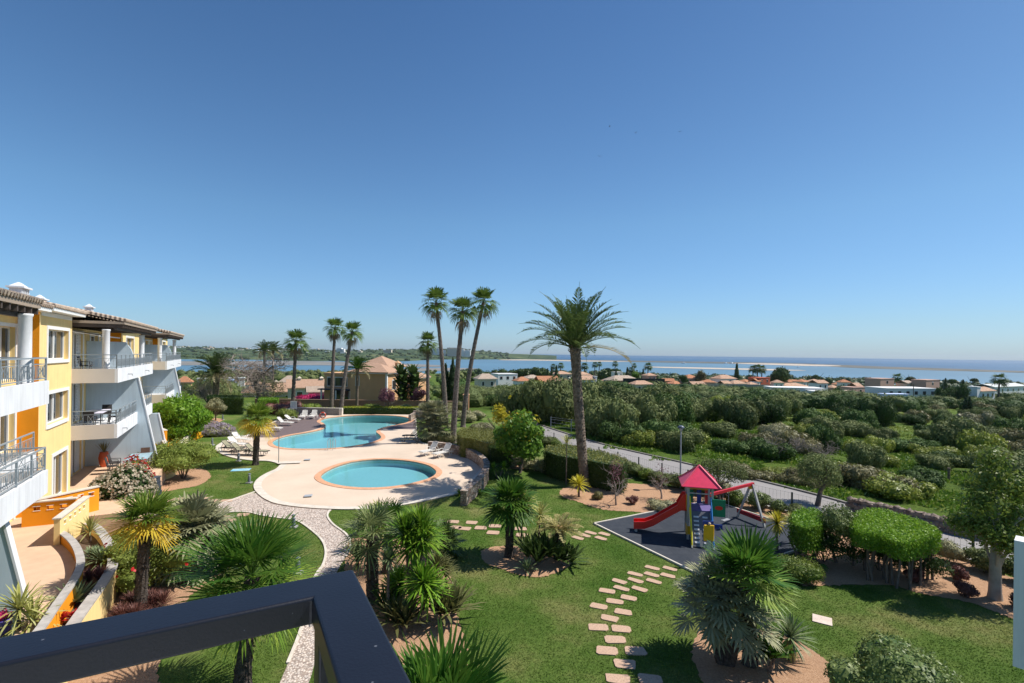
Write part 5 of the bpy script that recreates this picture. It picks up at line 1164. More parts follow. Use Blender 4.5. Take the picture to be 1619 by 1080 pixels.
# dry stone bank beyond the road
bp = [G(x, y, -.8) for x, y in [(1350, 800), (1400, 811), (1450, 822), (1510, 835), (1560, 846)]]; bp = off_line(bp, -1.3)
b = MB(); rng = np.random.default_rng(3)
for i in range(len(bp)-1):
    for k in range(26):
        for j in range(3):
            p = bp[i].lerp(bp[i+1], (k+rng.uniform(0, 1))/26); b.ico((p.x-bp[0].x+.12*j, p.y-bp[0].y, -.75+.28*j+rng.normal()*.04), (.22, .18, .17), 1, rng, .25)
single('dry_stone_wall', b, mat('bank_stone', (.16, .10, .075), col2=(.34, .27, .22), vs=2.5), 'dark dry stone wall along the far bank of the road', 'wall', (bp[0].x, bp[0].y, 0))

# ---------------------------------------------------------------- the garden's palms
def gp_(px, py, pz=0): return G(px, py, pz)
r1 = np.random.default_rng(21)
p = gp_(925, 769); date_palm('date_palm', 'tall date palm with feathery crown standing alone in front of the sea', p, 8.9, .28, 4.3, 46, (-.75, 0), rng=r1, wid=.06, nl=62, lf=.52, elmin=.22, dead=1, bd=(.35, .95))
p = gp_(340, 641); date_palm('date_palm', 'date palm with pale drooping fronds behind the dark hedge on the left', p, 4.9, .40, 4.3, 60, (.2, 0), rng=r1, wid=.09, nl=34, lf=.6, dead=12, elmin=-.35, leaf='date')
def wash(px0, py0, pxt, pyt, label, crad=2.1, nf=20):
    p = gp_(px0, py0); s = F/p.y; th = (py0-pyt)/s; lean = ((pxt-px0)/s, 0); return fan_palm('fan_palm', label, p, th, .28, .18, crad*1.02, nf, lean, 'wash', 16, 'tall fan palms by the pool', .5, TRK, -.55, .66, skirt=5, rng=r1, wid=1.6, stiff=.55)
wash(705, 672, 687, 479, 'tallest slender fan palm, leftmost of the three behind the right deck', 2.1)
wash(716.5, 700, 729, 492, 'slender fan palm between its two taller neighbours, standing nearest the deck', 1.75)
wash(732, 675, 762, 478, 'slender fan palm leaning right beside the road', 2.1)
wash(676, 648, 675, 542, 'shorter fan palm left of the tall group', 1.95)
wash(524, 647, 528, 519, 'slender fan palm behind the low wall, left of the leaning one', 1.9)
wash(539, 655, 555, 525, 'leaning fan palm crossing its neighbour behind the pool', 1.85)
wash(463, 646, 467, 540, 'fan palm standing behind the notice board', 2.3)
fan_palm('windmill_palm', 'small leaning fan palm with yellow lower leaves on the lawn edge', gp_(404, 735), 3.35, .20, .20, 1.75, 28, (.12, 0), 'tlime', 22, None, .5, FIBRE, -.75, .5, 'trachy', 10, rng=r1, wid=1.4, stiff=.6)
fan_palm('windmill_palm', 'fan palm with orange yellow lower leaves above the red flowering shrub', gp_(222, 968), 2.95, .17, .15, 1.22, 26, (.15, 0), 'tlime', 26, None, .35, FIBRE, -.55, .45, 'trachy', 8, rng=r1, wid=1.3, stiff=.65, blade=.65)
fan_palm('windmill_palm', 'lush green fan palm just behind the black railing', gp_(383, 1090), 2.8, .19, .16, 1.75, 28, (.2, 0), 'trach', 34, None, .3, FIBRE, -.85, .55, 'tlime', 9, rng=r1, stiff=.8, blade=.7, wid=1.2)
fan_palm('windmill_palm', 'very close fan palm at the bottom edge with big pleated leaves', Vector((-1.05, 7.6, 0)), 2.6, .2, .17, 1.7, 16, (0, 0), 'trach', 30, None, .15, FIBRE, .0, .55, rng=r1, stiff=.85, wid=1.5)
fan_palm('windmill_palm', 'green fan palm with orange crown base in the path side bed', gp_(589, 953), 2.25, .20, .17, 1.45, 20, (-.05, 0), 'chamg', 17, None, .45, FIBRE, -.5, .55, rng=r1)
fan_palm('windmill_palm', 'dark trunked fan palm in the island bed', gp_(805, 880), 2.2, .17, .15, 1.5, 28, (.02, 0), 'trach', 17, None, .45, FIBRE, -.7, .5, rng=r1, wid=1.5, stiff=.65)
fan_palm('windmill_palm', 'large glossy green fan palm above the silver one near the playground', gp_(1185, 1050), 2.45, .17, .16, 1.38, 20, (-.1, 0), 'trach', 26, None, .25, FIBRE, -.35, .42, 'tlime', 5, rng=r1, stiff=.8, blade=.72, wid=1.35)
def chamaerops(label, base, heads, crad, leaf='cham', nf=26, rng=r1):
    t = thing('dwarf_fan_palm', label, 'palm tree', base); b = MB(); c = MB()
    for (x, y, z) in heads:
        b.tube([(x*.3, y*.3, 0), (x*.8, y*.8, z*.6), (x, y, z)], [.13, .12, .10], 8)
        for i in range(nf):
            u = (i+.5)/nf; el = -.75+2.2*u**.85; fan_leaf(c, (x, y, z), i*2.4+rng.uniform(-.2, .2), el, crad*.55*rng.uniform(.8, 1.1), crad*.52, 13, rng, .35, 1.6, .65, .01, 1.5)
    b.build('trunk', FIBRE, t); c.build('crown', LF[leaf], t); return reg(t)
chamaerops('silvery dwarf fan palm with drooping leaves between two fan palms on the left', gp_(298, 905), [(0, 0, 1.55), (.35, .2, 1.2), (-.4, .1, 1.1), (-.1, -.3, .7), (.3, -.3, 1.7)], 1.6, nf=34)
chamaerops('silvery dwarf fan palm with two trunks under the glossy green one', gp_(1148, 1050), [(0, 0, 1.75), (-.45, .1, 1.45), (.3, -.15, 1.3), (-.1, .4, 1.9)], 1.15)
chamaerops('dense grey green fan palm clump behind the shaded loungers', gp_(687, 697), [(-.6, 0, 1.5), (.5, .2, 1.9), (0, .5, 2.6), (.8, -.3, 1.0), (-.2, -.4, .9), (-.9, .4, 2.3)], 1.7, 'cham', 26)
chamaerops('small dark fan palm beside the tall yucca in the path side bed', gp_(700, 880), [(0, 0, .75), (.2, .1, .4)], .95, 'dark', 18)
# yuccas, dracaenas, agaves, cycads
yucca('yucca', 'tall bright green yucca with a clump of heads in the path side bed', gp_(652, 968), [(-.25, 0, 2.55), (.2, .15, 2.75), (.0, -.2, 2.2), (.35, -.1, 2.4)], .92, .062, 150, 'yuc', .06, dead=False, rng=r1)
yucca('yucca', 'bright green yucca head in front of the tall yucca', gp_(668, 990), [(0, 0, 1.35), (.15, .12, 1.0)], .85, .062, 150, 'yuc', .06, rng=r1)
yucca('dracaena', 'blue green narrow leaved dracaena on a thin stem in the path side bed', gp_(613, 985), [(0, 0, 2.0)], .48, .035, 110, 'agave', .05, 'plant', rng=r1)
yucca('dracaena', 'pale spiky dracaena at the top of the path side bed', gp_(597, 868), [(0, 0, 1.5), (.2, 0, .8)], .8, .05, 70, 'yucp', .05, 'plant', rng=r1, bend=.6)
yucca('strap_leaf_plant', 'dark green strap leaved clump at the right of the path side bed', gp_(705, 985), [(0, 0, .25), (.25, .2, .2), (-.2, .1, .2)], 1.15, .10, 34, 'phor', .05, 'plant', e0=.3, bend=.5, rng=r1)
yucca('strap_leaf_plant', 'olive strap leaved clump beside the black rail corner', gp_(640, 1003), [(0, 0, .25), (-.3, .2, .2)], 1.0, .10, 34, 'phor', .05, 'plant', e0=.3, bend=.5, rng=r1)
yucca('strap_leaf_plant', 'dark strap leaved plant at the left of the path side bed', gp_(566, 900), [(0, 0, .3)], 1.0, .07, 60, 'dark', .05, 'plant', e0=0, bend=.4, rng=r1)
yucca('yucca', 'yellow green yucca partly behind the tall one', gp_(682, 900), [(0, 0, 1.3), (-.2, .1, .9)], .7, .06, 80, 'yuc', .05, rng=r1)
yucca('dracaena', 'pale spiky dracaena leaning on the dark trunked palm', gp_(822, 872), [(.12, -.25, 2.1)], .85, .07, 110, 'yucp', .035, 'plant', e0=-1.0, bend=.4, rng=r1)
yucca('dracaena', 'young pale palm like plant behind the island cycad', gp_(850, 870), [(.1, .1, 1.5)], .75, .05, 80, 'yucp', .04, 'plant', e0=-.8, bend=.5, rng=r1)
def cycad(label, base, z, L, n=26, leaf='cyc', rng=r1):
    t = thing('cycad', label, 'plant', base); b = MB(); b.tube([(0, 0, 0), (0, 0, z)], [.2, .17], 12); b.build('trunk', FIBRE, t); c = MB()
    for i in range(n): u = (i+.5)/n; pinnate(c, (0, 0, z), i*2.4, .1+.75*u, L, rng, 26, .24, .8, .055, .3, 1.0)
    c.build('crown', LF[leaf], t); b = MB(); b.ico((0, 0, z+.08), (.16, .16, .14), 2, rng, .1); b.build('cone', mat('cycad_cone', (.42, .25, .12)), t); return reg(t)
cycad('golden cycad with stiff spreading fronds in the island bed', gp_(884, 884), 1.2, 1.15)
yucca('strelitzia', 'dark green upright strelitzia clump in the island bed', gp_(846, 893), [(0, 0, .3), (.35, .15, .3), (-.3, .1, .25), (.1, -.3, .2), (.6, 0, .3)], 1.1, .12, 30, 'dark', .04, 'plant', e0=.55, bend=.35, rng=r1)
yucca('strelitzia', 'broad dark leaved clump under the golden cycad', gp_(892, 893), [(0, 0, .15), (.3, 0, .1), (-.25, -.1, .2)], .95, .12, 30, 'dark', .04, 'plant', e0=.2, bend=.5, rng=r1)
yucca('agave', 'small green rosette at the near edge of the island bed', gp_(833, 905), [(0, 0, .1)], .55, .07, 40, 'agave', .04, 'plant', e0=.1, rng=r1)
yucca('yucca', 'golden green yucca at the foot of the tall date palm', gp_(915, 786), [(0, 0, .75)], .75, .06, 100, 'yucy', .06, rng=r1)
yucca('dracaena', 'slim young palm with thin stem in front of the clipped hedge', gp_(895, 767), [(0, 0, 2.75)], .75, .06, 34, 'yucp', .035, 'plant', bend=.9, e0=-.4, rng=r1)
yucca('yucca', 'yellow green spiky yucca at the right of the rubber mat', gp_(1228, 872), [(0, 0, 1.25)], .65, .055, 110, 'yucy', .05, rng=r1, dead=True)
yucca('yucca', 'second spiky yucca just behind the yellow green one', gp_(1252, 860), [(0, 0, 1.0)], .55, .05, 80, 'yucp', .045, rng=r1)
yucca('yucca', 'small pale rosette in the shade under the flat topped hedge', gp_(1349, 895), [(0, 0, .75)], .55, .045, 80, 'yucp', .04, rng=r1)
yucca('yucca', 'grey green rosette on a short trunk in the near right bed', gp_(1249, 1043), [(0, 0, .62)], .72, .045, 130, 'agave', .07, rng=r1, dead=True)
yucca('strelitzia', 'strelitzia with broad upright leaves in the near right bed', gp_(1218, 1062), [(0, 0, .35), (.15, .1, .3), (-.15, 0, .3)], .75, .13, 26, 'trach', .04, 'plant', e0=.5, bend=.3, rng=r1)
yucca('agave', 'agave in the curved planter nearest to the patio', G(118, 958, .8), [(0, 0, .1)], .75, .10, 46, 'agave', .05, 'plant', e0=.05, bend=.15, rng=r1)
yucca('dracaena', 'pale drooping dracaena at the lower left corner', G(30, 1012, .8), [(0, 0, .8), (.25, .1, .45)], .85, .055, 60, 'yucp', .04, 'plant', e0=-.5, bend=.7, rng=r1)
yucca('dracaena', 'pale spiky dracaena at the far end of the curved planter', G(142, 858, .8), [(0, 0, .45)], .75, .05, 60, 'yucp', .04, 'plant', e0=-.3, bend=.4, rng=r1)
yucca('strap_leaf_plant', 'dark blue green strap leaved clump in the middle of the curved planter', G(155, 892, .8), [(0, 0, .15), (-.3, .1, .1), (.25, -.15, .1)], .65, .05, 70, 'agave', .04, 'plant', e0=.1, bend=.9, rng=r1)
yucca('strap_leaf_plant', 'wine brown grass clump in the curved planter', G(140, 925, .8), [(0, 0, .1), (.2, .15, .1)], .55, .03, 110, 'wine', .04, 'plant', e0=.1, bend=.6, rng=r1)
yucca('agave', 'green rosette plant on the terrace beside the blue table', G(222, 732, 1.0), [(0, 0, .2)], .85, .09, 50, 'agave', .04, 'plant', e0=.1, bend=.25, rng=r1)
for i, (x, y, l) in enumerate([(212, 965, 'wine red grass tuft at the foot of the palm with orange leaves'), (196, 985, 'wine red grass tuft nearest the curved planter wall'), (243, 962, 'low wine red grass tuft right of the palm foot')]):
    yucca('red_grass', l, gp_(x, y), [(0, 0, .1), (.25, .1, .1), (-.2, .15, .1)], .55, .02, 150, 'wine', .04, 'plant', 'wine red grass tufts', e0=.2, bend=.6, rng=r1)
for i, (x, y, l) in enumerate([(1446, 921, 'dark wine coloured shrub nearest the flat topped hedge'), (1516, 917, 'reddish brown shrub left of the smooth trunked tree'), (1527, 944, 'dark wine shrub between lawn and smooth trunked tree'), (1612, 962, 'wine coloured shrub beside the white parapet')]):
    shrub('wine_shrub', l, gp_(x, y), .36, .55, 'wine', 900, .09, 5, group='wine coloured shrubs', rng=r1)
yucca('potted_succulent', 'clay bowl of red succulents in the planter corner', G(95, 990, .8), [(0, 0, .15), (.25, .2, .12), (-.2, .15, .12)], .28, .08, 40, 'redf', .03, 'plant', e0=.2, rng=r1)

# ---------------------------------------------------------------- shrubs, hedges, garden trees
shrub('flowering_shrub', 'big shrub with red and cream flowers in front of the terrace table', gp_(200, 812), 1.55, 2.5, 'hedged', 6500, .13, 10, flowers=('cream', 900, .13, -.2), rng=r1)
shrub('flowering_shrub', 'crimson flower mass at the top of the cream shrub', gp_(212, 800), .9, 2.75, 'med', 1600, .11, 6, flowers=('redf', 260, .12, .1), rng=r1)
shrub('flowering_shrub', 'loose green shrub with red hibiscus flowers around the left palm', gp_(232, 925), 1.5, 1.75, 'euph', 7500, .10, 12, flowers=('redf', 22, .13, -.2), rng=r1, sx=1.15)
shrub('flowering_shrub', 'leafy green shrub with a few red flowers below the silvery palm', gp_(285, 912), 1.0, 1.0, 'med', 3500, .09, 8, flowers=('redf', 6, .12, -.2), rng=r1)
shrub('shrub', 'loose green shrub on thin stems above the small yellow planter wall', gp_(290, 757), 1.75, 2.3, 'euph', 6500, .12, 10, z0=.4, core=.6, rng=r1, sx=1.2)
shrub('shrub', 'bushy green shrub between the terrace and the rose bed', gp_(262, 742), 1.7, 2.0, 'euph', 5000, .13, 9, rng=r1, flowers=('orange', 60, .16, .2))
shrub('flowering_shrub', 'low bush with bright orange yellow flowers under the round tree', gp_(280, 700), 1.5, 1.2, 'lime', 3000, .16, 7, rng=r1, flowers=('orange', 500, .17, -.1), sx=1.1)
shrub('flowering_shrub', 'mound of pale lilac flowers at the lawn edge', gp_(325, 688), 2.0, .85, 'grey', 3000, .14, 8, rng=r1, flowers=('lilac', 1200, .13, 0), sx=1.3, stem=False)
shrub('round_tree', 'dense round tree with glossy bright green leaves left of the lawn', gp_(286, 703), 2.55, 4.3, 'mango', 10000, .34, 20, 'tree', z0=.3, core=.68, asp=.32, droop=.8, rng=r1, crown_name='crown')
small_tree('grey_tree', 'small round grey leaved tree on the far lawn', gp_(341, 665), 1.3, .09, 1.15, 1.9, 'grey', .9, 2600, .16, 8, core=.6, rng=r1)
bare_tree('bare_tree', 'leafless wide branching tree behind the far hedge', gp_(411, 648), 11.0, .34, 1.15, 8, 5, seed=4)
bare_tree('bare_tree', 'grey leafless tree left of the pale date palm', Vector((-47.5, 78, -.6)), 6.0, .2, .9, 6, 5, seed=8)
small_tree('thin_tree', 'sparse brownish tree behind the round green tree', Vector((-51, 84, -.9)), 2.4, .14, 3.4, 4.0, 'brown', 1.2, 2600, .22, 9, rng=r1)
small_tree('thin_tree', 'sparse brownish tree right of the pale date palm', Vector((-43, 86, -1)), 2.2, .14, 3.2, 3.4, 'brown', 1.2, 2600, .22, 9, rng=r1)
def hg(name, label, pts, z1, leaf, lt=None, n=4000, size=.1, z0=0., stems=0, at=None, k=0, group=None):
    P = [G(x, y, z1 if at is None else at) for x, y in pts]; P = smooth_loop(P, k) if k else P
    return hedge(name, label, P, z0, z1, leaf, lt, n, size, 'hedge', group, stems, r1)
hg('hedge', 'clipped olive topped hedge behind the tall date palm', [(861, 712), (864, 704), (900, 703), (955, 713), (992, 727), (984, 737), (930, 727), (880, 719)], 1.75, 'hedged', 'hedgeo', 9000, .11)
hg('hedge', 'curved pale green hedge behind the stone wall', [(724, 682), (734, 676), (760, 676), (792, 682), (790, 694), (772, 700), (745, 692), (728, 690)], 1.75, 'hedgeo', 'hedgeo', 8000, .11, k=3)
hg('hedge', 'dark shaded clipped hedge under the big leaved tree', [(772, 703), (790, 694), (812, 698), (810, 708), (775, 707)], 1.55, 'hedged', 'hedged', 4000, .11)
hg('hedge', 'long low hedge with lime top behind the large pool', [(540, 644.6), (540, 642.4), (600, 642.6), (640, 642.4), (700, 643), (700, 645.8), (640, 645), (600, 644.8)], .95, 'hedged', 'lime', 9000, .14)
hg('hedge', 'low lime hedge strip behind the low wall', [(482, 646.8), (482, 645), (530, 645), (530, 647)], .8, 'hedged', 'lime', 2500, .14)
hg('hedge', 'tall dark hedge at the end of the left lawn', [(330, 628), (328, 624.5), (384, 625.5), (384, 629.5)], 2.2, 'hedged', 'hedged', 6000, .17)
hg('hedge', 'brighter green hedge behind the yellow leaved palm', [(408, 632), (410, 628), (440, 628), (440, 632)], 1.9, 'hedge', 'hedge', 3500, .16)
hg('hedge', 'flat topped bright green hedge tree standing on many stems', [(1350, 835), (1352, 811), (1385, 804), (1420, 812), (1462, 826), (1484, 838), (1474, 849), (1426, 859), (1396, 846), (1370, 842)], 1.95, 'hedge', 'hedgeb', 15000, .085, z0=1.3, stems=26, k=2)
for hx, hy, l in [(1375, 893, 'dark leafy understem bush under the left half of the flat topped hedge'), (1425, 905, 'dark leafy understem bush under the right half of the flat topped hedge'), (1290, 880, 'dark leafy understem bush under the smaller flat topped hedge')]:
    shrub('understorey_bush', l, gp_(hx, hy)+Vector((0, -.55, 0)), .95, 1.25, 'hedged', 4200, .09, 9, z0=.15, core=0, rng=r1, sx=1.4, inner=.25)
hg('hedge', 'smaller flat topped green hedge at the corner of the rubber mat', [(1252, 824), (1256, 808), (1284, 803), (1300, 812), (1296, 828), (1275, 834)], 1.8, 'hedge', 'hedge', 7000, .085, z0=.75, stems=10, k=2)
small_tree('olive_tree', 'small dark olive like tree between the two flat topped hedges', gp_(1322, 890), 1.3, .07, .95, 1.6, 'box', .9, 4500, .09, 9, core=.55, rng=r1, limbs=4)
small_tree('thin_tree', 'thin three stemmed sapling at the right end of the flat topped hedge', gp_(1467, 911), 1.5, .035, .55, .9, 'brown', 1.2, 260, .09, 4, rng=r1, limbs=3)
shrub('boxwood', 'large round glossy leaved bush at the bottom right', gp_(1442, 1205), 1.5, 2.35, 'box', 15000, .085, 9, rng=r1, core=.86)
shrub('shrub', 'green mixed shrub beside the glossy fan palm', gp_(1262, 915), .95, .8, 'med', 5000, .08, 9, rng=r1, sx=1.25)
chamaerops('small green fan leaved plant behind the mixed shrub', gp_(1285, 898), [(0, 0, .45)], .8, 'trach', 14)
lbs = [((-.3, 0, 2.5), (1.0, 1.0, .7)), ((.6, .2, 2.9), (.9, .9, .6)), ((-.7, -.3, 3.5), (.7, .7, .6)), ((.1, .1, 4.1), (.9, .9, .7)), ((.7, -.1, 3.8), (.6, .6, .5)), ((-.1, 0, 4.9), (.55, .55, .6)), ((.2, -.5, 2.1), (.8, .8, .5)), ((-.9, .3, 2.6), (.5, .5, .4)), ((.95, -.3, 2.3), (.6, .6, .45))]
lbs = [((c[0]*1.1, c[1]*1.1, c[2]), tuple(q*.98 for q in r)) for c, r in lbs]
small_tree('smooth_trunk_tree', 'young tree with a smooth swollen trunk and airy crown at the right', gp_(1573, 947), 2.3, .12, 1.6, 4, 'med', 1.8, 11000, .14, 9, bark=BRKP, lb=lbs, rng=r1, inner=.2, limbs=6, spread=.35, gn=.05)
t = [o for o in bpy.data.objects if o.name == 'smooth_trunk_tree'][0]; b = MB(); b.tube([(0, 0, 0), (0, 0, .25), (0, 0, 1.2), (.03, 0, 2.6), (0, 0, 4.4)], [.23, .19, .165, .12, .04], 12); b.build('main_stem', BRKP, t, True)
small_tree('olive_tree', 'small spreading tree with a dark forked trunk behind the swing', gp_(1138, 797), 1.5, .11, 1.45, 1.3, 'olive', 1.3, 3600, .11, 9, rng=r1, limbs=5, spread=1.1)
small_tree('olive_tree', 'greyish tree across the road from the flat topped hedge', Vector((19.3, 31.0, -.85)), 2.0, .17, 1.6, 2.3, 'olive', 1.1, 5500, .13, 10, core=.3, rng=r1, limbs=6)
for bx, by, l, s in [(974, 799, 'small purple leaved tree nearest the date palm', 5), (1046, 789, 'sparse purple leaved tree left of the tower', 7)]:
    t = bare_tree('plum_tree', l, gp_(bx, by), 2.5 if s == 5 else 2.1, .06, .7, 6, 3, TWIG, 'plum trees by the playground', s)
    P, d = lobes_points([((0, 0, 1.9 if s == 5 else 1.6), (.5, .5, .75))], 420 if s == 5 else 160, r1, .3, -1.2); b = MB(); b.raw(*cards(P, d, .09, r1)); b.build('leaves', LF['purple'], t)
for px, py, l in [(610, 654.5, 'round purple leaved tree in front of the ochre villa'), (661, 653, 'narrow purple leaved tree right of the big banana like plants')]:
    p = gp_(px, py); small_tree('plum_tree', l, p, 1.8, .09, 1.35 if px < 640 else 1.05, 2.2, 'purple', 1.5, 2400, .18, 8, core=.5, rng=r1, group='plum trees by the far hedge')
small_tree('big_leaved_tree', 'tall shrub with large yellowing leaves beside the stone wall', gp_(822, 748), 3.2, .12, 1.9, 3.9, 'loq', .7, 3800, .30, 12, core=.45, rng=r1, asp=.55)
t = bpy.data.objects['big_leaved_tree']; P, d = lobes_points([((-.75, 0, 4.6), (.6, .6, 1.0)), ((0, 0, 2.9), (1.7, 1.7, 1.5))], 150, r1, .8, -.9); b = MB(); b.raw(*cards(P, d, .32, r1)); b.build('yellow_leaves', LF['loqy'], t)
small_tree('big_leaved_tree', 'yellow green top of a tall shrub left of the big leaved tree', gp_(788, 735), 2.9, .08, .75, 1.7, 'loqy', 3.0, 500, .26, 5, rng=r1)
yucca('strap_leaf_plant', 'two spiky green plants at the end of the stone wall', gp_(788, 757), [(-.35, 0, .7), (.35, .1, .8)], .55, .06, 60, 'yuc', .05, 'plant', rng=r1)
yucca('strap_leaf_plant', 'low green border plants below the stone wall end', gp_(745, 783), [(-.7, 0, .08), (-.3, .1, .08), (.1, .0, .08), (.5, .1, .08)], .4, .05, 40, 'yuc', .05, 'plant', rng=r1)
shrub('flowering_shrub', 'low shrub with tiny pink flowers at the foot of the orange wall', gp_(178, 838), .95, .75, 'hedged', 3500, .08, 8, flowers=('lilac', 160, .07, -.1), rng=r1, stem=False)
shrub('flowering_shrub', 'low green shrub with red dots between palm and curved planter', gp_(190, 872), .9, .8, 'euph', 3000, .08, 8, flowers=('redf', 14, .11, -.1), rng=r1, stem=False)
shrub('shrub', 'dark low shrub beside the black rubbish bag', gp_(150, 822), .6, .6, 'hedged', 1800, .08, 6, rng=r1, stem=False)
yucca('strap_leaf_plant', 'green strap leaved clump where the cobble path meets the left bed', gp_(262, 818), [(0, 0, .15), (.4, .1, .1), (-.4, .1, .1)], .7, .05, 60, 'phor', .04, 'plant', e0=.2, rng=r1)
fan_palm('windmill_palm', 'second shaggy fan palm close behind the one with the orange crown base', gp_(612, 905), 1.9, .17, .15, 1.2, 20, (.05, 0), 'trach', 26, None, .5, FIBRE, -.5, .55, rng=r1)
yucca('yucca', 'low bright yucca between the tall yucca and the black rail corner', gp_(632, 965), [(0, 0, .9), (-.3, .2, .6)], .7, .065, 90, 'yuc', .05, rng=r1)
yucca('strap_leaf_plant', 'dark strap leaved clump in front of the shaggy fan palms', gp_(610, 975), [(0, 0, .2), (.3, .1, .2)], .95, .08, 40, 'dark', .05, 'plant', e0=.2, bend=.5, rng=r1)
yucca('yucca', 'bushy yucca behind the tall one at the lawn side', gp_(690, 930), [(0, 0, .8), (.25, .2, .5)], .7, .06, 90, 'phor', .05, rng=r1)
shrub('shrub', 'dense green shrub between the two fan palms in the left bed', gp_(262, 880), 1.2, 1.0, 'med', 4200, .09, 8, rng=r1, stem=False)
shrub('shrub', 'mixed low shrub under the lush fan palm by the railing', gp_(330, 905), .7, .6, 'euph', 2500, .08, 7, rng=r1, stem=False)
# shrubs along the road fence
fk = [('grey', .75, 1.2), ('box', .7, 1.1), ('olive', .8, 1.1), ('med', .6, .9)]; k = 0
lab = {'grey': 'silvery grey shrub in the row inside the road fence', 'box': 'dark green shrub in the row inside the road fence', 'olive': 'olive green shrub in the row inside the road fence', 'med': 'light green shrub in the row inside the road fence'}
src = {}
for a, c in zip(FLN[:-1], FLN[1:]):
    L = (c-a).length; n = int(L/1.05)
    for i in range(n):
        p = a.lerp(c, (i+.5)/n); nrm = Vector((-(c-a).y, (c-a).x, 0)).normalized(); p = p+nrm*(.65+r1.uniform(-.15, .25))
        if 1.0 < (p-Vector((13.8, 27.2, 0))).length or True:
            q = fk[int(r1.integers(4))]; s = r1.uniform(.75, 1.15)
            if q[0] not in src: src[q[0]] = shrub('fence_shrub', lab[q[0]], p, q[1], q[2], q[0], 2200, .10, 7, rng=r1, group='%s shrubs along the road fence' % q[0])
            else: copy_tree(src[q[0]], p, r1.uniform(0, 6), (s, s, s*r1.uniform(.8, 1.1)))
for px, py, l in [(945, 790, 'small dry round shrub on the bark in front of the date palm'), (1000, 797, 'reddish brown round shrub between the two plum trees')]:
    shrub('round_shrub', l, gp_(px, py), .38, .5, 'brown' if px < 960 else 'wine', 900, .07, 5, rng=r1)
shrub('shrub', 'low grey lavender mound beside the slide', gp_(1045, 806), .8, .5, 'grey', 1800, .08, 6, rng=r1, sx=1.4, stem=False)
for i in range(6):
    p = gp_(800+i*12, 738+i*2.2)+Vector((0, .4, 0)); (shrub('grey_shrub', 'grey lavender like shrub in the bed behind the big leaved tree', p, .6, .95, 'grey', 1300, .11, 5, rng=r1, group='grey shrubs behind the big leaved tree') if i == 0 else copy_tree(bpy.data.objects['grey_shrub'], p, i, .9+.05*(i % 3)))
for i, (px, py) in enumerate([(752, 688), (765, 686), (735, 665), (745, 668), (757, 664)]):
    p = gp_(px, py); (shrub('silver_shrub', 'silvery shrub beside the side road behind the tall palms', p, 1.1, 1.2, 'grey', 1600, .16, 6, rng=r1, group='silvery shrubs by the side road') if i == 0 else copy_tree(bpy.data.objects['silver_shrub'], p, i, .9+.08*(i % 3)))
shrub('shrub', 'leafy shrub in the shade behind the right stone wall', gp_(700, 700), 1.0, 1.2, 'chamg', 2000, .13, 6, rng=r1)
yucca('grass_clump', 'pale ornamental grass beside the stone wall', gp_(715, 702), [(-.5, 0, .1), (0, 0, .1), (.5, .1, .1), (-1, 0, .1)], 1.0, .03, 90, 'grey', .04, 'plant', e0=.4, bend=.7, rng=r1)
shrub('flowering_shrub', 'magenta bougainvillea over the white garage', Vector((-36.5, 93, -1.9)), 3.0, 2.4, 'magenta', 2400, .3, 8, rng=r1, sx=1.3)
shrub('flowering_shrub', 'reddish shrub left of the notice board', gp_(448, 655), 2.6, 1.5, 'wine', 2600, .2, 8, rng=r1, sx=1.2)
for i, (px, py, lf, rr, hh, l) in enumerate([(585, 653, 'med', 1.4, 1.3, 'light green shrub beside the low hedge left of the plum tree'), (642, 652, 'agave', 1.2, 1.2, 'pale leaved shrub under the narrow plum tree'), (570, 652, 'grey', 1.4, .9, 'greyish low shrub behind the leaning palm'),
                                            (715, 652, 'brown', 2.0, 1.6, 'rusty shrub between the tall palm trunks'), (455, 664, 'euph', 1.6, 1.4, 'yellowish shrub behind the pair of loungers'), (490, 652, 'med', 1.5, 1.3, 'green shrub behind the low wall')]):
    shrub('shrub', l, gp_(px, py), rr, hh, lf, 1600, .16, 6, rng=r1)

# ---------------------------------------------------------------- the ochre villa and its neighbours
OCH = mat('plaster_ochre', (.62, .36, .19), rough=.9, var=.06, vs=1); PINKW = mat('plaster_pink', (.52, .33, .26), rough=.9, var=.05); WHTH = mat('house_white', (.74, .73, .71), rough=.85, var=.04); CRM = mat('house_cream', (.62, .53, .42), rough=.85); REDW = mat('plaster_red', (.50, .13, .07), rough=.9); BLUW = mat('house_pale_blue', (.50, .58, .80), rough=.85)
PINKP = mat('wall_terracotta', (.36, .19, .125), rough=.9, var=.1)
def hiproof(b, x0, x1, y0, y1, z, h, ov=.5):
    x0 -= ov; x1 += ov; y0 -= ov; y1 += ov; w_, l = x1-x0, y1-y0; m_ = min(w_, l)/2
    if w_ >= l: A, B = (x0+m_, (y0+y1)/2, z+h), (x1-m_+.001, (y0+y1)/2, z+h)
    else: A, B = ((x0+x1)/2, y0+m_, z+h), ((x0+x1)/2, y1-m_+.001, z+h)
    V = [(x0, y0, z), (x1, y0, z), (x1, y1, z), (x0, y1, z), A, B]
    V += [(v[0], v[1], v[2]-.18) for v in V[:4]]
    Fs = [(0, 1, 5, 4), (1, 2, 5), (2, 3, 4, 5), (3, 0, 4)] if w_ >= l else [(0, 1, 4), (1, 2, 5, 4), (2, 3, 5), (3, 0, 4, 5)]
    b.raw(V, Fs+[(6, 7, 1, 0), (7, 8, 2, 1), (8, 9, 3, 2), (9, 6, 0, 3), (9, 8, 7, 6)])
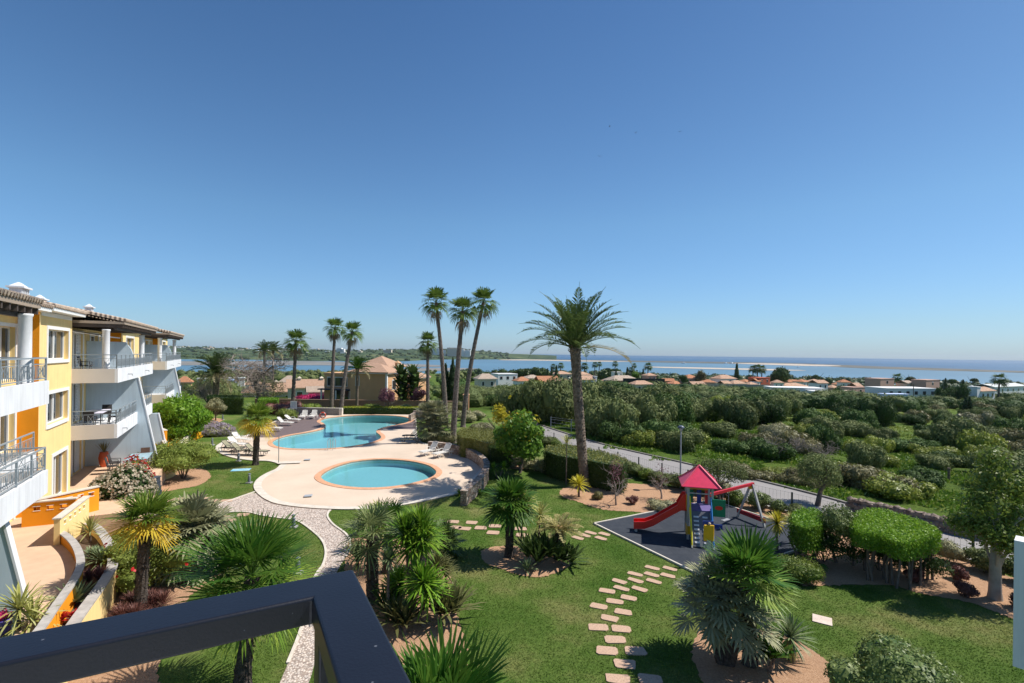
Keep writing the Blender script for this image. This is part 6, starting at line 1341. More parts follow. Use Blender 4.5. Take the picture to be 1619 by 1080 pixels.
def gable(b, x0, x1, y0, y1, z, h, ov=.4):
    x0 -= ov; x1 += ov; y0 -= ov; y1 += ov; ym = (y0+y1)/2
    V = [(x0, y0, z), (x1, y0, z), (x1, y1, z), (x0, y1, z), (x0, ym, z+h), (x1, ym, z+h)]; V += [(v[0], v[1], v[2]-.2) for v in V]
    b.raw(V, [(0, 1, 5, 4), (2, 3, 4, 5), (6, 10, 11, 7), (8, 11, 10, 9), (6, 7, 1, 0), (8, 9, 3, 2), (0, 4, 10, 6), (4, 3, 9, 10), (1, 7, 11, 5), (5, 11, 8, 2)])
def villa(label, p, rz, boxes, wallm=WHTH, roofm=TERRA, wins=(), chim=(), group=None, name='house'):
    """boxes: (x0,x1,y0,y1,z0,z1,kind,roof height)"""
    t = thing(name, label, 'house', p, rz, group)
    for (x0, x1, y0, y1, z0, z1, kind, rh) in boxes:
        b = MB(); b.box(x0, x1, y0, y1, z0, z1); wl = b.build('wall', wallm, t)
        if kind == 'flat': b = MB(); b.box(x0-.12, x1+.12, y0-.12, y1+.12, z1+.001, z1+.35); b.build('parapet', wallm, t)
        else:
            b = MB(); (hiproof if kind == 'hip' else gable)(b, x0, x1, y0, y1, z1+.19, rh); r = b.build('roof', roofm, t)
            if kind == 'hip': b = MB(); b.box(x0-.42, x1+.42, y0-.42, y1+.42, z1-.12, z1+.008); b.build('eave', FRAME, r)
    for (x, y, z, w_, h_, face) in wins:
        b = MB(); f = MB()
        if face == 'f': b.box(x-w_/2, x+w_/2, y-.06, y-.03, z, z+h_); f.box(x-w_/2-.1, x+w_/2+.1, y-.029, y-.001, z-.1, z+h_+.1)
        else: b.box(y+.03, y+.06, x-w_/2, x+w_/2, z, z+h_); f.box(y+.001, y+.029, x-w_/2-.1, x+w_/2+.1, z-.1, z+h_+.1)
        q = f.build('window', FRAME, t); b.build('pane', GLASS, q)
    for (x, y, z) in chim:
        b = MB(); b.box(x-.35, x+.35, y-.35, y+.35, z-1.5, z); c = b.build('chimney', wallm, t); b = MB(); b.raw([(x-.5, y-.5, z), (x+.5, y-.5, z), (x+.5, y+.5, z), (x-.5, y+.5, z), (x, y, z+.45)], [(0, 1, 4), (1, 2, 4), (2, 3, 4), (3, 0, 4), (3, 2, 1, 0)]); b.build('cap', wallm, c)
    return t
Kc = D(611, 618, 84); zb = -1.3
v = villa('large ochre villa with terracotta hip roofs behind the pool', (Kc.x, Kc.y, zb), -.26, [(-7.0, 0, 0, 5.6, 0, 6.2, 'hip', 1.35), (-14, -7.001, 2.5, 9.5, 0, 5.6, 'flat', 0), (-9.0, -3.0, 5.61, 12, 0, 7.0, 'hip', 1.9), (.6, 3.0, 5.8, 10, 0, 5.2, 'hip', .8)], OCH, TERRA2, [(-5.6, 0, 4.0, .6, 1.6, 'f'), (2.6, 0, 3.4, 1.2, 1.5, 'r'), (-10.5, 2.5, .6, 3.2, 2.4, 'f'), (-10.5, 2.5, 3.6, 2.4, 1.5, 'f'), (-12.9, 2.5, 3.6, .8, 1.5, 'f')], [(-.6, 5.0, 7.9)])
b = MB(); b.box(-.16, .16, -.16, .16, 0, 6.2); b.V = [q+np.array([0, 0, 0]) for q in b.V]; b.build('corner_pilaster', FRAME, v)
b = MB(); b.box(-14.5, -7.7, 1.2, 2.4, 2.9, 3.1); b.build('pool_canopy', mat('canopy_dark', (.035, .04, .06)), v)
for i in range(3): b = MB(); b.cyl((-13.8+i*3, 1.4), .15, 0, 2.9, 10); b.build('column', FRAME, v)
wp = [G(x, y, -.1) for x, y in [(500, 641), (600, 641.5), (700, 642), (752, 643)]]
Wy = 79.0
t = thing('boundary_wall', 'long terracotta boundary wall in front of the ochre villa', 'wall', (-14, Wy, 0)); b = MB(); b.box(-27, 6.3, -.12, .12, -1.6, .72); b.build('wall_body', PINKP, t); b = MB(); b.box(-27, 6.3, -.18, .18, .721, .82); b.build('cap', mat('wall_cap_pink', (.42, .25, .17)), t)
b = MB(); b.box(6.301, 7.2, -.5, .4, -1.6, 1.9); b.raw([(6.2, -.6, 1.9), (7.3, -.6, 1.9), (7.3, .5, 1.9), (6.2, .5, 1.9), (6.75, 0, 2.3)], [(0, 1, 4), (1, 2, 4), (2, 3, 4), (3, 0, 4)]); b.build('gate_pillar', mat('pillar_orange', (.55, .30, .17)), t)
p = D(709, 605, 88); zc = tz(p.x, p.y)
for dx, hh, l in [(-.5, 7.6, 'left of the two dark cypresses behind the tall palms'), (.75, 8.6, 'right and taller of the two dark cypresses behind the tall palms')]:
    t = thing('cypress', l, 'tree', (p.x+dx, p.y, zc)); b = MB(); b.cyl((0, 0), .12, 0, 1, 6); b.build('trunk', BRK, t)
    lb = [((0, 0, hh*f), (r_, r_, hh*.16)) for f, r_ in ((.14, .75), (.3, .85), (.46, .85), (.62, .7), (.77, .52), (.9, .28))]; crown('crown', lb, 2600, .26, LF['cyp'], t, r1, .9, .35, .4, -.6)
for px, Y, hh, l in [(636, 80, 6.6, 'tall clump of big paddle leaves left of the narrow plum tree'), (655, 81, 6.2, 'tall clump of big paddle leaves right of the villa')]:
    p = D(px, 600, Y); yucca('giant_strelitzia', l, (p.x, p.y, -.9), [(.4*math.cos(i*2.4), .5*math.sin(i*2.4), 1.4+.62*i) for i in range(8)], 2.5, .6, 16, 'dark', .10, 'plant', e0=-.1, bend=.7, rng=r1)
for px, Y, tp, l in [(565, 78, 585, 'queen palm with yellowing fronds in front of the ochre villa'), (418, 112, 556, 'distant palm behind the leafless tree, left crown'), (432, 116, 556, 'distant palm behind the leafless tree, right crown')]:
    p = D(px, tp, Y); z = tz(p.x, p.y) if Y > 80 else -.9; date_palm('queen_palm', l, (p.x, p.y, z), p.z-z, .2, 3.0 if Y < 80 else 3.4, 30, (0, 0), rng=r1, nl=26, wid=.1, lf=.7, dead=5, leaf='trach' if Y < 80 else 'date')

# ---------------------------------------------------------------- villas down the slope
def rowvilla(label, px, ytop, wpx, Y, kind='hip', wallm=WHTH, roofm=TERRA, dep=.8, rz=.45, rh=1.5, wins=2, extra=(), chim=(), hmin=3.0):
    p = D(px, ytop, Y); zb = tz(p.x, p.y)-.3; ht = p.z-zb; w_ = wpx*Y/F
    rh_ = 0 if kind == 'flat' else rh; hw = max(hmin, ht-rh_-(.35 if kind == 'flat' else .19)); zb = p.z-(hw+rh_+(.35 if kind == 'flat' else .19)); d_ = w_*dep
    bx = [(-w_/2, w_/2, 0, d_, -2, hw, kind, rh_)]+[(x0*w_, x1*w_, y0*w_, y1*w_, -2, z1*hw, k, r_) for (x0, x1, y0, y1, z1, k, r_) in extra]
    ws = [(-w_/2+w_*(i+.5)/wins, 0, hw-2.1, min(1.3, w_*.12), 1.3, 'f') for i in range(wins)]
    return villa(label, (p.x, p.y, zb), rz, bx, wallm, roofm, ws, [(w_*c, d_*.5, hw+rh_+.4) for c in chim])
GB = 'houses down the slope'
rv = rowvilla
rv('white walled house with ornate parapet at the left of the far row', 803, 591, 34, 215, 'flat', WHTH, TERRA, wins=3)
rv('white house with bright orange roof beside the parapet house', 829, 596, 22, 200, 'hip', WHTH, TERRA, rh=1.6)
rv('cream house with faded roof left of the big orange roof', 846, 593, 26, 225, 'hip', CRM, TERRA3, rh=1.4)
rv('white house with large bright orange roof left of the date palm trunk', 870, 595, 34, 205, 'gable', WHTH, TERRA, rh=2.4, rz=.35, extra=[(.2, .7, -.4, 0, .7, 'gable', 1.4)])
rv('pale house with low orange porch just left of the date palm trunk', 889, 599, 26, 190, 'gable', WHTH, TERRA2, rh=1.6, rz=-.4, chim=(.3,))
rv('pale house with terracotta roof behind the orange roofed one', 893, 587, 26, 290, 'hip', CRM, TERRA2, rh=1.6)
rv('terracotta roofed house with cream wall right behind the palm trunk', 925, 588, 20, 280, 'hip', WHTH, TERRA2, rh=1.6)
rv('white house with tall side parapet right of the date palm trunk', 931, 594, 24, 205, 'gable', WHTH, TERRA2, rh=1.6, extra=[(.5, .62, -.05, .8, 1.25, 'flat', 0)])
rv('small white house among the round pines', 979, 588, 14, 300, 'flat', WHTH, TERRA, wins=2)
rv('long low house with broad brown tiled roof', 991, 594, 52, 235, 'hip', PINKP, TERRA3, rh=2.2, dep=.5, wins=4)
rv('house with faded terracotta roof sunk in the trees', 1018, 602, 34, 200, 'hip', CRM, TERRA2, rh=1.4, dep=.5)
rv('pink roofed house beside the tall fan palm', 1031, 590, 17, 280, 'hip', PINKW, TERRA2, rh=1.3)
rv('house with red tiled roof behind the brown tree', 1096, 592.5, 22, 270, 'hip', PINKW, TERRA, rh=1.8)
rv('low pale house with sand coloured hip roof', 1126, 600.5, 24, 260, 'hip', WHTH, TERRA2, rh=1.6)
rv('two storey white house with hip roof beside the cypress', 1152, 593, 34, 265, 'hip', WHTH, TERRA2, rh=1.9, wins=4, dep=.6)
rv('white annex with hip roof in front of the two storey house', 1170, 601.5, 27, 250, 'hip', WHTH, TERRA2, rh=1.6, dep=.6)
rv('small house with sandy roof left of the red house', 1192, 604, 16, 255, 'hip', CRM, TERRA2, rh=1.2)
rv('red walled two storey house with flat roof', 1209, 597, 25, 262, 'flat', REDW, TERRA, wins=2)
rv('low house with wide terracotta roof behind the white flat roofs', 1262, 606, 56, 265, 'hip', PINKW, TERRA2, rh=2.0, dep=.5, wins=4)
rv('white low building with big flat roof terrace', 1262, 613, 78, 205, 'flat', WHTH, TERRA, wins=5, dep=.45, rz=-.12, extra=[(.15, .5, -.25, -.01, .8, 'flat', 0)])
rv('small house with terracotta roof right of the white flat roof', 1322, 609, 16, 260, 'hip', PINKW, TERRA2, rh=1.3)
rv('low grey house roof among the scrub', 1345, 617, 26, 215, 'hip', CRM, TERRA3, rh=1.2, dep=.5)
rv('pink flat roofed block with a square window, left one', 1361, 612, 40, 225, 'flat', PINKW, TERRA, wins=1, dep=.5)
rv('taller pink flat roofed block with a white framed window', 1403, 598.5, 38, 245, 'flat', PINKW, TERRA, wins=1, dep=.6, extra=[(-.5, .9, -.01, .5, .45, 'flat', 0)])
rv('pink flat roofed block with a white framed window, right one', 1475, 600.5, 40, 245, 'flat', PINKW, TERRA, wins=1, dep=.5)
rv('cream stair house between the two pink blocks', 1440, 602, 20, 248, 'gable', CRM, TERRA3, rh=1.2, wins=1)
rv('long white house with pale blue side wall and flat roofs', 1442, 614, 86, 190, 'flat', WHTH, TERRA, wins=6, dep=.5, rz=.1)
rv('pale blue wing in front of the long white house', 1420, 623, 42, 172, 'flat', BLUW, TERRA, wins=2, dep=.4, rz=.1)
rv('white house with bright tiled roof and columned porch', 1562, 612, 46, 185, 'hip', WHTH, TERRA2, rh=1.4, dep=.4, wins=3, extra=[(-.75, -.51, 0, .3, 1.25, 'flat', 0)], chim=(-.6,))
rv('long low white building behind the tiled porch house', 1598, 607, 110, 240, 'gable', WHTH, mat('fibre_roof', (.52, .54, .52)), rh=1.2, dep=.25, wins=6)
rr = np.random.default_rng(41)
for i in range(34):
    q = rr.uniform(); px = 795+570*(i+rr.uniform(0, .8))/34; Yh = rr.uniform(225, 330); wm_, rm_, l = [(WHTH, TERRA, 'small white house with orange tiled roof in the long row before the lagoon'), (CRM, TERRA2, 'small cream house with faded tiled roof in the long row before the lagoon'), (WHTH, TERRA2, 'small white house with pale tiled roof in the long row before the lagoon'), (PINKW, TERRA, 'small pinkish house with tiled roof in the long row before the lagoon')][i % 4]
    o = rv(l, px, hz(px)+38+rr.uniform(-6, 4)*.8-(Yh-270)*.02, rr.uniform(12, 22), Yh, 'hip' if i % 3 else 'gable', wm_, rm_, rh=1.4, rz=rr.uniform(-.3, .8), wins=2); o['group'] = 'row houses: '+l
# walls and beds of the far gardens
for px, y, wpx, Y, m, l in [(1018, 598.5, 66, 228, mat('dark_hedge_screen', (.03, .035, .03)), 'dark screen wall under the broad brown roof'), (1150, 607.5, 130, 240, mat('garden_wall_grey', (.30, .28, .25)), 'long grey garden wall below the white houses')]:
    p = D(px, y, Y); z = tz(p.x, p.y); b = MB(); b.box(-wpx*Y/F/2, wpx*Y/F/2, -.2, .2, z-p.z-1, 0); single('garden_wall', b, m, l, 'wall', p)
# left: houses below the garden
rv('pale pink house with hip roof left of the ochre villa', 456, 594, 24, 125, 'hip', CRM, TERRA3, rh=1.6, wins=1, rz=.3)
rv('low house with wide pinkish tiled roof', 428, 606, 78, 115, 'hip', CRM, TERRA2, rh=2.0, dep=.4, chim=(.1,), wins=3)
rv('tiled roofs of the house behind the white garage', 492, 600, 66, 112, 'gable', CRM, TERRA2, rh=1.8, dep=.4, chim=(-.25, .25))
rv('white garage building beside the magenta bush', 506, 611, 34, 96, 'gable', WHTH, TERRA3, rh=1.0, dep=.6, wins=1)
rv('white and blue house with chimneys beyond the leafless tree', 374, 597, 22, 150, 'flat', WHTH, TERRA, wins=1, chim=(0,), dep=.7)
rv('pale blue white block right of the white house with chimneys', 366, 600, 12, 143, 'flat', BLUW, TERRA, wins=1)
rv('low house with terracotta roof beyond the leafless tree', 400, 600.5, 24, 155, 'hip', WHTH, TERRA2, rh=1.4)
rv('small white house behind the pale date palm', 319, 598, 12, 150, 'flat', WHTH, TERRA, wins=1)
rv('house with orange roof behind the end of the apartment building', 291, 595, 18, 140, 'hip', OCH, TERRA, rh=1.6)
rv('house with orange brown roof seen between the tall palms', 771, 585+6, 30, 160, 'hip', CRM, TERRA3, rh=1.6, dep=.6)
rv('cream roofed house in the gap beside the tall palms', 668, 603, 18, 150, 'hip', CRM, TERRA2, rh=1.2)

# ---------------------------------------------------------------- scrub
rs = np.random.default_rng(77)
def bush_src(leaf, Rr, Hh, n, size, seed, core=.8, nl=9):
    rg = np.random.default_rng(seed); lb = [((0, 0, Hh*.42), (Rr*.72, Rr*.72, Hh*.46))]
    for i in range(nl):
        a = rg.uniform(0, 6.28); q = rg.uniform(.35, .78)*Rr; z = Hh*rg.uniform(.22, .72); r_ = Rr*rg.uniform(.26, .45); lb.append(((q*math.cos(a), q*math.sin(a), z), (r_, r_, r_*.85)))
    P, d = lobes_points(lb, n, rg, .72, -.5); b = MB(); b.raw(*cards(P, d, size, rg, .5, 0, .38))
    for c, r_ in lb: b.ico(c, np.array(r_)*core*.93, 2, rg, .15)
    o = b.build('crown', LF[leaf]); me = o.data; bpy.data.objects.remove(o); return me
KS = {'olive': ('grey green olive tree', 'olive_tree', 'tree'), 'mast': ('dark green mastic bush', 'mastic_bush', 'bush'), 'mast2': ('very dark carob tree', 'carob_tree', 'tree'), 'light': ('bright green bush', 'green_bush', 'bush'), 'brown': ('brownish dry bush', 'dry_bush', 'bush'), 'grey': ('silvery grey bush', 'silver_bush', 'bush')}
SRC = {k: [bush_src(k, 1., .95 if k in ('olive', 'mast2') else .72, 3600, .105, 50+i*7+len(k)+ord(k[0]), nl=8+2*i) for i in range(3)] for k in KS}
trunk_b = MB(); tree_limbs(trunk_b, np.random.default_rng(2), (0, 0, 0), .5, .06, .9, 4, 1); tmp = trunk_b.build('trunk', BRK); TRME = tmp.data; bpy.data.objects.remove(tmp)
placed = []
def zone(Y): return ('near the road', 'in the nearer scrub', 'in the middle of the scrub', 'in the far scrub')[0 if Y < 48 else 1 if Y < 75 else 2 if Y < 110 else 3]
def put(k, x, y, R_, hs=1.):
    z = tz(x, y); nm, name, cat = KS[k]; gd = float(gdist([x], [y])[0]); zn = 'by the road' if road_clear(x, y) < 11 else zone(y)
    side = 'on the left' if x/y < .22 else 'on the right' if x/y > .68 else 'mid field'
    sz = 'large' if R_ > 2.6 else 'small' if R_ < 1.6 else 'mid sized'
    lab_ = '%s %s %s %s' % (sz, nm, zn, side); me = SRC[k][int(rs.integers(3))]
    t = bpy.data.objects.new(name, None); COL.objects.link(t); t.location = (x, y, z-.1); t.rotation_euler = (0, 0, rs.uniform(0, 6.28)); t.scale = (R_, R_*rs.uniform(.85, 1.15), R_*hs)
    tag(t, lab_, cat, 'scrub: '+lab_)
    for nm_, m_ in (('crown', me), ('trunk', TRME)): o = bpy.data.objects.new(nm_, m_); COL.objects.link(o); o.parent = t
    placed.append((x, y, R_))
def at(px, py, k, R_, hs=1., lift=0.):
    """bush whose foot is seen at a photo point, on the sloping ground"""
    z = -1.
    for _ in range(8): p = G(px, py, z); z = .5*z+.5*tz(p.x, p.y)
    put(k, p.x, p.y, R_, hs)
EXPL = [(862, 668, 'olive', 4.0, 1.2), (838, 660, 'olive', 4.2, 1.1), (878, 665, 'mast', 3.6, 1.2), (905, 662, 'olive', 3.6, 1.2), (945, 680, 'olive', 3.2, 1.2), (965, 690, 'olive', 3.2, 1.2), (985, 700, 'mast', 2.6, 1.1), (1010, 705, 'light', 2.2, 1.), (1028, 690, 'olive', 3.2, 1.1), (1050, 700, 'mast', 2.9, 1.1), (1070, 712, 'olive', 2.4, 1.), (1003, 672, 'olive', 3.6, 1.2), (940, 655, 'olive', 4, 1.2), (975, 660, 'mast2', 3.6, 1.1), (1060, 668, 'mast', 3.8, 1.1), (1040, 655, 'olive', 3.8, 1.1), (1100, 700, 'light', 2.0, .9), (1135, 690, 'olive', 2.4, .9), (1160, 715, 'mast', 2.2, .8), (1190, 705, 'brown', 2.2, 1.), (1215, 725, 'mast', 2.4, 1.), (1236, 700, 'grey', 2.4, 1.1), (1260, 715, 'brown', 2.4, 1.2), (1205, 672, 'mast2', 3.4, 1.1), (1180, 665, 'mast', 3.6, 1.1), (1270, 690, 'light', 2.0, 1.2), (1290, 680, 'mast', 3.2, 1.), (1160, 745, 'brown', 1.6, .7), (1195, 757, 'brown', 1.6, .7), (1230, 755, 'light', 1.5, .7), (1262, 765, 'brown', 1.8, .8), (1298, 760, 'mast', 2.0, .8), (1340, 752, 'light', 1.8, .8), (1370, 770, 'brown', 2.3, .9), (1400, 778, 'brown', 2.4, .9), (1425, 785, 'light', 2.2, .8), (1455, 765, 'mast', 1.9, .9), (1385, 735, 'light', 2.0, .9), (1360, 715, 'light', 1.9, .9), (1480, 740, 'olive', 1.9, .9), (1500, 735, 'mast', 2.0, .9), (1440, 715, 'mast', 2.6, .9), (1470, 720, 'light', 2.3, .8), (1395, 700, 'olive', 2.4, 1.), (1480, 690, 'mast2', 2.7, 1.), (1520, 690, 'mast2', 2.8, 1.), (1545, 700, 'olive', 2.8, 1.), (1580, 700, 'olive', 3.0, 1.1), (1610, 720, 'brown', 2.4, 1.2), (1600, 755, 'olive', 2.4, 1.2), (1625, 780, 'olive', 2.6, 1.2), (1560, 670, 'mast', 3.0, 1.), (1600, 660, 'mast2', 3.3, 1.), (1385, 672, 'mast2', 3.6, 1.2), (1345, 668, 'mast', 3.4, 1.1), (1350, 690, 'olive', 2.6, 1.), (1475, 652, 'olive', 3.0, 1.), (1505, 640, 'mast2', 4.6, 1.3), (1425, 645, 'mast', 3.4, .9), (1545, 645, 'mast', 3.6, 1.)]
for e in EXPL: at(*e[:4], e[4]*(1.4 if e[3] >= 3.1 else 1.))
for px, py, l, s in [(1222, 728, 'grey leafless bush left of the pair in the meadow', 31), (1255, 722, 'grey leafless bush right of the pair in the meadow', 32), (1225, 668, 'pale leafless tree among the middle scrub', 33), (1300, 735, 'twiggy grey bush above the road bend', 34)]:
    z = -1.
    for _ in range(8): p = G(px, py, z); z = .5*z+.5*tz(p.x, p.y)
    bare_tree('bare_bush', l, p, 3.0, .08, 1.0, 8, 4, TWIG, seed=s)
n_ = 0; tries = 0
while len(placed) < 260 and tries < 20000:
    tries += 1; Y = 34+(150-34)*rs.uniform(0, 1)**.75; x = Y*rs.uniform(-.05, 1.12); gd = float(gdist([x], [Y])[0])
    R_ = (rs.uniform(.8, 1.5) if rs.uniform() < .35 else rs.uniform(1.9, 3.9))*(1 if Y > 60 else .8)
    if gd < 9.5 or road_clear(x, Y) < 4.2+R_: continue
    if any((x-a)**2+(Y-b_)**2 < ((R_+c)*.80)**2 for a, b_, c in placed): continue
    px = 809.5+x/Y*F
    if 1050 < px < 1330 and Y < 66 and rs.uniform() < .75: continue
    if math.sin(x*.16+1)+math.sin(Y*.13+x*.05) > 1.15: continue
    if 1410 < px < 1475 and 62 < Y < 100: continue
    k = rs.choice(['olive', 'mast', 'mast2', 'light', 'brown', 'grey'], p=[.34, .22, .17, .16, .05, .06]); put(k, x, Y, R_, rs.uniform(.9, 1.75) if R_ > 1.6 else rs.uniform(.7, 1.2))
def mass(name, label, leaf, pts, ncard, size, seed, flat_=.8):
    """a far wood that reads as one mass: many small crowns in one object"""
    rg = np.random.default_rng(seed); b = MB()
    for (x, y, z, r_) in pts:
        lb = [((x, y, z+r_*.45), (r_, r_, r_*flat_))]+[((x+rg.normal()*r_*.5, y+rg.normal()*r_*.5, z+r_*rg.uniform(.3, .8)), (r_*.5, r_*.5, r_*.42)) for _ in range(4)]
        P, d = lobes_points(lb, ncard, rg, .8, -.2); b.raw(*cards(P, d, size*r_, rg, .6, 0, .32))
        for c, q in lb: b.ico(c, np.array(q)*.78, 2, rg, .15)
    return tag(b.build(name, LF[leaf]), label, kind='stuff')
def scatter(n, y0, y1, a0, a1, r0, r1_, seed, ok=lambda x, y: True, pw=.7):
    rg = np.random.default_rng(seed); out = []
    while len(out) < n:
        Y = y0+(y1-y0)*rg.uniform()**pw; x = Y*rg.uniform(a0, a1); r_ = rg.uniform(r0, r1_)
        if ok(x, Y): out.append((x, Y, tz(x, Y), r_))
    return out
vl = [(o.location.x, o.location.y+3) for o in bpy.data.objects if o.get('category') == 'house']
def clearh(x, y): return all((x-a)**2+(y-b_)**2 > 110 for a, b_ in vl)
def okf(x, y): return clearh(x, y)
mass('scrub_wood', 'far olive scrub in front of the villas', 'olive', scatter(190, 135, 228, -.03, 1.15, 2.2, 4.0, 1, okf), 300, .17, 1)
mass('scrub_wood', 'far dark mastic scrub in front of the villas', 'mast', scatter(150, 130, 228, -.03, 1.15, 2.0, 4.2, 2, okf), 300, .17, 2)
mass('scrub_wood', 'bright green scrub strip below the villas', 'light', scatter(46, 178, 222, .3, .56, 2.0, 3.2, 3, okf), 260, .17, 3, .5)
mass('garden_trees', 'dark garden trees between and behind the villas', 'mast2', scatter(85, 235, 340, -.12, 1.25, 2.0, 3.6, 4, clearh), 200, .2, 4)
mass('coastal_wood', 'dark pine belt between the villas and the lagoon', 'pine', scatter(330, 340, 850, -.1, 1.3, 5, 10, 5, pw=1.), 140, .22, 5, .55)
mass('scrub_wood', 'grey green trees among the houses left of the palms', 'olive', scatter(80, 92, 230, -.75, -.1, 1.5, 3.2, 6, clearh), 600, .13, 6)
mass('scrub_wood', 'dark trees among the houses left of the palms', 'mast', scatter(90, 95, 300, -.75, -.1, 1.5, 3.6, 7, clearh), 600, .13, 7)
mass('marsh_scrub', 'low green scrub along the left lagoon shore', 'olive', scatter(150, 300, 800, -.8, -.08, 4, 8, 8, pw=1.), 110, .22, 8, .35)
mass('scrub_wood', 'scrub between the side road and the tall palms', 'olive', scatter(26, 84, 130, -.1, .02, 1.8, 3.4, 9, clearh), 1600, .09, 9)
mass('headland_wood', 'dark woods spread over the far headland', 'pine', [(HV[i][0]+rs.normal()*20, HV[i][1], HV[i][2]-3, rs.uniform(7, 17)) for i in (rs.integers(1, 16, 1100)*HN+rs.integers(20, HN-6, 1100))], 40, .34, 10, .6)
# short uneven grass on the near lawn
def inside(P, X, Y):
    ins = np.zeros(X.shape, bool); n = len(P)
    for i in range(n):
        ax, ay, bx, by = P[i][0], P[i][1], P[(i+1) % n][0], P[(i+1) % n][1]; ins ^= ((ay > Y) != (by > Y)) & (X < (bx-ax)*(Y-ay)/((by-ay) or 1e-9)+ax)
    return ins
def lawn_blades(N_, y0, y1, size, seed):
    rg = np.random.default_rng(seed); ex = EXCL+[deckL, mc, PATHL, [(p.x, p.y) for p in patio]]; out = []; n = 0
    while n < N_:
        Y = y0+(y1-y0)*rg.uniform(0, 1, 60000)**.9; X = Y*rg.uniform(-.62, 1.06, 60000); k = (gdist(X, Y) < -.15) & ((Y > 26) | (X > -12-(Y-10)*.35))
        X, Y = X[k], Y[k]
        for P in ex:
            j = ~inside(P, X, Y); X, Y = X[j], Y[j]
        out.append(np.stack([X, Y, X*0+size*.22], 1)); n += len(X)
    P = np.concatenate(out)[:N_]; b = MB(); a = rg.uniform(0, 6.28, N_); d = np.stack([np.cos(a), np.sin(a), .9+0*a], 1); L = size*rg.uniform(.5, 1.3, N_)[:, None]
    t_ = unit(np.stack([np.cos(a+1.6), np.sin(a+1.6), rg.uniform(.3, 1.4, N_)], 1)); s_ = unit(np.cross(t_, d)); W_ = L*.16
    V = np.stack([P-t_*L/2, P+s_*W_, P+t_*L/2, P-s_*W_], 1).reshape(-1, 3); b.raw(V, np.arange(4*N_).reshape(-1, 4)); tag(b.build('lawn_blades', TURF), 'short uneven turf blades over the near lawn', kind='stuff')
lawn_blades(200000, 9, 38, .06, 71)
# meadow grass near the road
def tufts(name, label, leaf, N_, area, size, seed):
    rg = np.random.default_rng(seed); P = []
    while len(P) < N_:
        X = rg.uniform(area[0], area[1], 4000); Y = rg.uniform(area[2], area[3], 4000); g = gdist(X, Y); rc = np.min(np.hypot(X[:, None]-ROADP[None, ::3, 0], Y[:, None]-ROADP[None, ::3, 1]), 1)
        k = (g > 3.2) & (rc > 3.2) & (np.sin(X*.7)+np.cos(Y*.55+X*.2) > -.9); X, Y = X[k], Y[k]; Z = Tz(X, Y); P += list(zip(X, Y, Z))
    P = np.array(P[:N_]); b = MB(); d = np.tile([0, 0, .6], (N_, 1))+rg.normal(size=(N_, 3))*.5; P[:, 2] += size*.2; b.raw(*cards(P, d, size, rg, .35, -.9, .9)); tag(b.build(name, LF[leaf]), label, kind='stuff')
tufts('meadow_grass', 'long bright meadow grass beside the road', 'grass', 60000, (4, 62, 22, 78), .38, 31)
tufts('meadow_weeds', 'paler weeds in the rough field', 'euph', 16000, (6, 80, 30, 100), .45, 32)

# ---------------------------------------------------------------- lone trees against the water
def farpalm(px, ytop, ybase, Y, label, cr=3.0):
    p = D(px, ytop, Y); z = tz(p.x, p.y); t = thing('far_palm', label, 'palm tree', (p.x, p.y, z), 0, 'distant fan palms by the lagoon'); h = p.z-z-cr*.6
    b = MB(); b.tube([(0, 0, 0), (.3, 0, h)], [.4, .28], 6); b.build('trunk', TRK, t); c = MB()
    for i in range(24): fan_leaf(c, (.3, 0, h), i*2.4, -.8+2.2*(i/24)**.8, cr*.38, cr*.5, 8, rs, .5, 1.6, .5, 0, 1.6)
    c.build('crown', LF['mast'], t)
for a in [(874, 575, 0, 300, 'distant fan palm left of the three small cypresses', 3.0), (886, 573, 0, 300, 'taller distant fan palm right of the three small cypresses', 3.2), (923.5, 573, 0, 290, 'distant fan palm just right of the date palm trunk', 3.8), (940, 572, 0, 330, 'left of a close pair of distant fan palms', 3.4), (947, 571.5, 0, 340, 'right of a close pair of distant fan palms', 2.9), (972, 570.5, 0, 320, 'distant palm with long thin stem over the round pines', 3.2), (997, 580, 0, 300, 'short distant palm beside the dark small cypress', 3.0), (1002, 574, 0, 330, 'slim distant palm left of the pink roof', 2.8), (1024, 573, 0, 290, 'tall shaggy distant palm beside the pink roofed house', 4.0),
          (1190, 577, 0, 300, 'left palm of the clump of three by the red house', 4.2), (1197, 575.5, 0, 300, 'middle palm of the clump of three by the red house', 4.4), (1204, 577, 0, 302, 'right palm of the clump of three by the red house', 4.2), (1418, 590, 0, 330, 'small round palm above the taller pink block', 5.2), (1579, 590, 0, 215, 'big feathery palm beside the white porch house', 4.6)]: farpalm(*a[:2], 0, a[3], a[4], a[5])
def farcyp(px, ytop, Y, label, r_=1.2):
    p = D(px, ytop, Y); z = tz(p.x, p.y)-1; hh = p.z-z; t = thing('cypress', label, 'tree', (p.x, p.y, z)); b = MB(); b.cyl((0, 0), .2, 0, 2, 6); b.build('trunk', BRK, t)
    crown('crown', [((0, 0, hh*f), (r_*q, r_*q, hh*.17)) for f, q in ((.2, .9), (.36, 1), (.52, .9), (.68, .7), (.84, .42))], 700, .6, LF['cyp'], t, rs, .9, .4, .4, -.6)
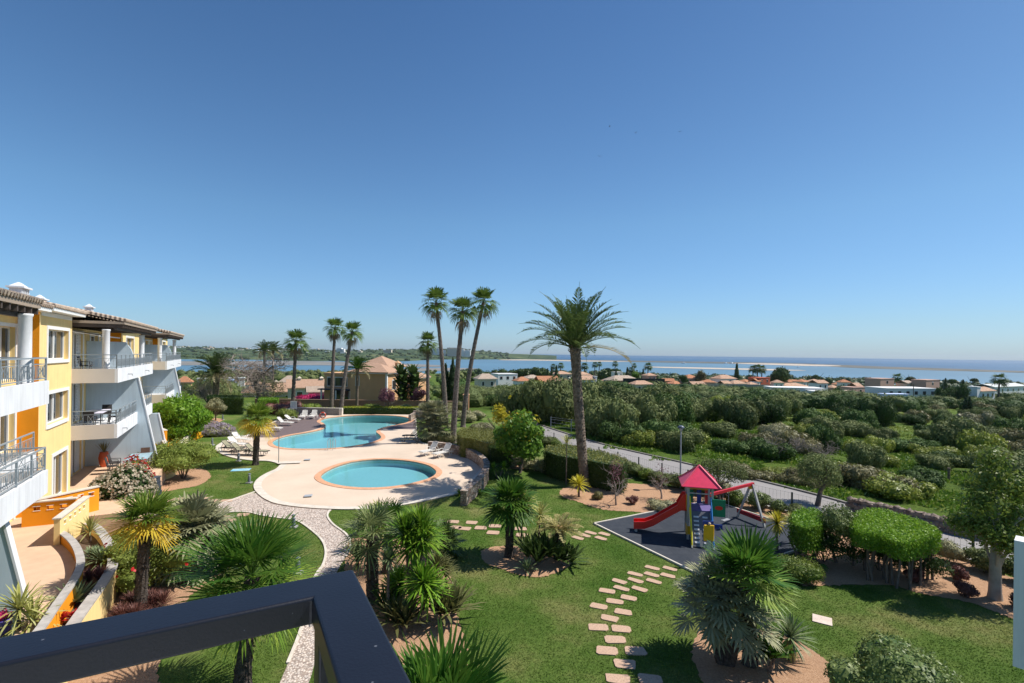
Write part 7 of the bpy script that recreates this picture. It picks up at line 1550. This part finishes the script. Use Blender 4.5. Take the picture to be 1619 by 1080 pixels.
for a in [(866, 582, 280, 'leftmost of three small cypresses beyond the orange roofs'), (872, 580, 282, 'middle of three small cypresses beyond the orange roofs'), (880, 577, 284, 'rightmost of three small cypresses beyond the orange roofs', 1.6), (974, 583, 290, 'small cypress under the long stemmed palm'), (992, 580.5, 280, 'dark small cypress left of the broad brown roof end', 1.6), (1017, 583, 285, 'dark small cypress left of the shaggy palm', 1.4), (1165, 573.5, 285, 'tall lone cypress by the two storey white house', 1.9), (1527, 627, 130, 'left of two small columnar trees by the porch house', .7), (1533, 626, 130, 'right of two small columnar trees by the porch house', .7), (1495, 597, 300, 'small dark pointed tree right of the pink blocks', 1.6), (1523, 599.5, 300, 'small dark pointed tree further right of the pink blocks', 1.6)]: farcyp(*a)
def fartree(px, ytop, Y, w_, leaf, label, fl=.5, trunk=True):
    p = D(px, ytop, Y); z = tz(p.x, p.y)-.5; hh = p.z-z; R_ = w_*Y/F/2; t = thing('far_tree', label, 'tree', (p.x, p.y, z)); ch = min(hh, R_*2*fl)
    b = MB(); tree_limbs(b, rs, (0, 0, 0), hh*.8, R_*.08+.1, .8, 4, 1); b.build('trunk', BRK, t); crown('crown', rand_lobes(rs, R_, ch, 8, hh-ch), 1500, R_*.2, LF[leaf], t, rs, .8)
for a in [(793, 583, 230, 18, 'mast2', 'dark round tree at the left end of the far row', .9), (823, 584, 330, 36, 'pine', 'broad umbrella pine left of the three small cypresses', .35), (853, 583, 330, 34, 'pine', 'second broad umbrella pine left of the three small cypresses', .35), (962, 583.5, 320, 50, 'pine', 'widest umbrella pine beyond the white parapet house', .4), (1005, 587, 290, 14, 'hedge', 'bright green round tree by the broad brown roof', .8), (1081, 592, 255, 14, 'mast', 'rich green round tree before the red roof', 1.), (1108, 584, 270, 20, 'brown', 'brown bushy tree behind the red roof', 1.1), (1235, 579, 270, 30, 'mast2', 'big dark tree right of the red house', 1.),
          (1540, 598, 420, 12, 'pine', 'small umbrella pine near the lagoon at the right', .5), (1506, 599, 330, 12, 'mast', 'small round tree near the lagoon right of the pink blocks', .6), (1440, 595, 330, 16, 'pine', 'low dark tree between the pink blocks and the lagoon', .6), (1371, 601, 250, 9, 'cyp', 'small dark conical tree left of the taller pink block', 1.4), (1290, 592, 420, 14, 'mast2', 'dark tree in the coastal belt right of the big dark tree', .8), (1330, 609, 240, 24, 'mast', 'dark tree beside the low grey roof', .9)]: fartree(*a)
# utility poles in the field
for px, py, hpx, l in [(1444, 640, 32, 'thin dark pole before the long white house'), (1500, 760, 19, 'dark wooden post in the field beyond the road'), (1557, 640, 20, 'left thin pole by the porch house'), (1564, 640, 20, 'right thin pole by the porch house')]:
    z = -1.
    for _ in range(8): p = G(px, py, z); z = .5*z+.5*tz(p.x, p.y)
    hh = hpx*p.y/F; b = MB(); b.cyl((0, 0), .09 if hh < 2.5 else .12, -.3, hh, 8); b.cyl((0, 0), .11 if hh < 2.5 else .14, hh, hh+.06, 8); single('wooden_pole', b, BRK, l, 'pole', p)
# ---------------------------------------------------------------- town on the headland, boats
bm_ = {}
for i in range(6):
    b = MB(); b.box(-.5, .5, -.5, .5, 0, 1); 
    if i % 2: b.box(-.3, .1, -.4, .4, 1, 1.35)
    for k in range(3): b.box(-.505, .505, -.3+.3*k, -.12+.3*k, .55, .8) if i == 5 else None
    o = b.build('town_building', [WHTH, CRM, WHTH, TERRA3, WHTH, CRM][i]); bm_[i] = o.data; bpy.data.objects.remove(o)
def town(px, ydep, Y, w_, h_, i, label, group='white houses of the far town'):
    p = D(px, hz(px)-ydep, Y); o = bpy.data.objects.new('town_building', bm_[i]); COL.objects.link(o); o.location = p; o.scale = (w_, w_*.7, h_); o.rotation_euler = (0, 0, rs.uniform(-.5, .5)); tag(o, label, 'building', group)
for k in range(190):
    i = int(rs.integers(18, HN-22)); j = int(rs.integers(8, 16)) if k > 60 else int(rs.integers(13, 16)); v0 = HV[j*HN+i]
    o = bpy.data.objects.new('town_building', bm_[int(rs.integers(6))]); COL.objects.link(o); o.location = (v0[0]+rs.normal()*25, v0[1]-20, v0[2]-2); s = rs.uniform(12, 34); o.scale = (s, s*.7, rs.uniform(6, 12)); o.rotation_euler = (0, 0, rs.uniform(-.6, .6)); tag(o, 'tiny pale building of the town on the far headland', 'building', 'pale buildings of the far town')
for px, w_, h_, up, l in [(689, 60, 62, -2.5, 'left of the far hotel blocks on the headland'), (700, 45, 50, -3.5, 'second far hotel block on the headland'), (715, 90, 75, -3.2, 'largest far hotel block on the headland'), (728, 60, 62, -3.4, 'far hotel block right of the largest'), (739, 50, 55, -3.8, 'rightmost far hotel block on the headland'), (536, 40, 45, -1.5, 'pale tower of the far town behind the slender palms'), (541, 30, 34, -1.5, 'pale block beside the tower of the far town'), (612, 70, 26, -1., 'long pale block of the far town above the ochre villa')]:
    p = D(px, hz(px)-up-1, 3350); w_ *= .8; h_ *= .62; b = MB(); b.box(-w_/2, w_/2, 0, 30, -12, h_)
    for k in range(4): b.box(-w_/2-1.5, w_/2+1.5, -3, 0, h_*(k+.8)/4.6, h_*(k+1)/4.6)
    single('hotel_block', b, CRM if w_ > 50 else WHTH, l, 'building', p)
def boat(px, py, L, label):
    p = G(px, py, -30.8); t = thing('boat', label, 'boat', p, rs.uniform(0, 1)); b = MB(); b.raw([(-L/2, -L*.14, 0), (L*.3, -L*.16, 0), (L/2, 0, L*.05), (L*.3, L*.16, 0), (-L/2, L*.14, 0), (-L/2, -L*.17, L*.13), (L*.3, -L*.19, L*.14), (L*.56, 0, L*.18), (L*.3, L*.19, L*.14), (-L/2, L*.17, L*.13)], [(0, 1, 6, 5), (1, 2, 7, 6), (2, 3, 8, 7), (3, 4, 9, 8), (4, 0, 5, 9), (5, 6, 7, 8, 9)]); b.build('hull', WHT, t)
    b = MB(); b.box(-L*.2, L*.15, -L*.1, L*.1, L*.13, L*.28); b.build('cabin', FRAME, t); b = MB(); b.cyl((0, 0), .12, L*.28, L*(1.1 if L < 16 else .6), 5); b.build('mast', GREYM, t)
for a in [(703.5, 567.5, 15, 'small white sailing boat off the far hotels'), (1081, 574.8, 22, 'white boat anchored left of the fishing boats'), (1148, 575.4, 26, 'left boat of the moored pair near the sand spit'), (1157, 575.0, 32, 'right boat of the moored pair near the sand spit'), (1262, 581, 14, 'small boat near the end of the sandbar'), (722, 566.5, 12, 'tiny white boat right of the sailing boat')]: boat(*a)
# birds high in the sky
for i, (px, py) in enumerate([(964, 200), (1005, 210), (1075, 208), (948, 247)]):
    p = D(px, py, 180); b = MB(); b.ico((0, 0, 0), (.28, .1, .09), 1); b.raw([(0.05, 0, .02), (.0, .75, .18), (-.15, .72, .16), (-.12, 0, .02)], np.array([(0, 1, 2, 3)])); b.raw([(0.05, 0, .02), (.0, -.75, .18), (-.15, -.72, .16), (-.12, 0, .02)], np.array([(3, 2, 1, 0)]))
    single('bird', b, BRK, ['dark bird highest of those over the tall date palm', 'dark bird right of the highest one', 'dark bird furthest right in the sky', 'dark bird lowest of those in the sky'][i], 'bird', p, .6*i, 'birds in the sky')
# ---------------------------------------------------------------- haze
if HAZE:
    b = MB(); b.box(-9000, 9000, -60, 9500, -33.5, 75); m = bpy.data.materials.new('haze_air'); m.use_nodes = True; N = m.node_tree.nodes; N.remove(N['Principled BSDF'])
    pv = N.new('ShaderNodeVolumePrincipled'); pv.inputs['Density'].default_value = HAZE; pv.inputs['Color'].default_value = (.80, .88, 1, 1); pv.inputs['Anisotropy'].default_value = .2; m.node_tree.links.new(pv.outputs[0], N['Material Output'].inputs['Volume'])
    tag(b.build('haze', m), 'thin sea haze', kind='stuff')
